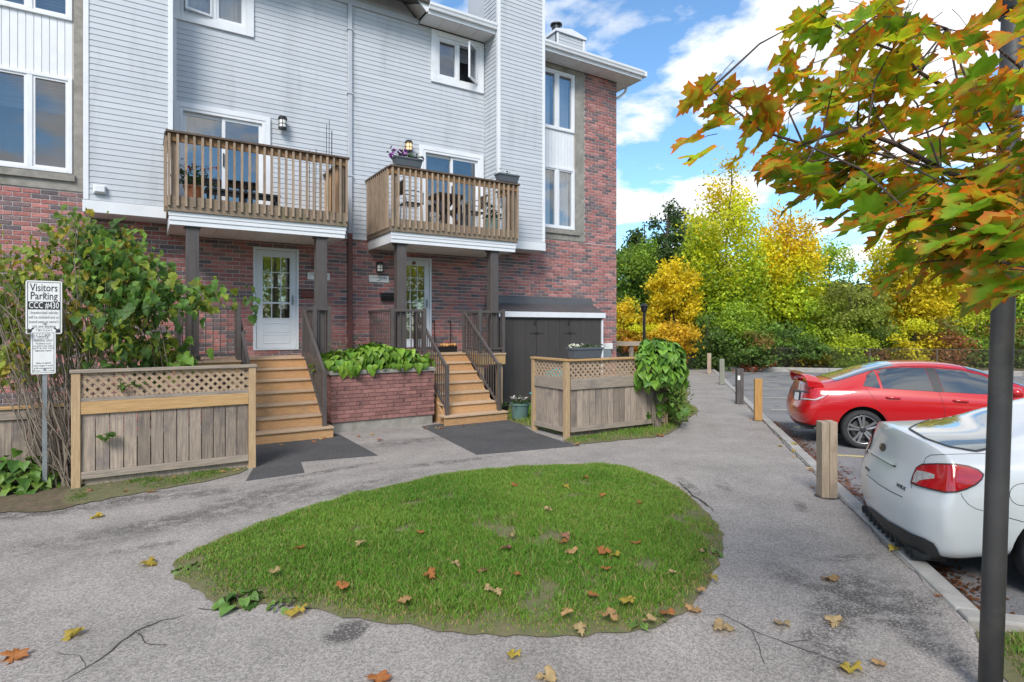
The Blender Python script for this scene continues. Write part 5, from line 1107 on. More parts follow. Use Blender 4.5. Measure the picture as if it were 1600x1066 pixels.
# ------------------------------------------------------------------ wooden bollards along the kerb
def bollard(px, pyb, pyt, w_, mat, label, split=False, rot=0.0):
    g = Gp(px, pyb); h = CAM_H-(pyt-HOR)*((g.x*_s+g.y*_c))/F_PX; o = thing('bollard', label, 'bollard', (g.x, g.y, 0), group='wooden posts along the kerb')
    ang = math.atan2(CD.y, CD.x)+rot; 
    halves = [(-w_/2, -0.0015), (0.0025, w_/2)] if split else [(-w_/2, w_/2)]
    for i, (a, b_) in enumerate(halves):
        M4 = Matrix.Translation((g.x, g.y, 0)) @ Matrix.Rotation(ang, 4, 'Z')
        mb = MB(); mb.box(-w_/2, w_/2, a, b_, -0.1, h-0.006*i, M4); obj('half_post' if split else 'post', mb, mat, o, bevel=0.004)
    mb = MB(); mb.lathe([(0.001,0.003),(w_*0.80,0.003),(w_*0.72,0.008),(0.001,0.010)], 12, c=(g.x,g.y,0)); obj('soil_ring', mb, MT['crackm'], o)
    return o, g, h
MT['bol1'] = M('pale_post', (0.40,0.31,0.22), (0.31,0.23,0.16), 7, (5,5,0.5), 0.85, 0.3, 0.05, dirt=(0.22,0.17,0.12), dirt_scale=4); MT['bol2'] = M('orange_post', (0.45,0.25,0.08), (0.36,0.19,0.06), 7, (5,5,0.5), 0.8, 0.3); MT['bol3'] = M('dark_post', (0.12,0.105,0.095), (0.07,0.062,0.058), 7, (5,5,0.5), 0.9, 0.3); MT['bol4'] = M('greenish_post', (0.25,0.25,0.20), (0.18,0.175,0.14), 7, (5,5,0.5), 0.9, 0.3)
b1, g, h = bollard(1292, 776, 658, 0.165, MT['bol1'], 'pale square wooden post with a long crack, behind the white car', True, R(8))
bollard(1184.5, 657, 592, 0.145, MT['bol2'], 'orange-brown square wooden post along the kerb')
b3, g3_, h3 = bollard(1155.5, 631, 576, 0.16, MT['bol3'], 'dark split wooden post with a small white tag', True, R(10))
mb = MB(); Mb = Matrix.Translation((g3_.x, g3_.y, 0)) @ Matrix.Rotation(math.atan2(CD.y,CD.x), 4, 'Z'); mb.box(-0.09, -0.084, 0.01, 0.07, h3-0.28, h3-0.17, Matrix.Translation((g3_.x, g3_.y, 0)) @ Matrix.Rotation(math.atan2(CD.y,CD.x)+R(10), 4, 'Z')); obj('tag', mb, MT['plate'], b3)
bollard(1128, 601, 561, 0.15, MT['bol4'], 'greenish grey wooden post toward the trees'); bollard(1108, 584, 552, 0.15, MT['bol1'], 'tan wooden post at the far end of the path')

# ------------------------------------------------------------------ lamp poles
MT['pole'] = M('weathered_pole_paint', (0.048,0.046,0.046), (0.065,0.062,0.061), 5, rough=0.5, dirt=(0.10,0.09,0.08), dirt_scale=5, dirt_lo=0.55, dirt_hi=0.8, bump=0.1)
b = Wp(1546.5, HOR+CAM_H*F_PX/3.0, 3.0); tp = Wp(1583, 20, 3.0)
lp = thing('lamp_pole', 'tall dark grey lamp pole standing in the grass corner by the white car', 'lamp pole', (b.x, b.y, 0))
mb = MB(); dirp = (tp-b).normalized(); mb.tube([b, b+dirp*1.2, tp, tp+dirp*0.4], [0.051,0.050,0.049,0.049], 20); obj('shaft', mb, MT['pole'], lp, smooth=True)
mb = MB(); c = b+dirp*((tp-b).length-0.02); mb.tube([c, c+dirp*0.03, c+dirp*0.5, c+dirp*0.55], [0.06,0.072,0.072,0.055], 20); obj('collar', mb, MT['black'], lp, smooth=True)
mb = MB(); c2 = c+dirp*0.6; mb.tube([c2, c2+dirp*0.05, c2+dirp*0.4, c2+dirp*0.5], [0.05,0.16,0.13,0.02], 16); obj('lantern_head', mb, MT['black'], lp)
mb = MB(); mb.tube([b-dirp*0.05, b+dirp*0.012, b+dirp*0.02], [0.075,0.075,0.056], 16); obj('base_flange', mb, MT['pole'], lp)
q = Wp(1006.5, 560, 21.0); o = thing('lamp_post', 'slim black lamp post with lantern head among the trees past the brick corner', 'lamp post', (q.x, q.y, 0)); top = CAM_H+(HOR-475)*21/F_PX
mb = MB(); mb.tube([(q.x,q.y,0),(q.x,q.y,0.4),(q.x,q.y,top-0.3)], [0.09,0.06,0.05], 10); obj('shaft', mb, MT['black'], o)
mb = MB(); mb.lathe([(0.05,top-0.3),(0.11,top-0.26),(0.13,top-0.1),(0.16,top-0.09),(0.06,top),(0.001,top+0.04)], 10, c=(q.x,q.y,0)); obj('lantern_head', mb, MT['black'], o)
# low timber rail past the corner
o = thing('timber_rail', 'low grey timber rail past the brick corner', 'rail', (13.4, 14.5, 0)); a = Wp(962, 537, 18.5); c = Wp(1016, 537, 18.5); mb = MB(); mb.bar(a, c, 0.05, 0.14); obj('board', mb, MT['greyrail'], o)
for q in (a, a.lerp(c,0.5), c): mb = MB(); mb.box(q.x-0.05, q.x+0.05, q.y+0.03, q.y+0.13, -0.1, q.z+0.03); obj('post', mb, MT['greywood'], o)

# ================================================================== CARS
WT, WN = 0.36, 0.0    # white car: near flank along the kerb, tail offset across it
RT, RN = 6.03, 0.28   # red car
def car_paint(name, c, flake=0.0):
    m, t, b = new_mat(name); b.inputs['Base Color'].default_value = (*c, 1); b.inputs['Roughness'].default_value = 0.28; b.inputs['Coat Weight'].default_value = 0.8; b.inputs['Coat Roughness'].default_value = 0.06; b.inputs['Metallic'].default_value = flake
    return m
MT['white_car'] = car_paint('white_car_paint', (0.60,0.61,0.61)); MT['red_car'] = car_paint('red_car_paint', (0.44,0.003,0.006))
MT['lens'] = M('red_lens', (0.50,0.008,0.012), (0.36,0.004,0.008), 12, (1,1,3), 0.12, coat=1.0); MT['clear_lens'] = M('clear_lens', (0.50,0.48,0.46), (0.32,0.29,0.28), 30, rough=0.15, coat=1.0)
MT['lensdark'] = M('lens_edge', (0.03,0.012,0.012), rough=0.3)
MT['carglass'] = M('car_glass', (0.035,0.043,0.05), rough=0.04, coat=1.0, spec=1.0); MT['carglass'].node_tree.nodes['Principled BSDF'].inputs['Coat IOR'].default_value = 1.5
MT['rearglass'] = M('rear_glass', (0.17,0.20,0.195), (0.12,0.14,0.14), 2.0, rough=0.05, coat=1.0, spec=0.5); MT['rearglass'].node_tree.nodes['Principled BSDF'].inputs['Coat IOR'].default_value = 1.6
MT['seam'] = M('panel_gap', (0.02,0.02,0.02), rough=0.8); MT['plastic'] = M('black_plastic', (0.022,0.022,0.023), (0.03,0.03,0.031), 30, rough=0.55)
MT['chrome'] = M('chrome', (0.75,0.75,0.76), rough=0.12, metal=1.0); MT['alloy'] = M('machined_alloy', (0.42,0.42,0.43), rough=0.32, metal=0.9); MT['alloydark'] = M('dark_alloy', (0.03,0.03,0.032), rough=0.35); MT['tyre'] = M('tyre', (0.020,0.020,0.021), (0.028,0.028,0.029), 18, rough=0.8)
MT['disc'] = M('brake_disc', (0.22,0.21,0.20), rough=0.4, metal=0.8)

def shell(hw, st, cap_r, cap_f, tail_dx):
    """st: list of (x or list of 8 x, [8 (y,z)]) from tail to nose; K=8 half-ring points, p4..p7 run over the top.
    cap_r / cap_f: rows 0..3 -> x positions of the 7 columns' inner 5 (as (x_mid, x_center))"""
    Kh = 8; vs = []; fs = []; crease = []
    ring_ids = []
    for x, pts in st:
        xs = x if hasattr(x, '__len__') else [x]*Kh; ids = []
        for k in range(Kh): ids.append(len(vs)); vs.append((xs[k], -pts[k][0]*hw, pts[k][1]))      # near side = -y
        for k in range(Kh-2, -1, -1): ids.append(len(vs)); vs.append((xs[k], pts[k][0]*hw, pts[k][1]))
        ring_ids.append(ids)
    n_ = 2*Kh-1
    for i in range(len(st)-1):
        a, b_ = ring_ids[i], ring_ids[i+1]
        for k in range(n_-1): fs.append((a[k], a[k+1], b_[k+1], b_[k]))
        fs.append((a[n_-1], a[0], b_[0], b_[n_-1]))     # floor
    for ids, cap, flip in ((ring_ids[0], cap_r, False), (ring_ids[-1], cap_f, True)):
        rows = []
        for r_ in range(4):
            e0, e1 = ids[r_], ids[n_-1-r_]; y0 = vs[e0][1]; z = vs[e0][2]; row = [e0]
            for f, xx in ((0.80, cap[r_][0]), (0.45, cap[r_][1]), (0.0, cap[r_][2]), (-0.45, cap[r_][1]), (-0.80, cap[r_][0])): row.append(len(vs)); vs.append((xx, y0*f, z+ (cap[r_][3] if len(cap[r_]) > 3 else 0)))
            row.append(e1); rows.append(row)
        rows.append(ids[4:11])
        for r_ in range(4):
            for c_ in range(6):
                q = (rows[r_][c_], rows[r_][c_+1], rows[r_+1][c_+1], rows[r_+1][c_]); fs.append(q if flip else tuple(reversed(q)))
        # close the floor edge at the cap: the row 0 strip to the ring floor edge
        fs.append(tuple(rows[0]) if not flip else tuple(reversed(rows[0])))
    return vs, fs, ring_ids
def build_body(name, root, vs, fs, mat, axles, wr, hw, crease_edges):
    me = bpy.data.meshes.new(name); me.from_pydata(vs, [], fs); me.update()
    bm = bmesh.new(); bm.from_mesh(me); bmesh.ops.recalc_face_normals(bm, faces=bm.faces)
    cl = bm.edges.layers.float.get('crease_edge') or bm.edges.layers.float.new('crease_edge'); bm.verts.ensure_lookup_table()
    for a, b_, w_ in crease_edges:
        e = bm.edges.get((bm.verts[a], bm.verts[b_]))
        if e: e[cl] = w_
    bm.to_mesh(me); bm.free()
    tmp = bpy.data.objects.new('tmp_body', me); COL.objects.link(tmp); sm = tmp.modifiers.new('s', 'SUBSURF'); sm.levels = 3; sm.render_levels = 3
    cuts = []
    mbc = MB()
    for ax in axles:
        for sg in (-1, 1): mbc.lathe([(0.001,0),(wr+0.055,0),(wr+0.055,0.45),(0.001,0.45)], 40, M=Matrix.Translation((ax, sg*(hw+0.15), wr+0.015)) @ Matrix.Rotation(R(90*sg), 4, 'X'))
    mc = mbc.mesh('cut'); bm = bmesh.new(); bm.from_mesh(mc); bmesh.ops.remove_doubles(bm, verts=bm.verts, dist=0.003); bmesh.ops.recalc_face_normals(bm, faces=bm.faces); bm.to_mesh(mc); bm.free()
    cut = bpy.data.objects.new('tmp_cut', mc); COL.objects.link(cut)
    bo = tmp.modifiers.new('b', 'BOOLEAN'); bo.operation = 'DIFFERENCE'; bo.object = cut; bo.solver = 'EXACT'
    dg = bpy.context.evaluated_depsgraph_get(); dg.update(); me2 = bpy.data.meshes.new_from_object(tmp.evaluated_get(dg))
    bpy.data.objects.remove(tmp); bpy.data.objects.remove(cut)
    me2.name = name; me2.materials.clear(); me2.materials.append(mat); me2.materials.append(MT['plastic']); me2.polygons.foreach_set('use_smooth', [True]*len(me2.polygons)); me2.set_sharp_from_angle(angle=R(42))
    for p in me2.polygons:     # wheel wells and floor are bare black
        c = p.center
        for ax in axles:
            d = math.hypot(c.x-ax, c.z-wr-0.015)
            if d < wr+0.056 and abs(c.y) < hw*0.985 and (d < wr+0.05 or abs(p.normal.y) < 0.5): p.material_index = 1
        if p.normal.z < -0.8 and c.z < 0.35: p.material_index = 1
    o = bpy.data.objects.new(name, me2); link(o, root, True)
    bvh = BVHTree.FromPolygons([v.co.copy() for v in me2.vertices], [tuple(p.vertices) for p in me2.polygons])
    return o, bvh
class Decal:
    """features on the car skin: a pixel gives the direction, the skin gives the distance"""
    def __init__(s, bvh, root, Mw): s.b = bvh; s.root = root; s.Mi = Mw.inverted(); s.o = s.Mi @ Vector((0,0,CAM_H))
    def hit(s, px, py, off):
        d = (s.Mi.to_3x3() @ (Wp(px, py, 1.0)-Vector((0,0,CAM_H)))).normalized(); h = s.b.ray_cast(s.o, d)
        if h[0] is None: return None
        n_ = h[1] if h[1].dot(d) < 0 else -h[1]; return h[0]+n_*off, n_
    def patch(s, name, pts, off, mat, step=3.0, mirror=False, parent=None, thick=True):
        P_ = []
        for i in range(len(pts)):
            a, b_ = Vector(pts[i]), Vector(pts[(i+1)%len(pts)]); m_ = max(1, int((b_-a).length/step))
            P_ += [a.lerp(b_, k/m_) for k in range(m_)]
        A = np.array([tuple(p) for p in P_]); lo, hi = A.min(0), A.max(0); g = np.array(np.meshgrid(np.arange(lo[0],hi[0],step), np.arange(lo[1],hi[1],step))).reshape(2,-1).T
        g = g[inside(g, P_)]; g = g[edge_dist(g, P_) > step*0.5] if len(g) else g
        allp = P_+[Vector(p) for p in g]; v2, e2, f2, *_ = delaunay_2d_cdt(allp, [(i,(i+1)%len(P_)) for i in range(len(P_))], [], 1, 1e-6)
        V = []; last = None; ok = []
        for p in v2:
            h = s.hit(p[0], p[1], off)
            V.append(h[0] if h else None)
        F_ = [f for f in f2 if all(V[i] is not None for i in f) and max((V[f[i]]-V[f[i-1]]).length for i in range(len(f))) < 0.25]
        V = [v if v is not None else Vector((0,0,0)) for v in V]
        used = sorted({i for f in F_ for i in f}); mp = {u: k for k, u in enumerate(used)}
        V2 = [V[u] for u in used]; F2 = [tuple(mp[i] for i in f) for f in F_]
        res = []
        for sgn in ((1,-1) if mirror else (1,)):
            mb = MB(); mb.add([(v.x, v.y*sgn, v.z) for v in V2], F2 if sgn == 1 else [tuple(reversed(f)) for f in F2]); me = mb.mesh(name, mat, True)
            bm = bmesh.new(); bm.from_mesh(me); bmesh.ops.recalc_face_normals(bm, faces=bm.faces); bm.to_mesh(me); bm.free()
            o = bpy.data.objects.new(name, me); link(o, parent or s.root, True); res.append(o)
            if parent is not None: o.parent = parent
        return res
    def line(s, name, pts, w_, mat, off=0.0015, mirror=False, step=2.5, parent=None):
        P_ = []
        for i in range(len(pts)-1):
            a, b_ = Vector(pts[i]), Vector(pts[i+1]); m_ = max(1, int((b_-a).length/step)); P_ += [a.lerp(b_, k/m_) for k in range(m_)]
        P_.append(Vector(pts[-1])); H = [s.hit(p[0], p[1], off) for p in P_]; H = [h for h in H if h]; n_ = len(H)
        if n_ < 2: return
        vs = []
        for i in range(n_):
            d = (H[min(i+1,n_-1)][0]-H[max(i-1,0)][0]).normalized(); q = d.cross(H[i][1]).normalized()*w_/2; vs += [H[i][0]-q, H[i][0]+q]
        for sgn in ((1,-1) if mirror else (1,)):
            mb = MB(); mb.add([(v.x,v.y*sgn,v.z) for v in vs], [(2*i,2*i+2,2*i+3,2*i+1) for i in range(n_-1) if (vs[2*i+2]-vs[2*i]).length < 0.3]); o = bpy.data.objects.new(name, mb.mesh(name, mat)); link(o, parent or s.root, True)
def wheel(root, x, y, r_, sgn, wdt=0.22, spokes=5):
    """sgn = side (-1 near, +1 far); thing > wheel > tyre, rim ..."""
    w_ = bpy.data.objects.new('wheel', None); w_.location = (x, y, r_); link(w_, root, True)
    A = Matrix.Rotation(R(90*(1 if sgn < 0 else -1)), 4, 'X')      # local z -> outwards
    rr = r_*0.735
    mb = MB(); mb.lathe([(rr*0.98,-wdt/2),(r_*0.90,-wdt/2),(r_*0.985,-wdt/2+0.03),(r_,-wdt/2+0.055),(r_,wdt/2-0.055),(r_*0.985,wdt/2-0.03),(r_*0.93,wdt/2-0.006),(r_*0.86,wdt/2),(rr*1.02,wdt/2-0.004),(rr*0.97,wdt/2-0.02)], 40, M=A); me = mb.mesh('tyre', MT['tyre'], True); link(bpy.data.objects.new('tyre', me), w_, True)
    mb = MB(); mb.lathe([(rr*1.0,wdt/2-0.012),(rr*0.965,wdt/2-0.008),(rr*0.93,wdt/2-0.022),(rr*0.90,-wdt/2+0.02)], 40, M=A); me = mb.mesh('rim_lip', MT['alloy'], True); link(bpy.data.objects.new('rim_lip', me), w_, True)
    mb = MB(); mb.lathe([(0.001,-0.03),(rr*0.9,-0.03),(rr*0.9,-0.04)], 30, M=A); link(bpy.data.objects.new('barrel', mb.mesh('barrel', MT['alloydark'])), w_, True)
    mb = MB(); mb.lathe([(0.05,0.0),(rr*0.66,0.0),(rr*0.66,-0.02)], 30, M=A); link(bpy.data.objects.new('brake_disc', mb.mesh('brake_disc', MT['disc'])), w_, True)
    zo = wdt/2-0.018
    for k in range(spokes):
        a = 2*math.pi*k/spokes+math.pi/2+0.12
        for ds in (-1, 1):
            Rk = A @ Matrix.Rotation(a, 4, 'Z'); o1 = 0.016*ds; o2 = rr*0.17*ds
            p = [(0.035,o1-0.015),(rr*0.55,o2*0.55-0.017),(rr*0.96,o2-0.022),(rr*0.96,o2+0.022),(rr*0.55,o2*0.55+0.017),(0.035,o1+0.015)]
            zt = [zo-0.02,zo-0.006,zo-0.004,zo-0.004,zo-0.006,zo-0.02]
            mb = MB(); n2 = 6; mb.add([Rk @ Vector((q[0],q[1],z)) for q, z in zip(p, zt)]+[Rk @ Vector((q[0],q[1]*1.0,z-0.045)) for q, z in zip(p, zt)], [tuple(range(6)), tuple(range(11,5,-1))]+[(i,6+i,6+(i+1)%6,(i+1)%6) for i in range(6)])
            me = mb.mesh('spoke', MT['alloy']); bm = bmesh.new(); bm.from_mesh(me); bmesh.ops.recalc_face_normals(bm, faces=bm.faces); bm.to_mesh(me); bm.free()
            me.materials.append(MT['alloydark'])
            for pl_ in me.polygons:
                if pl_.index != 0: pl_.material_index = 1
            link(bpy.data.objects.new('spoke', me), w_, True)
    mb = MB(); mb.lathe([(0.001,zo),(0.03,zo),(0.05,zo-0.012),(0.055,zo-0.05)], 16, M=A); link(bpy.data.objects.new('hub_cap', mb.mesh('hub_cap', MT['alloydark'])), w_, True)
ANG = math.atan2(CN.y, CN.x)
def car_root(name, label, t, n):      # t: kerb position of the near (-y) flank plane centre line
    p = K(t, n, -0.10); o = bpy.data.objects.new(name, None); o.location = p; o.rotation_euler = (0,0,ANG); link(o); tag(o, label, 'car', 'parked cars'); return o, Matrix.LocRotScale(p, Euler((0,0,ANG)), None)

# ---------------- white saloon: tail over the kerb
HWW = 0.8975
wr_, Mw = car_root('parked_car', 'white saloon car parked tail first over the kerb beside the lamp pole', WT+HWW, WN)
lo4 = [(0.84,0.20),(0.955,0.40),(1.0,0.62),(0.985,0.84)]
def S(x, top, lo=None): return (x, (lo or lo4)+top)
stW = [([0.24,0.17,0.15,0.20,0.22,0.17,0.12,0.10], [(0.88,0.12),(0.975,0.33),(1.0,0.60),(0.965,0.84),(0.88,1.005),(0.72,1.06),(0.42,1.09),(0,1.10)]),
       S(0.36, [(0.895,0.985),(0.72,1.075),(0.42,1.115),(0,1.125)], [(0.88,0.14),(0.965,0.36),(1.005,0.61),(0.98,0.84)]),
       S(0.62, [(0.92,0.99),(0.745,1.095),(0.44,1.13),(0,1.14)]),
       S(0.80, [(0.92,1.0),(0.745,1.14),(0.46,1.165),(0,1.175)]),
       S(1.15, [(0.915,1.005),(0.71,1.285),(0.46,1.325),(0,1.34)]),
       S(1.55, [(0.91,1.005),(0.67,1.385),(0.42,1.44),(0,1.455)]),
       S(2.0, [(0.91,1.0),(0.66,1.405),(0.40,1.465),(0,1.478)]),
       S(2.5, [(0.91,0.985),(0.67,1.38),(0.42,1.445),(0,1.46)]),
       S(2.95, [(0.91,0.97),(0.70,1.26),(0.46,1.33),(0,1.35)]),
       S(3.30, [(0.90,0.96),(0.76,1.07),(0.50,1.13),(0,1.15)]),
       S(3.55, [(0.885,0.94),(0.76,0.995),(0.48,1.04),(0,1.05)]),
       S(4.05, [(0.86,0.86),(0.74,0.91),(0.46,0.965),(0,0.98)]),
       ([4.34,4.40,4.40,4.36,4.34,4.38,4.42,4.43], [(0.74,0.24),(0.84,0.42),(0.84,0.60),(0.80,0.72),(0.74,0.78),(0.62,0.80),(0.38,0.83),(0,0.84)])]
capW_r = [(0.10,0.05,0.03,0.0), (0.02,-0.03,-0.05), (0.01,-0.035,-0.05), (0.10,0.065,0.05)]
capW_f = [(4.46,4.52,4.54), (4.50,4.57,4.59), (4.50,4.57,4.59), (4.46,4.52,4.54)]
vs, fs, rid = shell(HWW, stW, capW_r, capW_f, 0)
cre = []
for i in range(0, 3):
    pass
for a, b_ in zip(rid[0][4:11], rid[0][5:11]): cre.append((a, b_, 0.92))
for k in (1, 2, 3):
    cre.append((rid[0][k], rid[0][k+1], 0.45)); cre.append((rid[0][14-k], rid[0][13-k], 0.45))
_b = len(stW)*15+3*5
for a, b_ in zip([rid[0][3]]+list(range(_b, _b+5)), list(range(_b, _b+5))+[rid[0][11]]): cre.append((a, b_, 0.5))
_b = len(stW)*15+2*5
for a, b_ in zip([rid[0][2]]+list(range(_b, _b+5)), list(range(_b, _b+5))+[rid[0][12]]): cre.append((a, b_, 0.3))
for i in range(len(rid)-1):
    for k in (4, 10): cre.append((rid[i][k], rid[i+1][k], 0.35))
bodyW, bvhW = build_body('body', wr_, vs, fs, MT['white_car'], (0.98, 3.63), 0.325, HWW, cre)
for ax in (0.98, 3.63):
    for sg in (-1, 1): wheel(wr_, ax, sg*(HWW-0.125), 0.325, sg)
D = Decal(bvhW, wr_, Mw)
cw = lambda l: [(1320+0.2627*x, 620+0.2627*y) for x, y in l]
D.patch('rear_window', cw([(383,193),(425,168),(560,115),(720,70),(880,45),(985,35),(985,240),(930,290),(868,306),(780,325),(620,300),(480,250)]), 0.006, MT['rearglass'])
D.line('window_seal', cw([(383,193),(480,250),(620,300),(780,327),(868,308),(930,292),(985,240)]), 0.022, MT['plastic'], 0.007)
D.line('window_seal', cw([(383,193),(425,168),(560,115),(720,70),(880,45),(985,35)]), 0.018, MT['plastic'], 0.007)
tl = D.patch('tail_light', cw([(466,404),(560,401),(660,404),(735,415),(790,436),(822,462),(812,490),(780,520),(720,548),(660,565),(600,569),(500,547),(430,527),(400,513),(412,470),(432,425)]), 0.010, MT['lens'], 2.0, True)
for o in tl: pass
D.line('lens_edge', cw([(466,404),(560,401),(660,404),(735,415),(790,436),(822,462),(812,490),(780,520),(720,548),(660,565),(600,569),(500,547),(430,527),(400,513),(412,470),(432,425),(466,404)]), 0.010, MT['lensdark'], 0.011, True)
D.patch('reversing_light', cw([(438,440),(500,452),(542,466),(540,488),(490,494),(455,500),(432,516),(409,510),(420,465)]), 0.0125, MT['clear_lens'], 2.0, True)
D.line('lens_ridge', cw([(560,404),(590,440),(600,500),(600,565)]), 0.014, MT['lensdark2'] if 'lensdark2' in MT else MT['lens'], 0.013, True)
D.line('panel_gap', cw([(860,338),(740,340),(620,343),(510,347),(482,365),(470,400)]), 0.005, MT['seam'], mirror=True)
D.line('panel_gap', cw([(398,515),(397,545)]), 0.006, MT['seam'], mirror=True)
D.line('panel_gap', cw([(130,462),(200,520),(270,562),(345,598)]), 0.006, MT['seam'])
D.line('panel_gap', cw([(690,575),(705,605),(735,640),(780,667),(845,684)]), 0.004, MT['seam'], mirror=True)
D.line('panel_gap', cw([(965,718),(1010,730),(1066,746)]), 0.005, MT['seam'], mirror=True)
D.line('fuel_door', cw([(1060+80*math.cos(a), 582+66*math.sin(a)) for a in [R(x) for x in range(60,301,15)]]), 0.004, MT['seam'])
gs = D.patch('plate_garnish', cw([(150,316),(168,322),(318,396),(306,416),(288,409),(156,334)]), 0.022, MT['white_car'], 2.0)
D.line('garnish_painted_shadow', cw([(156,336),(290,411),(305,417)]), 0.012, MT['seam'], 0.004)  # painted shade: dark strip laid on the skin below the garnish, no real gap
em = D.patch('emblem', cw([(228+18*math.cos(k*math.pi/10), 300+23*math.sin(k*math.pi/10)) for k in range(20)]), 0.006, MT['alloydark'], 1.2)
D.line('emblem_ring', cw([(228+18*math.cos(k*math.pi/10), 300+23*math.sin(k*math.pi/10)) for k in range(21)]), 0.006, MT['chrome'], 0.008, step=1.0)
for x, y, s_ in ((219,292,5),(231,289,2.5),(238,297,2.5),(236,307,2.5),(227,311,2.5),(231,299,2.5)): D.patch('emblem_star', cw([(x+s_*math.cos(k*math.pi/2), y+s_*1.2*math.sin(k*math.pi/2)) for k in range(4)]), 0.009, MT['chrome'], 0.6)
def decal_text(Dc, body, pxl, width, size, mat, up_shear=0):
    h = Dc.hit(pxl[0], pxl[1], 0.004)
    if not h: return
    p, n_ = h; zax = n_; yax = (Vector((0,0,1))-zax*zax.z).normalized(); xax = yax.cross(zax); M4 = Matrix((xax, yax, zax)).transposed().to_4x4(); M4.translation = p
    o = text_mesh('lettering', body, size, mat, None, (0,0,0), (0,0,0), width=width, ext=0.0015); o.parent = Dc.root; o.matrix_parent_inverse = Matrix.Identity(4); o.matrix_basis = M4
decal_text(D, 'WRX', cw([(336,537)])[0], 0.15, 0.045, MT['alloydark']); decal_text(D, 'SUBARU', cw([(137,430)])[0], 0.15, 0.03, MT['alloydark'])
D.patch('diffuser', cw([(52,582),(95,612),(260,735),(400,810),(480,840),(533,868),(556,905),(578,975),(520,975),(440,950),(330,880),(250,820),(130,725),(60,650)]), 0.012, MT['plastic'], 3.0)
for k in range(7):
    yy = -0.34+k*0.11; mb = MB(); mb.box(0.0, 0.10, yy-0.008, yy+0.008, 0.14, 0.235); link(bpy.data.objects.new('diffuser_fin', mb.mesh('diffuser_fin', MT['plastic'])), wr_, True)
for yy in (-0.60, -0.50, 0.50, 0.60):
    mb = MB(); mb.lathe([(0.036,0.0),(0.039,-0.01),(0.039,0.22),(0.030,0.22),(0.033,0.0),(0.001,0.15)], 18, M=Matrix.Translation((0.035, yy, 0.175)) @ Matrix.Rotation(R(90),4,'Y')); link(bpy.data.objects.new('exhaust_tip', mb.mesh('exhaust_tip', MT['alloydark'], True)), wr_, True)
def side_glass(root, bvh, name, outl, mat, off=0.005):
    """windows drawn in the car's own side view (x, z) and laid on the skin of both flanks"""
    P_ = []
    for i in range(len(outl)):
        a, b_ = Vector(outl[i]), Vector(outl[(i+1)%len(outl)]); m_ = max(1, int((b_-a).length/0.05)); P_ += [a.lerp(b_, k/m_) for k in range(m_)]
    A = np.array([tuple(p) for p in P_]); lo, hi = A.min(0), A.max(0); g = np.array(np.meshgrid(np.arange(lo[0],hi[0],0.05), np.arange(lo[1],hi[1],0.05))).reshape(2,-1).T; g = g[inside(g, P_)]; g = g[edge_dist(g, P_) > 0.025] if len(g) else g
    v2, e2, f2, *_ = delaunay_2d_cdt(P_+[Vector(p) for p in g], [(i,(i+1)%len(P_)) for i in range(len(P_))], [], 1, 1e-6); V = []
    for p in v2:
        h = bvh.ray_cast(Vector((p[0],-3,p[1])), Vector((0,1,0))); V.append(h[0]+(h[1] if h[1].y < 0 else -h[1])*off if h[0] else None)
    F_ = [f for f in f2 if all(V[i] is not None for i in f)]; V = [v or Vector((0,0,0)) for v in V]
    for sgn in (1, -1):
        mb = MB(); mb.add([(v.x,v.y*sgn,v.z) for v in V], F_ if sgn == 1 else [tuple(reversed(f)) for f in F_]); link(bpy.data.objects.new(name, mb.mesh(name, mat, True)), root, True)
side_glass(wr_, bvhW, 'side_window', [(1.02,1.06),(1.25,1.04),(1.25,1.24),(1.16,1.20)], MT['carglass'])
side_glass(wr_, bvhW, 'side_window', [(1.30,1.04),(2.02,1.02),(2.02,1.36),(1.70,1.37),(1.45,1.33),(1.30,1.26)], MT['carglass'])
side_glass(wr_, bvhW, 'side_window', [(2.10,1.02),(3.15,0.99),(2.75,1.27),(2.45,1.34),(2.10,1.36)], MT['carglass'])
# windscreen
def top_glass(root, bvh, name, outl, mat, off=0.006):
    P_ = []
    for i in range(len(outl)):
        a, b_ = Vector(outl[i]), Vector(outl[(i+1)%len(outl)]); m_ = max(1, int((b_-a).length/0.06)); P_ += [a.lerp(b_, k/m_) for k in range(m_)]
    A = np.array([tuple(p) for p in P_]); lo, hi = A.min(0), A.max(0); g = np.array(np.meshgrid(np.arange(lo[0],hi[0],0.06), np.arange(lo[1],hi[1],0.06))).reshape(2,-1).T; g = g[inside(g, P_)]; g = g[edge_dist(g, P_) > 0.03]
    v2, e2, f2, *_ = delaunay_2d_cdt(P_+[Vector(p) for p in g], [(i,(i+1)%len(P_)) for i in range(len(P_))], [], 1, 1e-6); V = []
    for p in v2:
        h = bvh.ray_cast(Vector((p[0],p[1],3)), Vector((0,0,-1))); V.append(h[0]+(h[1] if h[1].z > 0 else -h[1])*off if h[0] else None)
    F_ = [f for f in f2 if all(V[i] is not None for i in f)]; mb = MB(); mb.add([v or Vector((0,0,0)) for v in V], F_); link(bpy.data.objects.new(name, mb.mesh(name, mat, True)), root, True)
top_glass(wr_, bvhW, 'windscreen', [(2.55,-0.52),(3.38,-0.62),(3.46,0),(3.38,0.62),(2.55,0.52)], MT['carglass'])
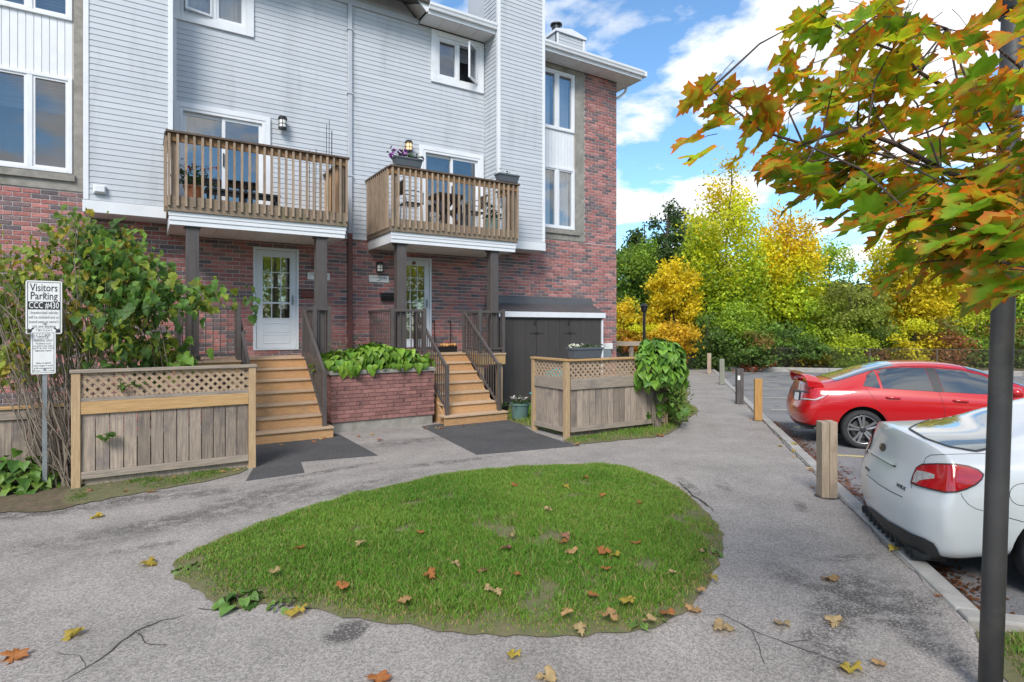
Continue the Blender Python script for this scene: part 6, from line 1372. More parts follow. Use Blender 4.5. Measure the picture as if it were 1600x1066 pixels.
for sg in (-1, 1):
    mb = MB(); mb.lathe([(0.001,-0.05),(0.05,-0.045),(0.085,0.0),(0.08,0.08),(0.001,0.09)], 14, M=Matrix.Translation((2.95, sg*(HWW+0.10), 1.05)) @ Matrix.Scale(1.3,4,(0,1,0)) @ Matrix.Rotation(R(90),4,'Y')); link(bpy.data.objects.new('door_mirror', mb.mesh('door_mirror', MT['white_car'], True)), wr_, True)
    mb = MB(); mb.box(2.0, 2.16, sg*(HWW+0.005)-0.012, sg*(HWW+0.005)+0.012, 0.86, 0.885); link(bpy.data.objects.new('door_handle', mb.mesh('door_handle', MT['white_car'])), wr_, True)
    mb = MB(); mb.box(4.38, 4.5, sg*0.62-0.15, sg*0.62+0.15, 0.62, 0.72); link(bpy.data.objects.new('headlight', mb.mesh('headlight', MT['clear_lens'])), wr_, True)

# ---------------- red saloon with a rear wing
HWR = 0.8775
rr_, Mr = car_root('parked_car', 'red saloon car with a rear wing and five-spoke wheels', RT+HWR, RN)
stR = [([0.24,0.17,0.15,0.19,0.24,0.19,0.14,0.12], [(0.82,0.24),(0.93,0.40),(0.96,0.60),(0.935,0.82),(0.85,0.97),(0.66,1.03),(0.40,1.05),(0,1.055)]),
       S(0.38, [(0.89,0.955),(0.70,1.045),(0.42,1.07),(0,1.08)], [(0.80,0.26),(0.94,0.42),(0.975,0.60),(0.955,0.82)]),
       S(0.58, [(0.92,0.96),(0.72,1.075),(0.44,1.10),(0,1.11)]),
       S(0.85, [(0.925,0.965),(0.73,1.165),(0.46,1.195),(0,1.205)]),
       S(1.25, [(0.92,0.965),(0.70,1.305),(0.46,1.345),(0,1.355)]),
       S(1.65, [(0.915,0.96),(0.66,1.375),(0.42,1.42),(0,1.43)]),
       S(2.05, [(0.915,0.945),(0.65,1.385),(0.40,1.43),(0,1.44)]),
       S(2.45, [(0.915,0.93),(0.66,1.355),(0.42,1.405),(0,1.415)]),
       S(2.95, [(0.91,0.91),(0.71,1.20),(0.46,1.27),(0,1.29)]),
       S(3.40, [(0.90,0.89),(0.77,1.01),(0.50,1.07),(0,1.09)]),
       S(3.65, [(0.88,0.87),(0.76,0.93),(0.48,0.975),(0,0.99)]),
       S(4.05, [(0.85,0.80),(0.74,0.85),(0.46,0.90),(0,0.915)]),
       ([4.28,4.34,4.34,4.30,4.28,4.32,4.36,4.37], [(0.72,0.24),(0.82,0.40),(0.82,0.56),(0.78,0.66),(0.72,0.72),(0.60,0.74),(0.38,0.77),(0,0.78)])]
capR_r = [(0.14,0.09,0.07,0.0), (0.06,0.01,-0.01), (0.03,-0.015,-0.03), (0.12,0.085,0.075)]
capR_f = [(4.40,4.46,4.48), (4.44,4.52,4.55), (4.44,4.52,4.55), (4.40,4.46,4.48)]
vs, fs, rid = shell(HWR, stR, capR_r, capR_f, 0); cre = []
for a, b_ in zip(rid[0][4:11], rid[0][5:11]): cre.append((a, b_, 0.8))
for i in range(len(rid)-1):
    for k in (4, 10): cre.append((rid[i][k], rid[i+1][k], 0.45))
bodyR, bvhR = build_body('body', rr_, vs, fs, MT['red_car'], (0.95, 3.62), 0.318, HWR, cre)
for ax in (0.95, 3.62):
    for sg in (-1, 1): wheel(rr_, ax, sg*(HWR-0.12), 0.318, sg)
D = Decal(bvhR, rr_, Mr); c3 = lambda l: [(1200+0.15*x, 560+0.15*y) for x, y in l]; c2 = lambda l: [(1180+0.3753*x, 560+0.3753*y) for x, y in l]
top_glass(rr_, bvhR, 'rear_window', [(0.60,-0.58),(1.50,-0.50),(1.56,0),(1.50,0.50),(0.60,0.58),(0.56,0)], MT['rearglass'])
top_glass(rr_, bvhR, 'windscreen', [(2.55,-0.52),(3.42,-0.62),(3.50,0),(3.42,0.62),(2.55,0.52)], MT['carglass'])
side_glass(rr_, bvhR, 'side_window', [(0.97,1.03),(1.22,1.00),(1.19,1.27),(1.08,1.20)], MT['carglass'])
side_glass(rr_, bvhR, 'side_window', [(1.26,1.00),(1.98,0.97),(1.93,1.33),(1.60,1.335),(1.35,1.305),(1.225,1.28)], MT['carglass'])
side_glass(rr_, bvhR, 'side_window', [(2.12,0.965),(3.15,0.93),(3.0,1.07),(2.75,1.22),(2.45,1.30),(2.07,1.33)], MT['carglass'])
side_glass(rr_, bvhR, 'pillar_cover', [(1.985,0.965),(2.115,0.96),(2.065,1.335),(1.935,1.335)], MT['plastic'], 0.004)
def side_line(root, bvh, pts, w_=0.005, off=0.0015, name='panel_gap', mat=None):
    P_ = []
    for i in range(len(pts)-1):
        a, b_ = Vector(pts[i]), Vector(pts[i+1]); m_ = max(1, int((b_-a).length/0.04)); P_ += [a.lerp(b_, k/m_) for k in range(m_)]
    P_.append(Vector(pts[-1])); H = []
    for p in P_:
        h = bvh.ray_cast(Vector((p[0],-3,p[1])), Vector((0,1,0)))
        if h[0]: n_ = h[1] if h[1].y < 0 else -h[1]; H.append((h[0]+n_*off, n_))
    vs = []
    for i in range(len(H)):
        d = (H[min(i+1,len(H)-1)][0]-H[max(i-1,0)][0]).normalized(); q = d.cross(H[i][1]).normalized()*w_/2; vs += [H[i][0]-q, H[i][0]+q]
    for sgn in (1, -1):
        mb = MB(); mb.add([(v.x,v.y*sgn,v.z) for v in vs], [(2*i,2*i+2,2*i+3,2*i+1) for i in range(len(H)-1)]); link(bpy.data.objects.new(name, mb.mesh(name, mat or MT['seam'])), root, True)
side_line(rr_, bvhR, [(0.99,1.02),(1.08,0.88),(1.16,0.72),(1.30,0.52),(1.34,0.30)]); side_line(rr_, bvhR, [(2.05,0.95),(2.10,0.70),(2.10,0.30)]); side_line(rr_, bvhR, [(3.15,0.90),(3.18,0.60),(3.14,0.30)]); side_line(rr_, bvhR, [(1.34,0.30),(3.14,0.30)], 0.008)
side_line(rr_, bvhR, [(1.0,1.33-0.30),(1.07,1.20),(1.19,1.285),(1.6,1.35),(2.05,1.35),(2.45,1.315),(2.78,1.23),(3.05,1.07)], 0.012, 0.004, 'window_trim', MT['plastic'])
side_line(wr_, bvhW, [(1.08,0.98),(1.18,0.80),(1.34,0.62),(1.40,0.30)]); side_line(wr_, bvhW, [(2.06,0.98),(2.08,0.30)]); side_line(wr_, bvhW, [(3.18,0.95),(3.18,0.30)])
for sg in (-1, 1):
    for xx, zz in ((1.28,0.86), (2.22,0.84)):
        h = bvhR.ray_cast(Vector((xx+0.1, sg*3, zz)), Vector((0,-sg,0))); yy = h[0].y
        mb = MB(); mb.tube([(xx,yy-sg*0.004,zz),(xx+0.02,yy+sg*0.022,zz+0.002),(xx+0.19,yy+sg*0.022,zz-0.006),(xx+0.21,yy-sg*0.004,zz-0.006)], [0.012,0.016,0.016,0.012], 8); link(bpy.data.objects.new('door_handle', mb.mesh('door_handle', MT['red_car'], True)), rr_, True)
    mb = MB(); mb.lathe([(0.001,-0.05),(0.05,-0.045),(0.08,0.0),(0.075,0.08),(0.001,0.09)], 14, M=Matrix.Translation((2.98, sg*(HWR+0.08), 1.0)) @ Matrix.Scale(1.3,4,(0,1,0)) @ Matrix.Rotation(R(90),4,'Y')); link(bpy.data.objects.new('door_mirror', mb.mesh('door_mirror', MT['red_car'], True)), rr_, True)
    mb = MB(); mb.box(0.52, 0.56, sg*(HWR-0.10)-0.09, sg*(HWR-0.10)+0.09, 0.16, 0.36); link(bpy.data.objects.new('mud_flap', mb.mesh('mud_flap', MT['rubber'])), rr_, True)
    mb = MB(); mb.box(4.30, 4.42, sg*0.60-0.14, sg*0.60+0.14, 0.58, 0.68); link(bpy.data.objects.new('headlight', mb.mesh('headlight', MT['clear_lens'])), rr_, True)
# tail light, plate, valance on the skin
D.patch('tail_light', c3([(350,398),(400,372),(450,345),(500,338),(640,376),(612,400),(560,425),(500,442),(345,432)]), 0.008, MT['lens'], 1.5, True)
D.patch('reversing_light', c3([(350,412),(420,420),(480,428),(545,402),(612,384),(560,418),(500,438),(348,430)]), 0.011, MT['clear_lens'], 1.2, True)
D.patch('garnish', c3([(262,318),(300,325),(440,352),(440,364),(300,342),(262,330)]), 0.012, MT['alloydark'], 1.2)
D.patch('plate_recess', c3([(262,335),(345,350),(335,440),(262,415)]), 0.003, MT['plastic'], 1.5); D.patch('license_plate', c3([(287,350),(332,358),(320,436),(277,422)]), 0.010, MT['plate'], 1.2)
D.patch('valance', c3([(186,592),(230,618),(270,648),(440,690),(500,738),(520,775),(440,775),(330,725),(265,695),(195,625)]), 0.010, MT['plastic'], 2.0)
D.line('bumper_line', c3([(290,515),(380,495),(450,475),(560,420)]), 0.010, MT['red_car'], 0.008)
mb = MB(); mb.lathe([(0.04,0.0),(0.04,0.2),(0.033,0.0),(0.001,0.1)], 14, M=Matrix.Translation((0.10,-0.42,0.27)) @ Matrix.Rotation(R(90),4,'Y')); link(bpy.data.objects.new('exhaust_tip', mb.mesh('exhaust_tip', MT['steel'], True)), rr_, True)
# wing: curved blade on two end stands
mb = MB(); n_ = 14; prof = [(-0.06,0.030),(0.03,0.032),(0.16,0.0),(0.16,-0.016),(0.03,0.0),(-0.06,0.008)]
for i in range(n_+1):
    f = -1+2*i/n_; yy = f*0.70; drop = 0.10*max(0,abs(f)-0.80)/0.20; sweep = 0.10*abs(f)**3
    for dx, dz in prof: mb.v.append((0.11+dx+sweep, yy, 1.165+dz-drop-0.01*f*f))
k = len(prof)
for i in range(n_):
    for j in range(k): mb.f.append((i*k+j, i*k+(j+1)%k, (i+1)*k+(j+1)%k, (i+1)*k+j))
mb.f += [tuple(range(k-1,-1,-1)), tuple(n_*k+j for j in range(k))]
me = mb.mesh('rear_wing', MT['red_car'], True); bm = bmesh.new(); bm.from_mesh(me); bmesh.ops.recalc_face_normals(bm, faces=bm.faces); bm.to_mesh(me); bm.free(); me.set_sharp_from_angle(angle=R(50)); link(bpy.data.objects.new('rear_wing', me), rr_, True)
for sg in (-1, 1):
    mb = MB(); mb.add([(0.12,sg*0.68,1.13),(0.36,sg*0.68,1.09),(0.42,sg*0.66,1.00),(0.16,sg*0.66,1.00),(0.12,sg*0.73,1.11),(0.36,sg*0.72,1.07),(0.42,sg*0.72,0.98),(0.16,sg*0.72,0.98)], [(0,1,2,3),(7,6,5,4),(0,4,5,1),(1,5,6,2),(2,6,7,3),(3,7,4,0)]); me = mb.mesh('wing_stand', MT['red_car']); bm = bmesh.new(); bm.from_mesh(me); bmesh.ops.recalc_face_normals(bm, faces=bm.faces); bm.to_mesh(me); bm.free(); o = bpy.data.objects.new('wing_stand', me); bv = o.modifiers.new('bevel','BEVEL'); bv.width = 0.01; bv.segments = 2; link(o, rr_, True)
# third brake light under the wing
mb = MB(); mb.box(0.10, 0.13, -0.14, 0.14, 1.07, 1.09); link(bpy.data.objects.new('brake_light', mb.mesh('brake_light', MT['lens'])), rr_, True)

# ================================================================== PLANTS NEAR THE HOUSE
# ---- hosta on the brick planter
hs_ = thing('hosta', 'broad-leaved bright green hosta spilling over the brick planter cap', 'plant', (3.75, 10.85, 1.05))
r = random.Random(21)
HM = [leaf_mesh('leaf', 'heart', 0.20, c1, c2, 0.55, 0.28, MT['hostaleaf'], i, 0.02) for i, (c1, c2) in enumerate((((0.14,0.28,0.028),(0.18,0.32,0.035)),((0.18,0.33,0.03),(0.23,0.37,0.045)),((0.10,0.22,0.025),(0.14,0.27,0.032)),((0.22,0.36,0.04),(0.26,0.39,0.055))))]
extra = []
for k in range(420):
    cx_ = r.choice((3.1,3.4,3.75,4.1,4.4)) + r.gauss(0,0.10); cy_ = 10.86+r.gauss(0,0.06); a = r.uniform(0, 2*math.pi); ln = r.uniform(0.05,0.36)
    if a < math.pi: ln *= 0.6
    x = cx_+math.cos(a)*ln; y = cy_+math.sin(a)*ln; hump = 1.35-0.55*abs(x-3.75)/0.9
    z = 1.10+0.34*hump*(1-(ln/0.42)**2)+r.uniform(-0.03,0.05); pitch = 0.2+1.1*(ln/0.36)
    if y < 10.60: z = min(z, 1.20); pitch += 0.3
    M4 = leaf_matrix(Vector((x,y,z)), a+r.gauss(0,0.35), pitch, r.gauss(0,0.25), 1); e = M4.to_euler()
    if k < 295: inst('leaf', r.choice(HM), hs_, (x,y,z), e, (r.uniform(0.5,1.2),)*3)
    else: extra.append((r.choice(HM), M4 @ Matrix.Scale(r.uniform(0.7,1.1),4), r.uniform(0.8,1.1)))
it = [(r.choice(HM), leaf_matrix(Vector((3.75+r.gauss(0,0.45), 10.85+r.gauss(0,0.10), 1.12+abs(r.gauss(0,0.12)))), r.uniform(0,6.28), r.uniform(-0.2,1.0), r.gauss(0,0.4), r.uniform(0.6,1)), r.uniform(0.5,0.9)) for _ in range(260)]
stuff(obj('inner_leaves', merge_copies('inner_leaves', it+extra, MT['hostaleaf']), None, hs_))
# small upright shrub with thin leaves at the planter's left end and dark juniper at the back
ls = thing('small_shrub', 'thin yellow-green shrub growing beside the hosta in the brick planter', 'shrub', (3.0, 10.85, 1.05)); greens(ls, 'foliage', 260, 3.02, 10.80, 1.08, 0.10, 0.09, 0.22, 0.06, 12, (0.08,0.12,0.02), (0.18,0.2,0.04)); 
for k in range(7): mb = MB(); x = 3.0+r.gauss(0,0.05); mb.tube([(x,10.82,1.05),(x+r.gauss(0,0.04),10.8,1.35),(x+r.gauss(0,0.08),10.8,1.70)], [0.006,0.004,0.002], 5); obj('stem', mb, MT['twig'], ls)
jn = thing('dark_shrub', 'dark green fine-leaved shrub behind the hosta', 'shrub', (4.0, 11.6, 0)); greens(jn, 'foliage', 500, 3.72, 11.6, 1.1, 0.16, 0.12, 0.25, 0.05, 13, (0.02,0.05,0.016), (0.04,0.07,0.025)); mb = MB(); mb.tube([(3.72,11.6,0),(3.72,11.6,1.2)], [0.03,0.015], 6); obj('stem', mb, MT['twig'], jn)
# ---- vine mound on the corner fence
vm = thing('climbing_vine', 'heart-leaved green vine mounded over the end of the corner fence', 'vine', (8.2, 7.85, 0))
VM_ = [leaf_mesh('leaf', 'heart', 0.15, c1, c2, 0.4, 0.2, MT['hostaleaf'], 40+i, 0.03) for i, (c1, c2) in enumerate((((0.12,0.27,0.03),(0.15,0.30,0.035)),((0.17,0.33,0.035),(0.22,0.37,0.05)),((0.08,0.19,0.024),(0.11,0.23,0.03))))]
it = []; cnt = 0
cV = Wp(1030, 575, 10.9)
for k in range(900):
    a = r.uniform(0,2*math.pi); u = r.uniform(-0.5,1); s_ = math.sqrt(max(0,1-u*u)); rad = r.uniform(0.82,1.05)
    p = Vector((cV.x+0.50*s_*math.cos(a)*rad, cV.y+0.42*s_*math.sin(a)*rad, cV.z-0.02+0.56*u*rad))
    if k > 850:    # trailing skirt
        p = Vector((cV.x+0.12+r.gauss(0,0.20), cV.y-0.10+r.gauss(0,0.15), cV.z-r.uniform(0.1,0.9)))
    yaw = a+r.gauss(0,0.5); pitch = 0.5+0.9*(1-u)*0.6+r.gauss(0,0.3)
    M4 = leaf_matrix(p, yaw, pitch, r.gauss(0,0.35), 1); sc = r.uniform(0.45,1.2)
    toward = (p-cV).dot(Vector((-_s,-_c,0.3)))
    if toward > 0.12 and cnt < 285: inst('leaf', r.choice(VM_), vm, p, M4.to_euler(), (sc,)*3); cnt += 1
    else: it.append((r.choice(VM_), leaf_matrix(p, yaw, pitch, r.gauss(0,0.35), sc), r.uniform(0.7,1.1)))
stuff(obj('other_leaves', merge_copies('other_leaves', it, MT['hostaleaf']), None, vm))
for k in range(10): mb = MB(); x = cV.x+r.gauss(0,0.12); y = cV.y+0.05; mb.tube([(x,y,0),(x+r.gauss(0,0.1),y+0.02,0.7),(x+r.gauss(0,0.2),y,cV.z+r.uniform(-0.1,0.4))], [0.010,0.008,0.004], 5); obj('stem', mb, MT['twig'], vm)
wd = thing('weed_clump', 'tall pale weeds at the end of the corner fence', 'plant', (8.7, 7.9, 0)); greens(wd, 'foliage', 420, 8.62, 7.85, 0.1, 0.16, 0.16, 0.40, 0.09, 14, (0.10,0.15,0.03), (0.2,0.22,0.06))
# ---- left thicket: bare tangled stems and yellowing leaves; and a grape-leaved bush
def wander(p, d, n_, step, jit, rr, grav=0.0):
    pts = [Vector(p)]; d = Vector(d).normalized()
    for _ in range(n_): d = (d+Vector((rr.gauss(0,jit),rr.gauss(0,jit),rr.gauss(0,jit)-grav))).normalized(); pts.append(pts[-1]+d*step)
    return pts
def bush(name, label, poly, ys, n_leaf, kinds, size, seed, n_stem, stem_src, c_pal, rad=0.010, z_min=0.05, indiv=0):
    rr = random.Random(seed); o = thing(name, label, 'shrub', (*stem_src, 0)); ms = [leaf_mesh('leaf', rr.choice(kinds), size, c1, c2, 0.35, 0.25, MT['leaf'], seed+i, 0.05) for i, (c1, c2) in enumerate(c_pal)]
    P2 = [Vector(p) for p in poly]; A = np.array(poly); lo, hi = A.min(0), A.max(0); it = []; cl = []
    ncl = max(12, n_leaf//26)
    while len(cl) < ncl:
        q = np.array([[rr.uniform(lo[0],hi[0]), rr.uniform(lo[1],hi[1])]])
        if inside(q, poly)[0]: Y = rr.uniform(*ys); cl.append((Lp(q[0,0], q[0,1], Y), rr.choice(range(len(ms))), rr.uniform(0.65,1.25)))
    for k in range(n_leaf):
        c, mi, tint = rr.choice(cl); p = c+Vector((rr.gauss(0,0.16), rr.gauss(0,0.16), rr.gauss(0,0.13)))
        if p.z < z_min: continue
        m_ = ms[mi] if rr.random() < 0.72 else rr.choice(ms); yaw = rr.uniform(0,6.28) if rr.random() < 0.3 else -math.pi/2+rr.gauss(0,1.0)
        M4 = leaf_matrix(p, yaw, rr.uniform(0.2,1.5), rr.gauss(0,0.5), 1); sc = rr.uniform(0.4,1.25)
        if indiv and p.y < ys[0]+(ys[1]-ys[0])*0.3 and len([0]) and indiv > 0: inst('leaf', m_, o, p, M4.to_euler(), (sc,)*3); indiv -= 1
        else: it.append((m_, M4 @ Matrix.Scale(sc,4), tint*rr.uniform(0.85,1.1)))
    stuff(obj('leaves', merge_copies('leaves', it, MT['leaf']), None, o))
    for k in range(n_stem):
        c, mi, tint = rr.choice(cl); b_ = Vector((stem_src[0]+rr.gauss(0,0.18), stem_src[1]+rr.gauss(0,0.10), 0)); mid = b_.lerp(c, 0.5)+Vector((rr.gauss(0,0.18), rr.gauss(0,0.12), rr.gauss(0,0.15)))
        pts = [b_.lerp(mid,f)*(1-f)+mid.lerp(c,f)*f for f in [i/7 for i in range(8)]]; pts = [p+Vector((rr.gauss(0,0.02),rr.gauss(0,0.02),rr.gauss(0,0.02))) if 0 < i else p for i, p in enumerate(pts)]
        mb = MB(); mb.tube(pts, [rad*(1.1-0.9*i/7)*rr.uniform(0.6,1.1) for i in range(8)], 5); obj('stem', mb, MT['twig'], o)
    return o
bush('vine_thicket', 'yellowing vine thicket with bare tangled stems behind the parking sign', [(-60,380),(0,400),(60,372),(118,345),(150,360),(200,400),(225,470),(215,555),(150,560),(100,560),(40,580),(-60,600)], (8.95, 10.4), 2700, ['lobed','oval','lobed'], 0.105, 61, 60, (-0.75, 9.0), [((0.28,0.35,0.04),(0.40,0.38,0.045)),((0.20,0.28,0.035),(0.29,0.34,0.045)),((0.12,0.20,0.03),(0.17,0.24,0.04)),((0.36,0.30,0.03),(0.44,0.32,0.03)),((0.20,0.26,0.04),(0.30,0.28,0.05))], 0.012, 0.5)
bush('grape_bush', 'green grape-leaved bush leaning over the straight lattice fence', [(118,330),(150,342),(200,372),(250,415),(300,438),(345,448),(372,462),(382,480),(360,500),(340,545),(320,575),(240,572),(200,560),(150,520),(130,420)], (8.75, 9.9), 1250, ['lobed'], 0.14, 71, 26, (0.25, 9.2), [((0.095,0.20,0.035),(0.13,0.24,0.045)),((0.145,0.28,0.04),(0.21,0.34,0.05)),((0.075,0.155,0.035),(0.10,0.18,0.04)),((0.22,0.29,0.035),(0.32,0.33,0.04))], 0.009, 0.9, indiv=200)
rr = random.Random(88)
tg = thing('bare_vines', 'bare twisted brown vine stems hanging around the sign post', 'vine', (-0.75, 8.75, 0))
for k in range(75):
    px = rr.uniform(-10, 215); py = rr.uniform(430, 620); e0 = Lp(px, py, rr.uniform(8.75,9.15)); b_ = Vector((-0.72+rr.gauss(0,0.22 if k > 40 else 0.08), 8.85+rr.gauss(0,0.08), 0.0)) if k < 80 else Lp(rr.uniform(-10,215), rr.uniform(560,740), rr.uniform(8.75,9.1))
    mid = b_.lerp(e0, 0.5)+Vector((rr.gauss(0,0.25),rr.gauss(0,0.06),rr.gauss(0,0.2))); pts = []
    for i in range(9):
        f = i/8; p = b_.lerp(mid,f)*(1-f)+mid.lerp(e0,f)*f; pts.append(p+Vector((rr.gauss(0,0.02),rr.gauss(0,0.015),rr.gauss(0,0.02))))
    r0 = rr.uniform(0.004,0.010) if k > 8 else rr.uniform(0.011,0.018); mb = MB(); mb.tube(pts, [r0*(1.1-0.09*i) for i in range(9)], 5); obj('stem', mb, MT['twig'], tg)
def leafy_plant(label, px, py, n_, rad, h, size, seed, pal, name='ground_plant'):
    rr = random.Random(seed); g = Gp(px, py); o = thing(name, label, 'plant', (g.x, g.y, 0)); ms = [leaf_mesh('leaf', 'heart', size, c1, c2, 0.4, 0.2, MT['hostaleaf'], seed+i) for i, (c1, c2) in enumerate(pal)]
    for k in range(n_):
        a = rr.uniform(0,6.28); d = rad*math.sqrt(rr.random()); z = h*(1-(d/rad)**2)*rr.uniform(0.4,1.0)+0.02; p = Vector((g.x+d*math.cos(a), g.y+d*math.sin(a)*0.7, z)); inst('leaf', rr.choice(ms), o, p, leaf_matrix(p, a+rr.gauss(0,0.4), rr.uniform(0.0,0.8), rr.gauss(0,0.3), 1).to_euler(), (rr.uniform(0.6,1.1),)*3)
    for k in range(5): a = rr.uniform(0,6.28); mb = MB(); mb.tube([(g.x,g.y,0),(g.x+0.3*rad*math.cos(a),g.y+0.3*rad*math.sin(a),h*0.8)], [0.006,0.003], 5); obj('stem', mb, MT['twig'], o)
GP = [((0.10,0.20,0.03),(0.14,0.24,0.04)),((0.06,0.14,0.025),(0.09,0.17,0.03)),((0.16,0.26,0.04),(0.2,0.28,0.05))]
leafy_plant('leafy green hydrangea-like plant at the foot of the sign post', 28, 765, 120, 0.42, 0.45, 0.15, 101, GP); leafy_plant('small leafy plant in the planting bed beyond the sign post', -30, 770, 70, 0.45, 0.6, 0.14, 102, GP)
leafy_plant('small weed growing against the fence post by the sign', 190/2+5, 752, 14, 0.10, 0.25, 0.08, 104, GP)
leafy_plant('dandelion rosette at the bare front edge of the lawn island', 378, 945, 26, 0.13, 0.09, 0.10, 105, [((0.10,0.20,0.035),(0.14,0.24,0.05)),((0.07,0.16,0.03),(0.1,0.18,0.04))], 'dandelion'); leafy_plant('pale dandelion rosette in the middle of the lawn island', 733, 800, 26, 0.14, 0.12, 0.12, 106, [((0.12,0.22,0.05),(0.2,0.28,0.08))], 'dandelion')
for i_, (px, py, lab) in enumerate(((300,893,'clover weed at the pointed tip of the lawn island'),(345,868,'broadleaf weed on the worn edge near the tip of the lawn island'),(452,948,'low weed beside the dandelion rosette on the lawn edge'),(1010,976,'broadleaf weed among the fallen leaves at the lawn edge'),(560,775,'low weed on the lawn edge facing the brick planter'),(1105,870,'small weed on the lawn edge facing the white car'))):
    leafy_plant(lab, px, py, 18, 0.13, 0.045, 0.055, 140+i_, [((0.12,0.20,0.04),(0.16,0.24,0.05)),((0.09,0.17,0.03),(0.13,0.2,0.04))], 'weed')
sp_ = Lp(170, 678, 8.57); o = thing('vine_sprig', 'vine sprig poking out between two fence planks', 'vine', sp_); rr = random.Random(9)
sm_ = [leaf_mesh('leaf', 'lobed', 0.10, (0.08,0.16,0.03), (0.12,0.2,0.04), 0.3, 0.2, MT['leaf'], 300)]
for k in range(8): p = sp_+Vector((rr.gauss(0,0.05), -0.03+rr.uniform(-0.05,0), rr.gauss(0,0.035))); inst('leaf', sm_[0], o, p, leaf_matrix(p, rr.uniform(-3,0), rr.uniform(0,1.2), 0, 1).to_euler(), (rr.uniform(0.7,1.2),)*3)
greens(thing('lattice_ivy', 'small ivy leaves growing through the lattice', 'vine', tuple(Lp(205,605,8.57))), 'foliage', 30, *Lp(205,606,8.57), 0.07, 0.02, 0.04, 0.08, 15, (0.08,0.16,0.03), (0.11,0.2,0.04))

# ================================================================== FALLEN LEAVES
FL = [leaf_mesh('fallen_leaf', 'maple', 0.135, c1, c2, 0.35, 0.22, MT['leaf'], 200+i, 0.09) for i, (c1, c2) in enumerate((((0.52,0.32,0.14),(0.42,0.22,0.09)),((0.50,0.20,0.06),(0.42,0.13,0.04)),((0.55,0.40,0.20),(0.48,0.32,0.14)),((0.50,0.38,0.06),(0.42,0.28,0.05)),((0.45,0.22,0.14),(0.34,0.14,0.09))))]
CN_ = ['tan','orange','pale buff','yellow','reddish brown']
spots = [(1303,911,0),(1305,970,2),(1227,983,2),(1368,1043,0),(1338,1056,3),(35,1022,1),(125,989,3),(222,884,3),(720,932+22,3),(806,1033,3),(868,1064,2),(1115,985,2),(590,1060,1),(1400,860,3),(465,965,3),(1075,957,0),(505,686,1),(490,684,0),(160,808,3),(905,695,0),(1030,683,1),(590,690,4),(240,660+110,0),(1262,670,3),(1244,696,3),(1390,790,0)]
isl = [(468,862,1),(433,900,2),(655,838,1),(668,900,1),(798,862,4),(803,843,2),(880,839,4),(884,853,1),(895,870,0),(935,868,1),(990,855,1),(968,873,3),(945,896,1),(920,936,1),(945,963,0),(903,983,2),(982,950,3),(1024,975,2),(1048,968,1),(890,960,0),(757,926,2),(775,928,2),(812,905,1),(755,900,4),(1055,900,2),(1110,905,3),(1100,930,0),(1100,868,2),(1003,790,1),(942,776,1),(880,762,3),(800,762,1),(920,750,1),(567,852,2),(640,945,0),(530,925,1),(706,885,2),(850,800,2)]
seen = {}
def fallen(px, py, ci, ground_z, where):
    g = Gp(px, py); z = 0.012
    if ground_z: z = float(ground_z(np.array([[g.x,g.y]]))[0])+0.035; g = Gp(px, py, z-0.02)
    o = inst('fallen_leaf', FL[ci], None, (g.x, g.y, z+0.012), (r.gauss(0,0.12), r.gauss(0,0.12), r.uniform(0,6.28)), ((r.uniform(0.50,0.85) if ground_z else r.uniform(0.6,1.15)),)*3)
    tag(o, '%s fallen maple leaf lying on the %s' % (CN_[ci], where), 'leaf', '%s leaves fallen on the %s' % (CN_[ci], where))
for px, py, ci in spots: fallen(px, py, ci, None, 'paved ground')
for px, py, ci in isl: fallen(px, py, ci, IH, 'lawn island')
rr = random.Random(4)
for k in range(14):
    p = K(T0-rr.uniform(0.2,1.0), rr.uniform(0.1,1.6), 0.06); ci = rr.choice((0,2,4)); o = inst('fallen_leaf', FL[ci], None, p, (rr.gauss(0,0.3), rr.gauss(0,0.3), rr.uniform(0,6)), (rr.uniform(0.7,1.0),)*3); tag(o, '%s fallen maple leaf in the grass around the lamp pole' % CN_[ci], 'leaf', '%s leaves around the lamp pole' % CN_[ci])
for k in range(34):
    i_ = k % 3; ci = rr.choice((0,1,2,3,4))
    if i_ == 0: p = K(rr.uniform(0,9), -abs(rr.gauss(0.05,0.09)), 0.008); wh = 'path against the kerb'
    elif i_ == 1: p = Vector((rr.uniform(-0.6,1.2), 8.5-abs(rr.gauss(0.05,0.12)), 0.02)); wh = 'strip below the straight lattice fence'
    else: p = Vector((rr.uniform(1.6,6.2), rr.uniform(9.9,10.1), 0.012)); wh = 'ground at the foot of the stairs'
    o = inst('fallen_leaf', FL[ci], None, p, (rr.gauss(0,0.15), rr.gauss(0,0.15), rr.uniform(0,6)), (rr.uniform(0.35,0.75),)*3); tag(o, 'small %s fallen leaf on the %s' % (CN_[ci], wh), 'leaf', '%s leaves on the %s' % (CN_[ci], wh))
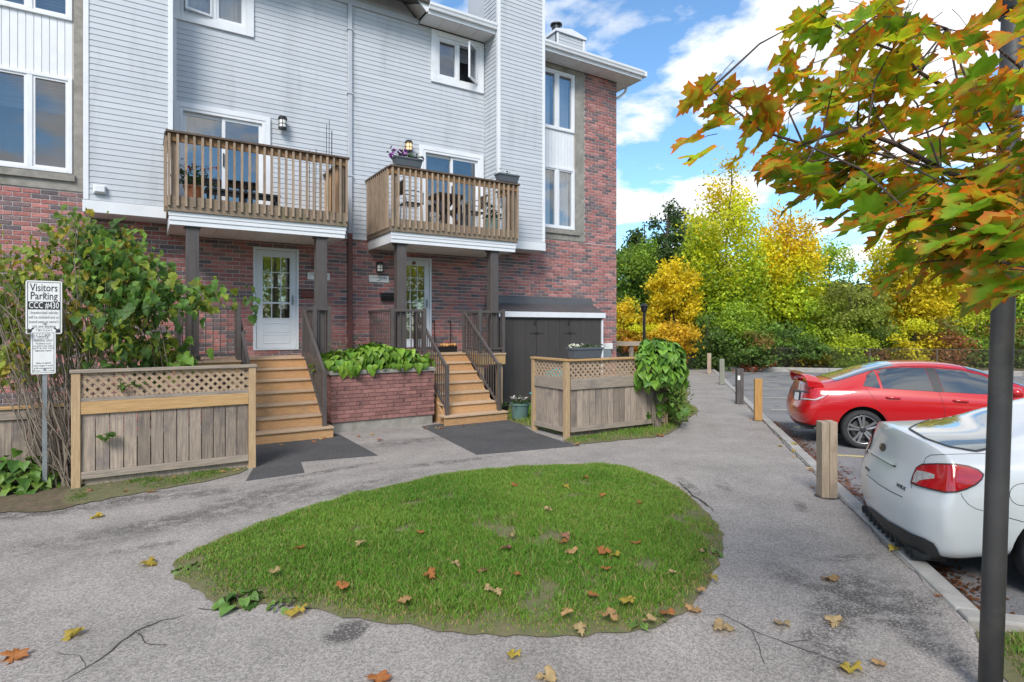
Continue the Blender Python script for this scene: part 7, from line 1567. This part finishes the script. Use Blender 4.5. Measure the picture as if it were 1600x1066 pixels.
# litter of needles and leaf scraps along the foot of the kerb
n_ = 2600; tt = rng.random(n_)*9+T0; nn = 0.17+np.abs(rng.normal(0,0.16,n_)); a = rng.random(n_)*6.28; s_ = 0.008+0.022*rng.random(n_)
cx_ = CA.x+CD.x*tt+CN.x*nn; cy_ = CA.y+CD.y*tt+CN.y*nn; V = np.zeros((n_,4,3))
for i, (u, v_) in enumerate(((-1,-0.35),(1,-0.35),(1,0.35),(-1,0.35))): V[:,i] = np.c_[cx_+(u*np.cos(a)-v_*np.sin(a))*s_, cy_+(u*np.sin(a)+v_*np.cos(a))*s_, -0.092+0.012*rng.random(n_)]
cc = np.array([0.20,0.075,0.03])*(0.5+rng.random((n_,1))*1.3)
o = obj('leaf_litter', array_mesh('leaf_litter', V.reshape(-1,3), np.arange(n_*4).reshape(-1,4), MT['leaf'], np.repeat(cc,4,axis=0))); stuff(o); tag(o, 'rusty leaf litter drifted along the kerb in the car park', 'leaf litter')

# ================================================================== TREES BEHIND THE CAR PARK
def crown_mesh(name, c, rx, rz, n_, size, pal, seed, shape='oval', clump=0.16, ncl=70, droop=0.3):
    r = np.random.default_rng(seed); cl = []
    for i in range(ncl):
        for _ in range(30):
            q = r.uniform(-1,1,3); h = (q[2]+1)/2
            prof = {'oval': math.sqrt(max(0,1-q[2]**2)), 'cone': 1-h*0.93, 'tall': (0.55+0.45*math.sin(h*3.0))*(1.0 if h < 0.65 else (1-h)/0.35*0.75+0.25)}[shape]
            d = math.hypot(q[0], q[1])
            if d < prof and d > prof*0.25: break
        cl.append((q[0]*rx*r.uniform(0.9,1.12), q[1]*rx*0.8, q[2]*rz))
    cl = np.array(cl); ci = r.integers(0, ncl, n_); pal = np.array(pal)
    pc = np.zeros((ncl,3))
    for i in range(ncl):      # colour drifts with height: list runs from low to high
        h = np.clip((cl[i,2]/rz+1)/2+r.normal(0,0.14), 0, 0.999); f = h*(len(pal)-1); k = int(f); pc[i] = pal[k]*(1-(f-k))+pal[k+1]*(f-k)
        pc[i] *= r.uniform(0.72,1.22)
    g = r.normal(0,1,(n_,3))*np.array([rx*clump, rx*clump, rz*clump*0.55]); P = np.array(c)+cl[ci]+g
    col = pc[ci]*r.uniform(0.7,1.3,(n_,1))
    nrm = r.normal(0,1,(n_,3)); nrm[:,2] += 0.6; nrm /= np.linalg.norm(nrm,axis=1)[:,None]; t1 = np.cross(nrm, r.normal(0,1,(n_,3))); t1 /= np.linalg.norm(t1,axis=1)[:,None]; t2 = np.cross(nrm,t1)
    s_ = size*r.uniform(0.6,1.25,(n_,1)); V = np.stack([P-t1*s_*0.6, P+t2*s_*0.32-t1*s_*0.05, P+t1*s_*0.6, P-t2*s_*0.32+t1*s_*0.05], axis=1)
    return array_mesh(name, V.reshape(-1,3), np.arange(n_*4).reshape(-1,4), MT['leaf'], np.repeat(col,4,axis=0)), cl+np.array(c)
def tree(label, px, Z, ytop, ybot, hw, pal, n_, seed, shape='tall', size=0.17, trunk=0.11, cat='tree', name='tree', ncl=70, clump=0.15, group='trees behind the car park'):
    b = Wp(px, HOR, Z); base = Vector((b.x, b.y, 0.0)); zt = CAM_H+(HOR-ytop)*Z/F_PX; zb = CAM_H+(HOR-ybot)*Z/F_PX; rx = hw*Z/F_PX; rz = (zt-zb)/2; c = (b.x, b.y, zb+rz)
    o = thing(name, label, cat, base, group=group); me, cl = crown_mesh('crown', c, rx, rz, n_, size, pal, seed, shape, clump, ncl); obj('crown', me, None, o)
    r = random.Random(seed); mb = MB(); x = 0; pts = [base]
    for i in range(1, 6): pts.append(Vector((b.x+r.gauss(0,0.08*i*0.4), b.y+r.gauss(0,0.06), (zt-0.15*rz)*i/5)))
    mb.tube(pts, [trunk*(1-0.17*i) for i in range(6)], 8)
    for k in range(min(len(cl), 26)):
        q = Vector(cl[k]); hz = max(0.5, min(q.z-0.35*abs(rx), pts[-1].z)); f = hz/max(0.1, pts[-1].z)*5; i = min(4, int(f)); s0 = pts[i].lerp(pts[i+1], f-i); m_ = s0.lerp(q,0.55)+Vector((0,0,0.12*rx)); mb.tube([s0, m_, q], [trunk*0.32, trunk*0.2, trunk*0.07], 5)
    obj('trunk', mb, MT['bark'], o); return o
Yl = (0.80,0.62,0.02); YG = (0.60,0.62,0.025); LG = (0.36,0.50,0.035); G1 = (0.16,0.28,0.04); DG = (0.10,0.17,0.036); OR = (0.66,0.34,0.03); RD = (0.36,0.10,0.04); OY = (0.75,0.50,0.03); DK = (0.050,0.085,0.036); BR = (0.20,0.13,0.06)
T = tree
T('dark green pine at the back past the brick corner', 1042, 37, 302, 520, 58, [DK,DK,DG,DK], 15000, 501, 'tall', 0.20, 0.2, 'pine tree', 'pine_tree', 90, 0.10)
T('dark green pine with a drooping top next to the brick corner', 1003, 35, 335, 520, 48, [DK,DG,DG,DG], 11000, 502, 'tall', 0.20, 0.18, 'pine tree', 'pine_tree', 80, 0.11)
T('mid green tree right beside the brick corner', 985, 31, 372, 540, 56, [DG,G1,G1,LG], 12000, 503, 'oval', 0.18)
T('small bright yellow tree with an orange foot and a visible trunk', 1052, 27, 402, 545, 42, [OR,Yl,Yl,Yl,Yl], 7000, 504, 'oval', 0.15, 0.07)
T('tall yellow-green tree, tallest behind the path', 1138, 30, 258, 560, 70, [G1,LG,LG,YG,YG,Yl,Yl], 22000, 505, 'tall', 0.17, 0.13, ncl=130)
T('light green ash tree between the pine and the tall yellow tree', 1088, 33, 345, 540, 38, [G1,LG,LG,YG], 9000, 506, 'tall', 0.17)
T('golden orange tree next to the tall yellow-green tree', 1232, 31, 306, 560, 58, [G1,LG,YG,YG,Yl,OY,OY], 19000, 507, 'tall', 0.17, 0.12, ncl=110)
T('orange-tinted tree leaning towards the light green one', 1192, 32, 352, 560, 34, [LG,LG,YG,Yl,OY], 10000, 517, 'tall', 0.17)
T('airy light green tree showing sky through its top', 1296, 33, 365, 560, 42, [DG,G1,LG,LG], 8000, 508, 'oval', 0.16)
T('grey-green willow-like tree with bare branches', 1330, 29, 440, 575, 66, [G1,LG,(0.32,0.36,0.06),(0.38,0.40,0.08)], 9500, 509, 'oval', 0.15)
T('bright yellow tree above the red car', 1425, 30, 322, 560, 66, [YG,Yl,Yl,YG,Yl], 19000, 510, 'tall', 0.17, 0.12, ncl=110)
T('yellow-green tree behind the bright yellow one', 1480, 32, 400, 560, 60, [G1,YG,YG,Yl], 10000, 511, 'oval', 0.17)
T('leafy green tree behind the lamp pole', 1570, 31, 380, 575, 66, [DG,G1,LG,YG], 11000, 512, 'oval', 0.17)
T('green and yellow tree beyond the lamp pole at the wood end', 1660, 31, 360, 575, 70, [DG,G1,YG,LG], 9000, 513, 'oval', 0.18)
T('dark conifer tip between the airy green and bright yellow trees', 1368, 40, 385, 520, 26, [DK,DK,DG], 5000, 514, 'cone', 0.2, 0.14, 'pine tree', 'pine_tree')
T('yellowing lower tree by the lamp post', 985, 27, 468, 550, 40, [DG,YG,OY,YG], 5000, 515, 'oval', 0.14, 0.06)
shr = [(1010,26,505,560,40,[RD,OR,YG],'orange-red shrub under the lamp post'),(1060,25.6,500,565,34,[OR,OY,OY],'orange shrub beyond the vine mound'),(1105,27,490,582,36,[DG,DG,G1],'dark green shrub beside the far wooden post'),(1150,27.5,480,582,40,[DG,G1,LG],'dark shrub under the tall yellow-green tree'),(1180,26.6,515,583,34,[RD,DG,G1,RD],'red-tinged shrub near the end of the chain-link fence'),(1225,28,500,585,42,[DG,DK,G1],'dark shrub behind the chain-link fence under the golden tree'),(1265,27,528,585,34,[OY,DG,G1],'yellow-tipped shrub behind the chain-link fence'),(1320,27.6,515,585,46,[G1,LG,YG],'fresh green shrub behind the chain-link fence'),(1375,28,500,585,44,[RD,DG,DG],'brownish red shrub above the red car roof'),(1430,27.4,505,588,40,[YG,Yl,YG],'bright yellow shrub above the red car roof'),(1480,27.4,500,588,44,[DG,RD,G1],'red-spotted shrub behind the lamp pole'),(1530,27.8,490,588,46,[DG,G1,YG],'dark green shrub next to the red-spotted shrub'),(1590,27.4,500,590,50,[DG,G1,RD],'green and red shrub past the lamp pole'),(1640,27,480,590,50,[DG,G1,LG],'green shrub at the far end of the chain-link fence')]
for i, (px, Z, yt, yb, hw, pal, lab) in enumerate(shr): tree(lab, px, Z, yt, yb, hw, pal, 3600, 600+i, 'oval', 0.13, 0.04, 'shrub', 'shrub', 34, 0.2, 'shrubs behind the car park')
# trees on the other side of the drive, behind the camera: the door and window glass mirrors them
for i, (x, y, h, w_, pal, lab) in enumerate(((3,-17,9,3.2,[DG,G1,YG,Yl],'yellow-green tree across the drive, mirrored in the door glass'),(8,-19,10,3.6,[G1,LG,YG,YG],'light green tree across the drive, second from the maple'),(13,-16,8.5,3.0,[OR,OY,Yl,Yl],'golden tree across the drive'),(-3,-19,8.5,3.4,[DG,G1,G1,LG],'dark green tree across the drive'),(18,-15,9,3.4,[DG,LG,YG,OY],'mixed green and gold tree across the drive'))):
    o = thing('tree', lab, 'tree', (x,y,0), group='trees across the drive'); me, cl = crown_mesh('crown', (x,y,h*0.58), w_, h*0.42, 6500, 0.26, pal, 900+i, 'oval', 0.17, 60); obj('crown', me, None, o)
    mb = MB(); mb.tube([(x,y,0),(x+0.1,y,h*0.4),(x,y,h*0.85)], [0.16,0.11,0.04], 8); obj('trunk', mb, MT['bark'], o)
# the wood beyond, one dark mass
n_ = 60000; pxx = rng.uniform(950, 1900, n_); Zz = rng.uniform(38, 52, n_); hgt = 3.0+2.2*vnoise(np.c_[pxx/1.0, Zz*8], 60, 5)+1.2*vnoise(np.c_[pxx,Zz], 17, 6); u = (pxx-800)/F_PX
P = np.c_[Zz*(_c*u+_s), Zz*(_c-_s*u), hgt*rng.random(n_)**0.7]; nr = rng.normal(0,1,(n_,3)); nr /= np.linalg.norm(nr,axis=1)[:,None]; t1 = np.cross(nr, rng.normal(0,1,(n_,3))); t1 /= np.linalg.norm(t1,axis=1)[:,None]; t2 = np.cross(nr,t1); s_ = 0.30
V = np.stack([P-t1*s_*0.6, P+t2*s_*0.4, P+t1*s_*0.6, P-t2*s_*0.4], axis=1); cc = np.array([0.032,0.058,0.02])*rng.uniform(0.5,1.8,(n_,1))
o = obj('woodland', array_mesh('woodland', V.reshape(-1,3), np.arange(n_*4).reshape(-1,4), MT['leaf'], np.repeat(cc,4,axis=0))); stuff(o); tag(o, 'dark green wood closing the view behind the trees', 'woodland')
# ---- chain-link fence along the far edge of the car park
MT['rust'] = M('rusty_wire', (0.13,0.10,0.075), (0.09,0.07,0.055), 10, rough=0.8)
cf = thing('chain_link_fence', 'low chain-link fence along the far edge of the car park', 'fence', K(24.6, 8)); TF = 24.6
for k in range(11): p = K(TF, 1.6+k*2.6); mb = MB(); mb.tube([(p.x,p.y,-0.1),(p.x,p.y,0.98)], 0.03, 6); obj('post', mb, MT['rust'], cf)
a, b_ = K(TF,1.6,0.95), K(TF,27.6,0.95); mb = MB(); mb.tube([a,b_], 0.014, 6); obj('top_rail', mb, MT['rust'], cf)
mb = MB(); n = 1.6
while n < 27.4:
    for d in (-1, 1):
        q0, q1 = K(TF+0.01*d, n, 0.02 if d == 1 else 0.93), K(TF+0.01*d, n+0.91, 0.93 if d == 1 else 0.02); mb.bar(q0, q1, 0.005, 0.005)
    n += 0.11
stuff(obj('wire_mesh', mb, MT['rust'], cf))

# ================================================================== FOREGROUND MAPLE
rm = random.Random(77)
tb = Wp(1880, HOR, 2.9); mp = thing('maple_tree', 'maple tree reaching in with large green leaves edged in orange', 'tree', (tb.x, tb.y, 0))
MT['mapleleaf'] = col_mat('maple_leaf', 0.5, trans=0.55, rnd=0.22, noise=0.22, nscale=25)
pal = [((0.20,0.34,0.015),(0.68,0.12,0.012)),((0.15,0.29,0.014),(0.60,0.10,0.012)),((0.30,0.42,0.016),(0.70,0.17,0.015)),((0.11,0.22,0.014),(0.46,0.12,0.014)),((0.37,0.47,0.018),(0.66,0.24,0.018)),((0.36,0.33,0.018),(0.74,0.10,0.012)),((0.14,0.28,0.014),(0.24,0.29,0.015)),((0.19,0.33,0.015),(0.56,0.18,0.014))]
ML = [leaf_mesh('leaf', 'maple', 0.142, c1, c2, rm.uniform(0.15,0.6), rm.uniform(0.1,0.4), MT['mapleleaf'], 400+i, 0.06) for i, (c1, c2) in enumerate([(tuple(x*1.22 for x in a_), tuple(min(0.85,x*1.18) for x in b2_)) for a_, b2_ in pal])]
# trunk out of the frame, boughs into it
mb = MB(); mb.tube([(tb.x,tb.y,0),(tb.x-0.02,tb.y+0.02,1.2),(tb.x-0.05,tb.y+0.03,2.2),(tb.x-0.03,tb.y,3.6),(tb.x,tb.y,5.0)], [0.10,0.085,0.075,0.055,0.03], 12); obj('trunk', mb, MT['bark'], mp, smooth=True)
MT['branch'] = M('maple_branch', (0.07,0.045,0.038), (0.045,0.03,0.026), 12, rough=0.8)
boughs = [([(1880,430,2.9),(1650,330,2.6),(1480,270,2.45),(1400,225,2.4),(1330,200,2.4),(1255,225,2.4),(1190,205,2.35),(1110,140,2.3)],0.018),
          ([(1880,380,2.9),(1640,200,2.7),(1500,150,2.6),(1440,115,2.5),(1400,80,2.45),(1330,55,2.4),(1270,15,2.4)],0.016),
          ([(1880,470,2.9),(1680,380,2.5),(1560,330,2.4),(1470,265,2.35),(1350,235,2.35),(1260,255,2.3)],0.016),
          ([(1880,300,3.0),(1700,150,2.8),(1600,110,2.7),(1540,60,2.65),(1480,45,2.6)],0.014),
          ([(1880,500,2.8),(1700,440,2.3),(1600,420,2.1),(1540,400,2.0),(1440,410,2.0)],0.014),
          ([(1880,520,2.7),(1720,480,1.9),(1640,470,1.75),(1590,440,1.7)],0.012),
          ([(1880,200,3.0),(1720,60,2.6),(1650,20,2.3),(1600,30,2.2)],0.012)]
for pts, r0 in boughs:
    P_ = [Wp(*p) for p in pts]; P_[0] = Vector((tb.x-0.04, tb.y+0.02, P_[0].z)); mb = MB(); n_ = len(P_); mb.tube(P_, [0.68*r0*(1.25-1.0*i/(n_-1)) for i in range(n_)], 7); obj('bough', mb, MT['branch'], mp, smooth=True)
# leaf mass: density polygons in the picture, spread in depth around the boughs
zones = [([(1285,15),(1400,20),(1500,60),(1540,110),(1600,150),(1600,330),(1560,330),(1480,300),(1400,300),(1330,280),(1260,330),(1220,310),(1190,280),(1240,240),(1225,190),(1225,110),(1240,60)], 165, (2.25,2.75)),
         ([(1180,215),(1300,235),(1480,270),(1600,300),(1600,420),(1560,430),(1480,410),(1420,390),(1340,315),(1270,310),(1215,290)], 110, (2.1,2.6)),
         ([(1400,290),(1600,300),(1600,440),(1540,430),(1470,415),(1430,405),(1425,370),(1370,325)], 72, (1.75,2.3)),
         ([(1560,330),(1640,320),(1640,470),(1590,450),(1560,430)], 18, (1.45,1.8)),
         ([(1535,95),(1640,95),(1640,340),(1535,330)], 46, (1.95,2.5)),
         ([(1620,-40),(1800,-40),(1900,560),(1640,560)], 110, (1.7,3.0))]
singles = [(1150,140,2.32,185,5),(1170,150,2.33,170,0),(1135,160,2.3,200,0),(1120,128,2.3,160,2),(1190,180,2.33,200,1),(1210,190,2.35,150,2),(1175,205,2.33,210,0),(1150,185,2.3,175,2),(1205,215,2.33,195,5),(1290,20,2.4,200,2),(1300,50,2.4,180,6),(1320,60,2.4,30,2),(1268,30,2.4,150,4),(1620,20,2.2,180,2),(1100,145,2.3,150,5),(1090,220,2.3,200,5),(1125,195,2.3,170,0),(1098,240,2.25,230,2),(1160,150,2.3,20,5),(1190,160,2.3,10,5),(1160,245,2.3,215,2),(1225,190,2.35,190,5),(1140,170,2.35,160,0),(1240,40,2.4,230,2),(1280,10,2.4,60,6),(1355,12,2.4,5,2),(1380,0,2.4,20,5),(1405,30,2.4,10,6),(1420,45,2.45,-10,0),(1510,40,2.55,30,5),(1500,60,2.55,10,3),(1470,60,2.5,0,0),(1250,90,2.35,210,2),(1260,120,2.35,240,2),(1240,120,2.3,200,1),(1310,340,2.3,220,1),(1390,330,2.2,270,6),(1410,425,2.0,185,1),(1440,440,2.0,200,1),(1560,30,2.0,190,5),(1595,55,1.75,200,5),(1590,15,2.3,10,4)]
leaves = []
for poly, n_, (z0, z1) in zones:
    A = np.array(poly, float); lo, hi = A.min(0), A.max(0); k = 0
    while k < n_:
        q = (rm.uniform(lo[0],hi[0]), rm.uniform(lo[1],hi[1]))
        if not inside(np.array([q]), poly)[0]: continue
        k += 1; Z = rm.uniform(z0, z1); low = q[1] > 300 or rm.random() < 0.25
        yaw = -math.pi+R(-YAW)+rm.gauss(0,0.9); pitch = rm.gauss(0.30 if q[1] < 240 else 0.18,0.24); roll = rm.gauss(0.0,0.42 if q[1] < 240 else 0.28)
        mi = rm.choice((0,1,2,4,2,6,7,7,6,0,2,4,5)) if q[1] < 220 else rm.choice((0,1,2,3,3,5,6,6,7,3,0,7))
        leaves.append((Z, Wp(q[0],q[1],Z), yaw, pitch, roll, rm.uniform(0.75,1.25), mi))
for px, py, Z, adeg, mi in singles:
    leaves.append((0.1, Wp(px,py,Z), R(adeg-YAW), 0.35+rm.gauss(0,0.2), rm.gauss(0.3,0.4), rm.uniform(0.85,1.1), mi))
leaves.sort(key=lambda l: l[0]); rest = []
mbp = MB()
for i, (Z, p, yaw, pitch, roll, sc, mi) in enumerate(leaves):
    M4 = leaf_matrix(p, yaw, pitch, roll, 1)
    if i < 290: inst('leaf', ML[mi], mp, p, M4.to_euler(), (sc,)*3)
    else: rest.append((ML[mi], M4 @ Matrix.Scale(sc,4), rm.uniform(0.75,1.2)))
    st = M4 @ Vector((-0.09*sc, rm.gauss(0,0.01), rm.uniform(0.01,0.04))); mbp.tube([p, p.lerp(st,0.5)+Vector((0,0,0.006)), st], [0.0012,0.0013,0.0016], 4, False)
stuff(obj('other_leaves', merge_copies('other_leaves', rest, MT['mapleleaf']), None, mp)); stuff(obj('leaf_stalks', mbp, MT['branch'], mp))
# twigs between the boughs
for k in range(46):
    Z, p, *_ = leaves[rm.randrange(len(leaves))]; pts, r0 = rm.choice(boughs[:5]); P_ = [Wp(*q) for q in pts[1:]]; q = min(P_, key=lambda v: (v-p).length+rm.uniform(0,0.2))
    if (q-p).length > 0.9: continue
    mb = MB(); m_ = q.lerp(p,0.5)+Vector((rm.gauss(0,0.03),rm.gauss(0,0.03),rm.gauss(0,0.03))); mb.tube([q,m_,p], [0.005,0.004,0.002], 5); obj('twig', mb, MT['branch'], mp)
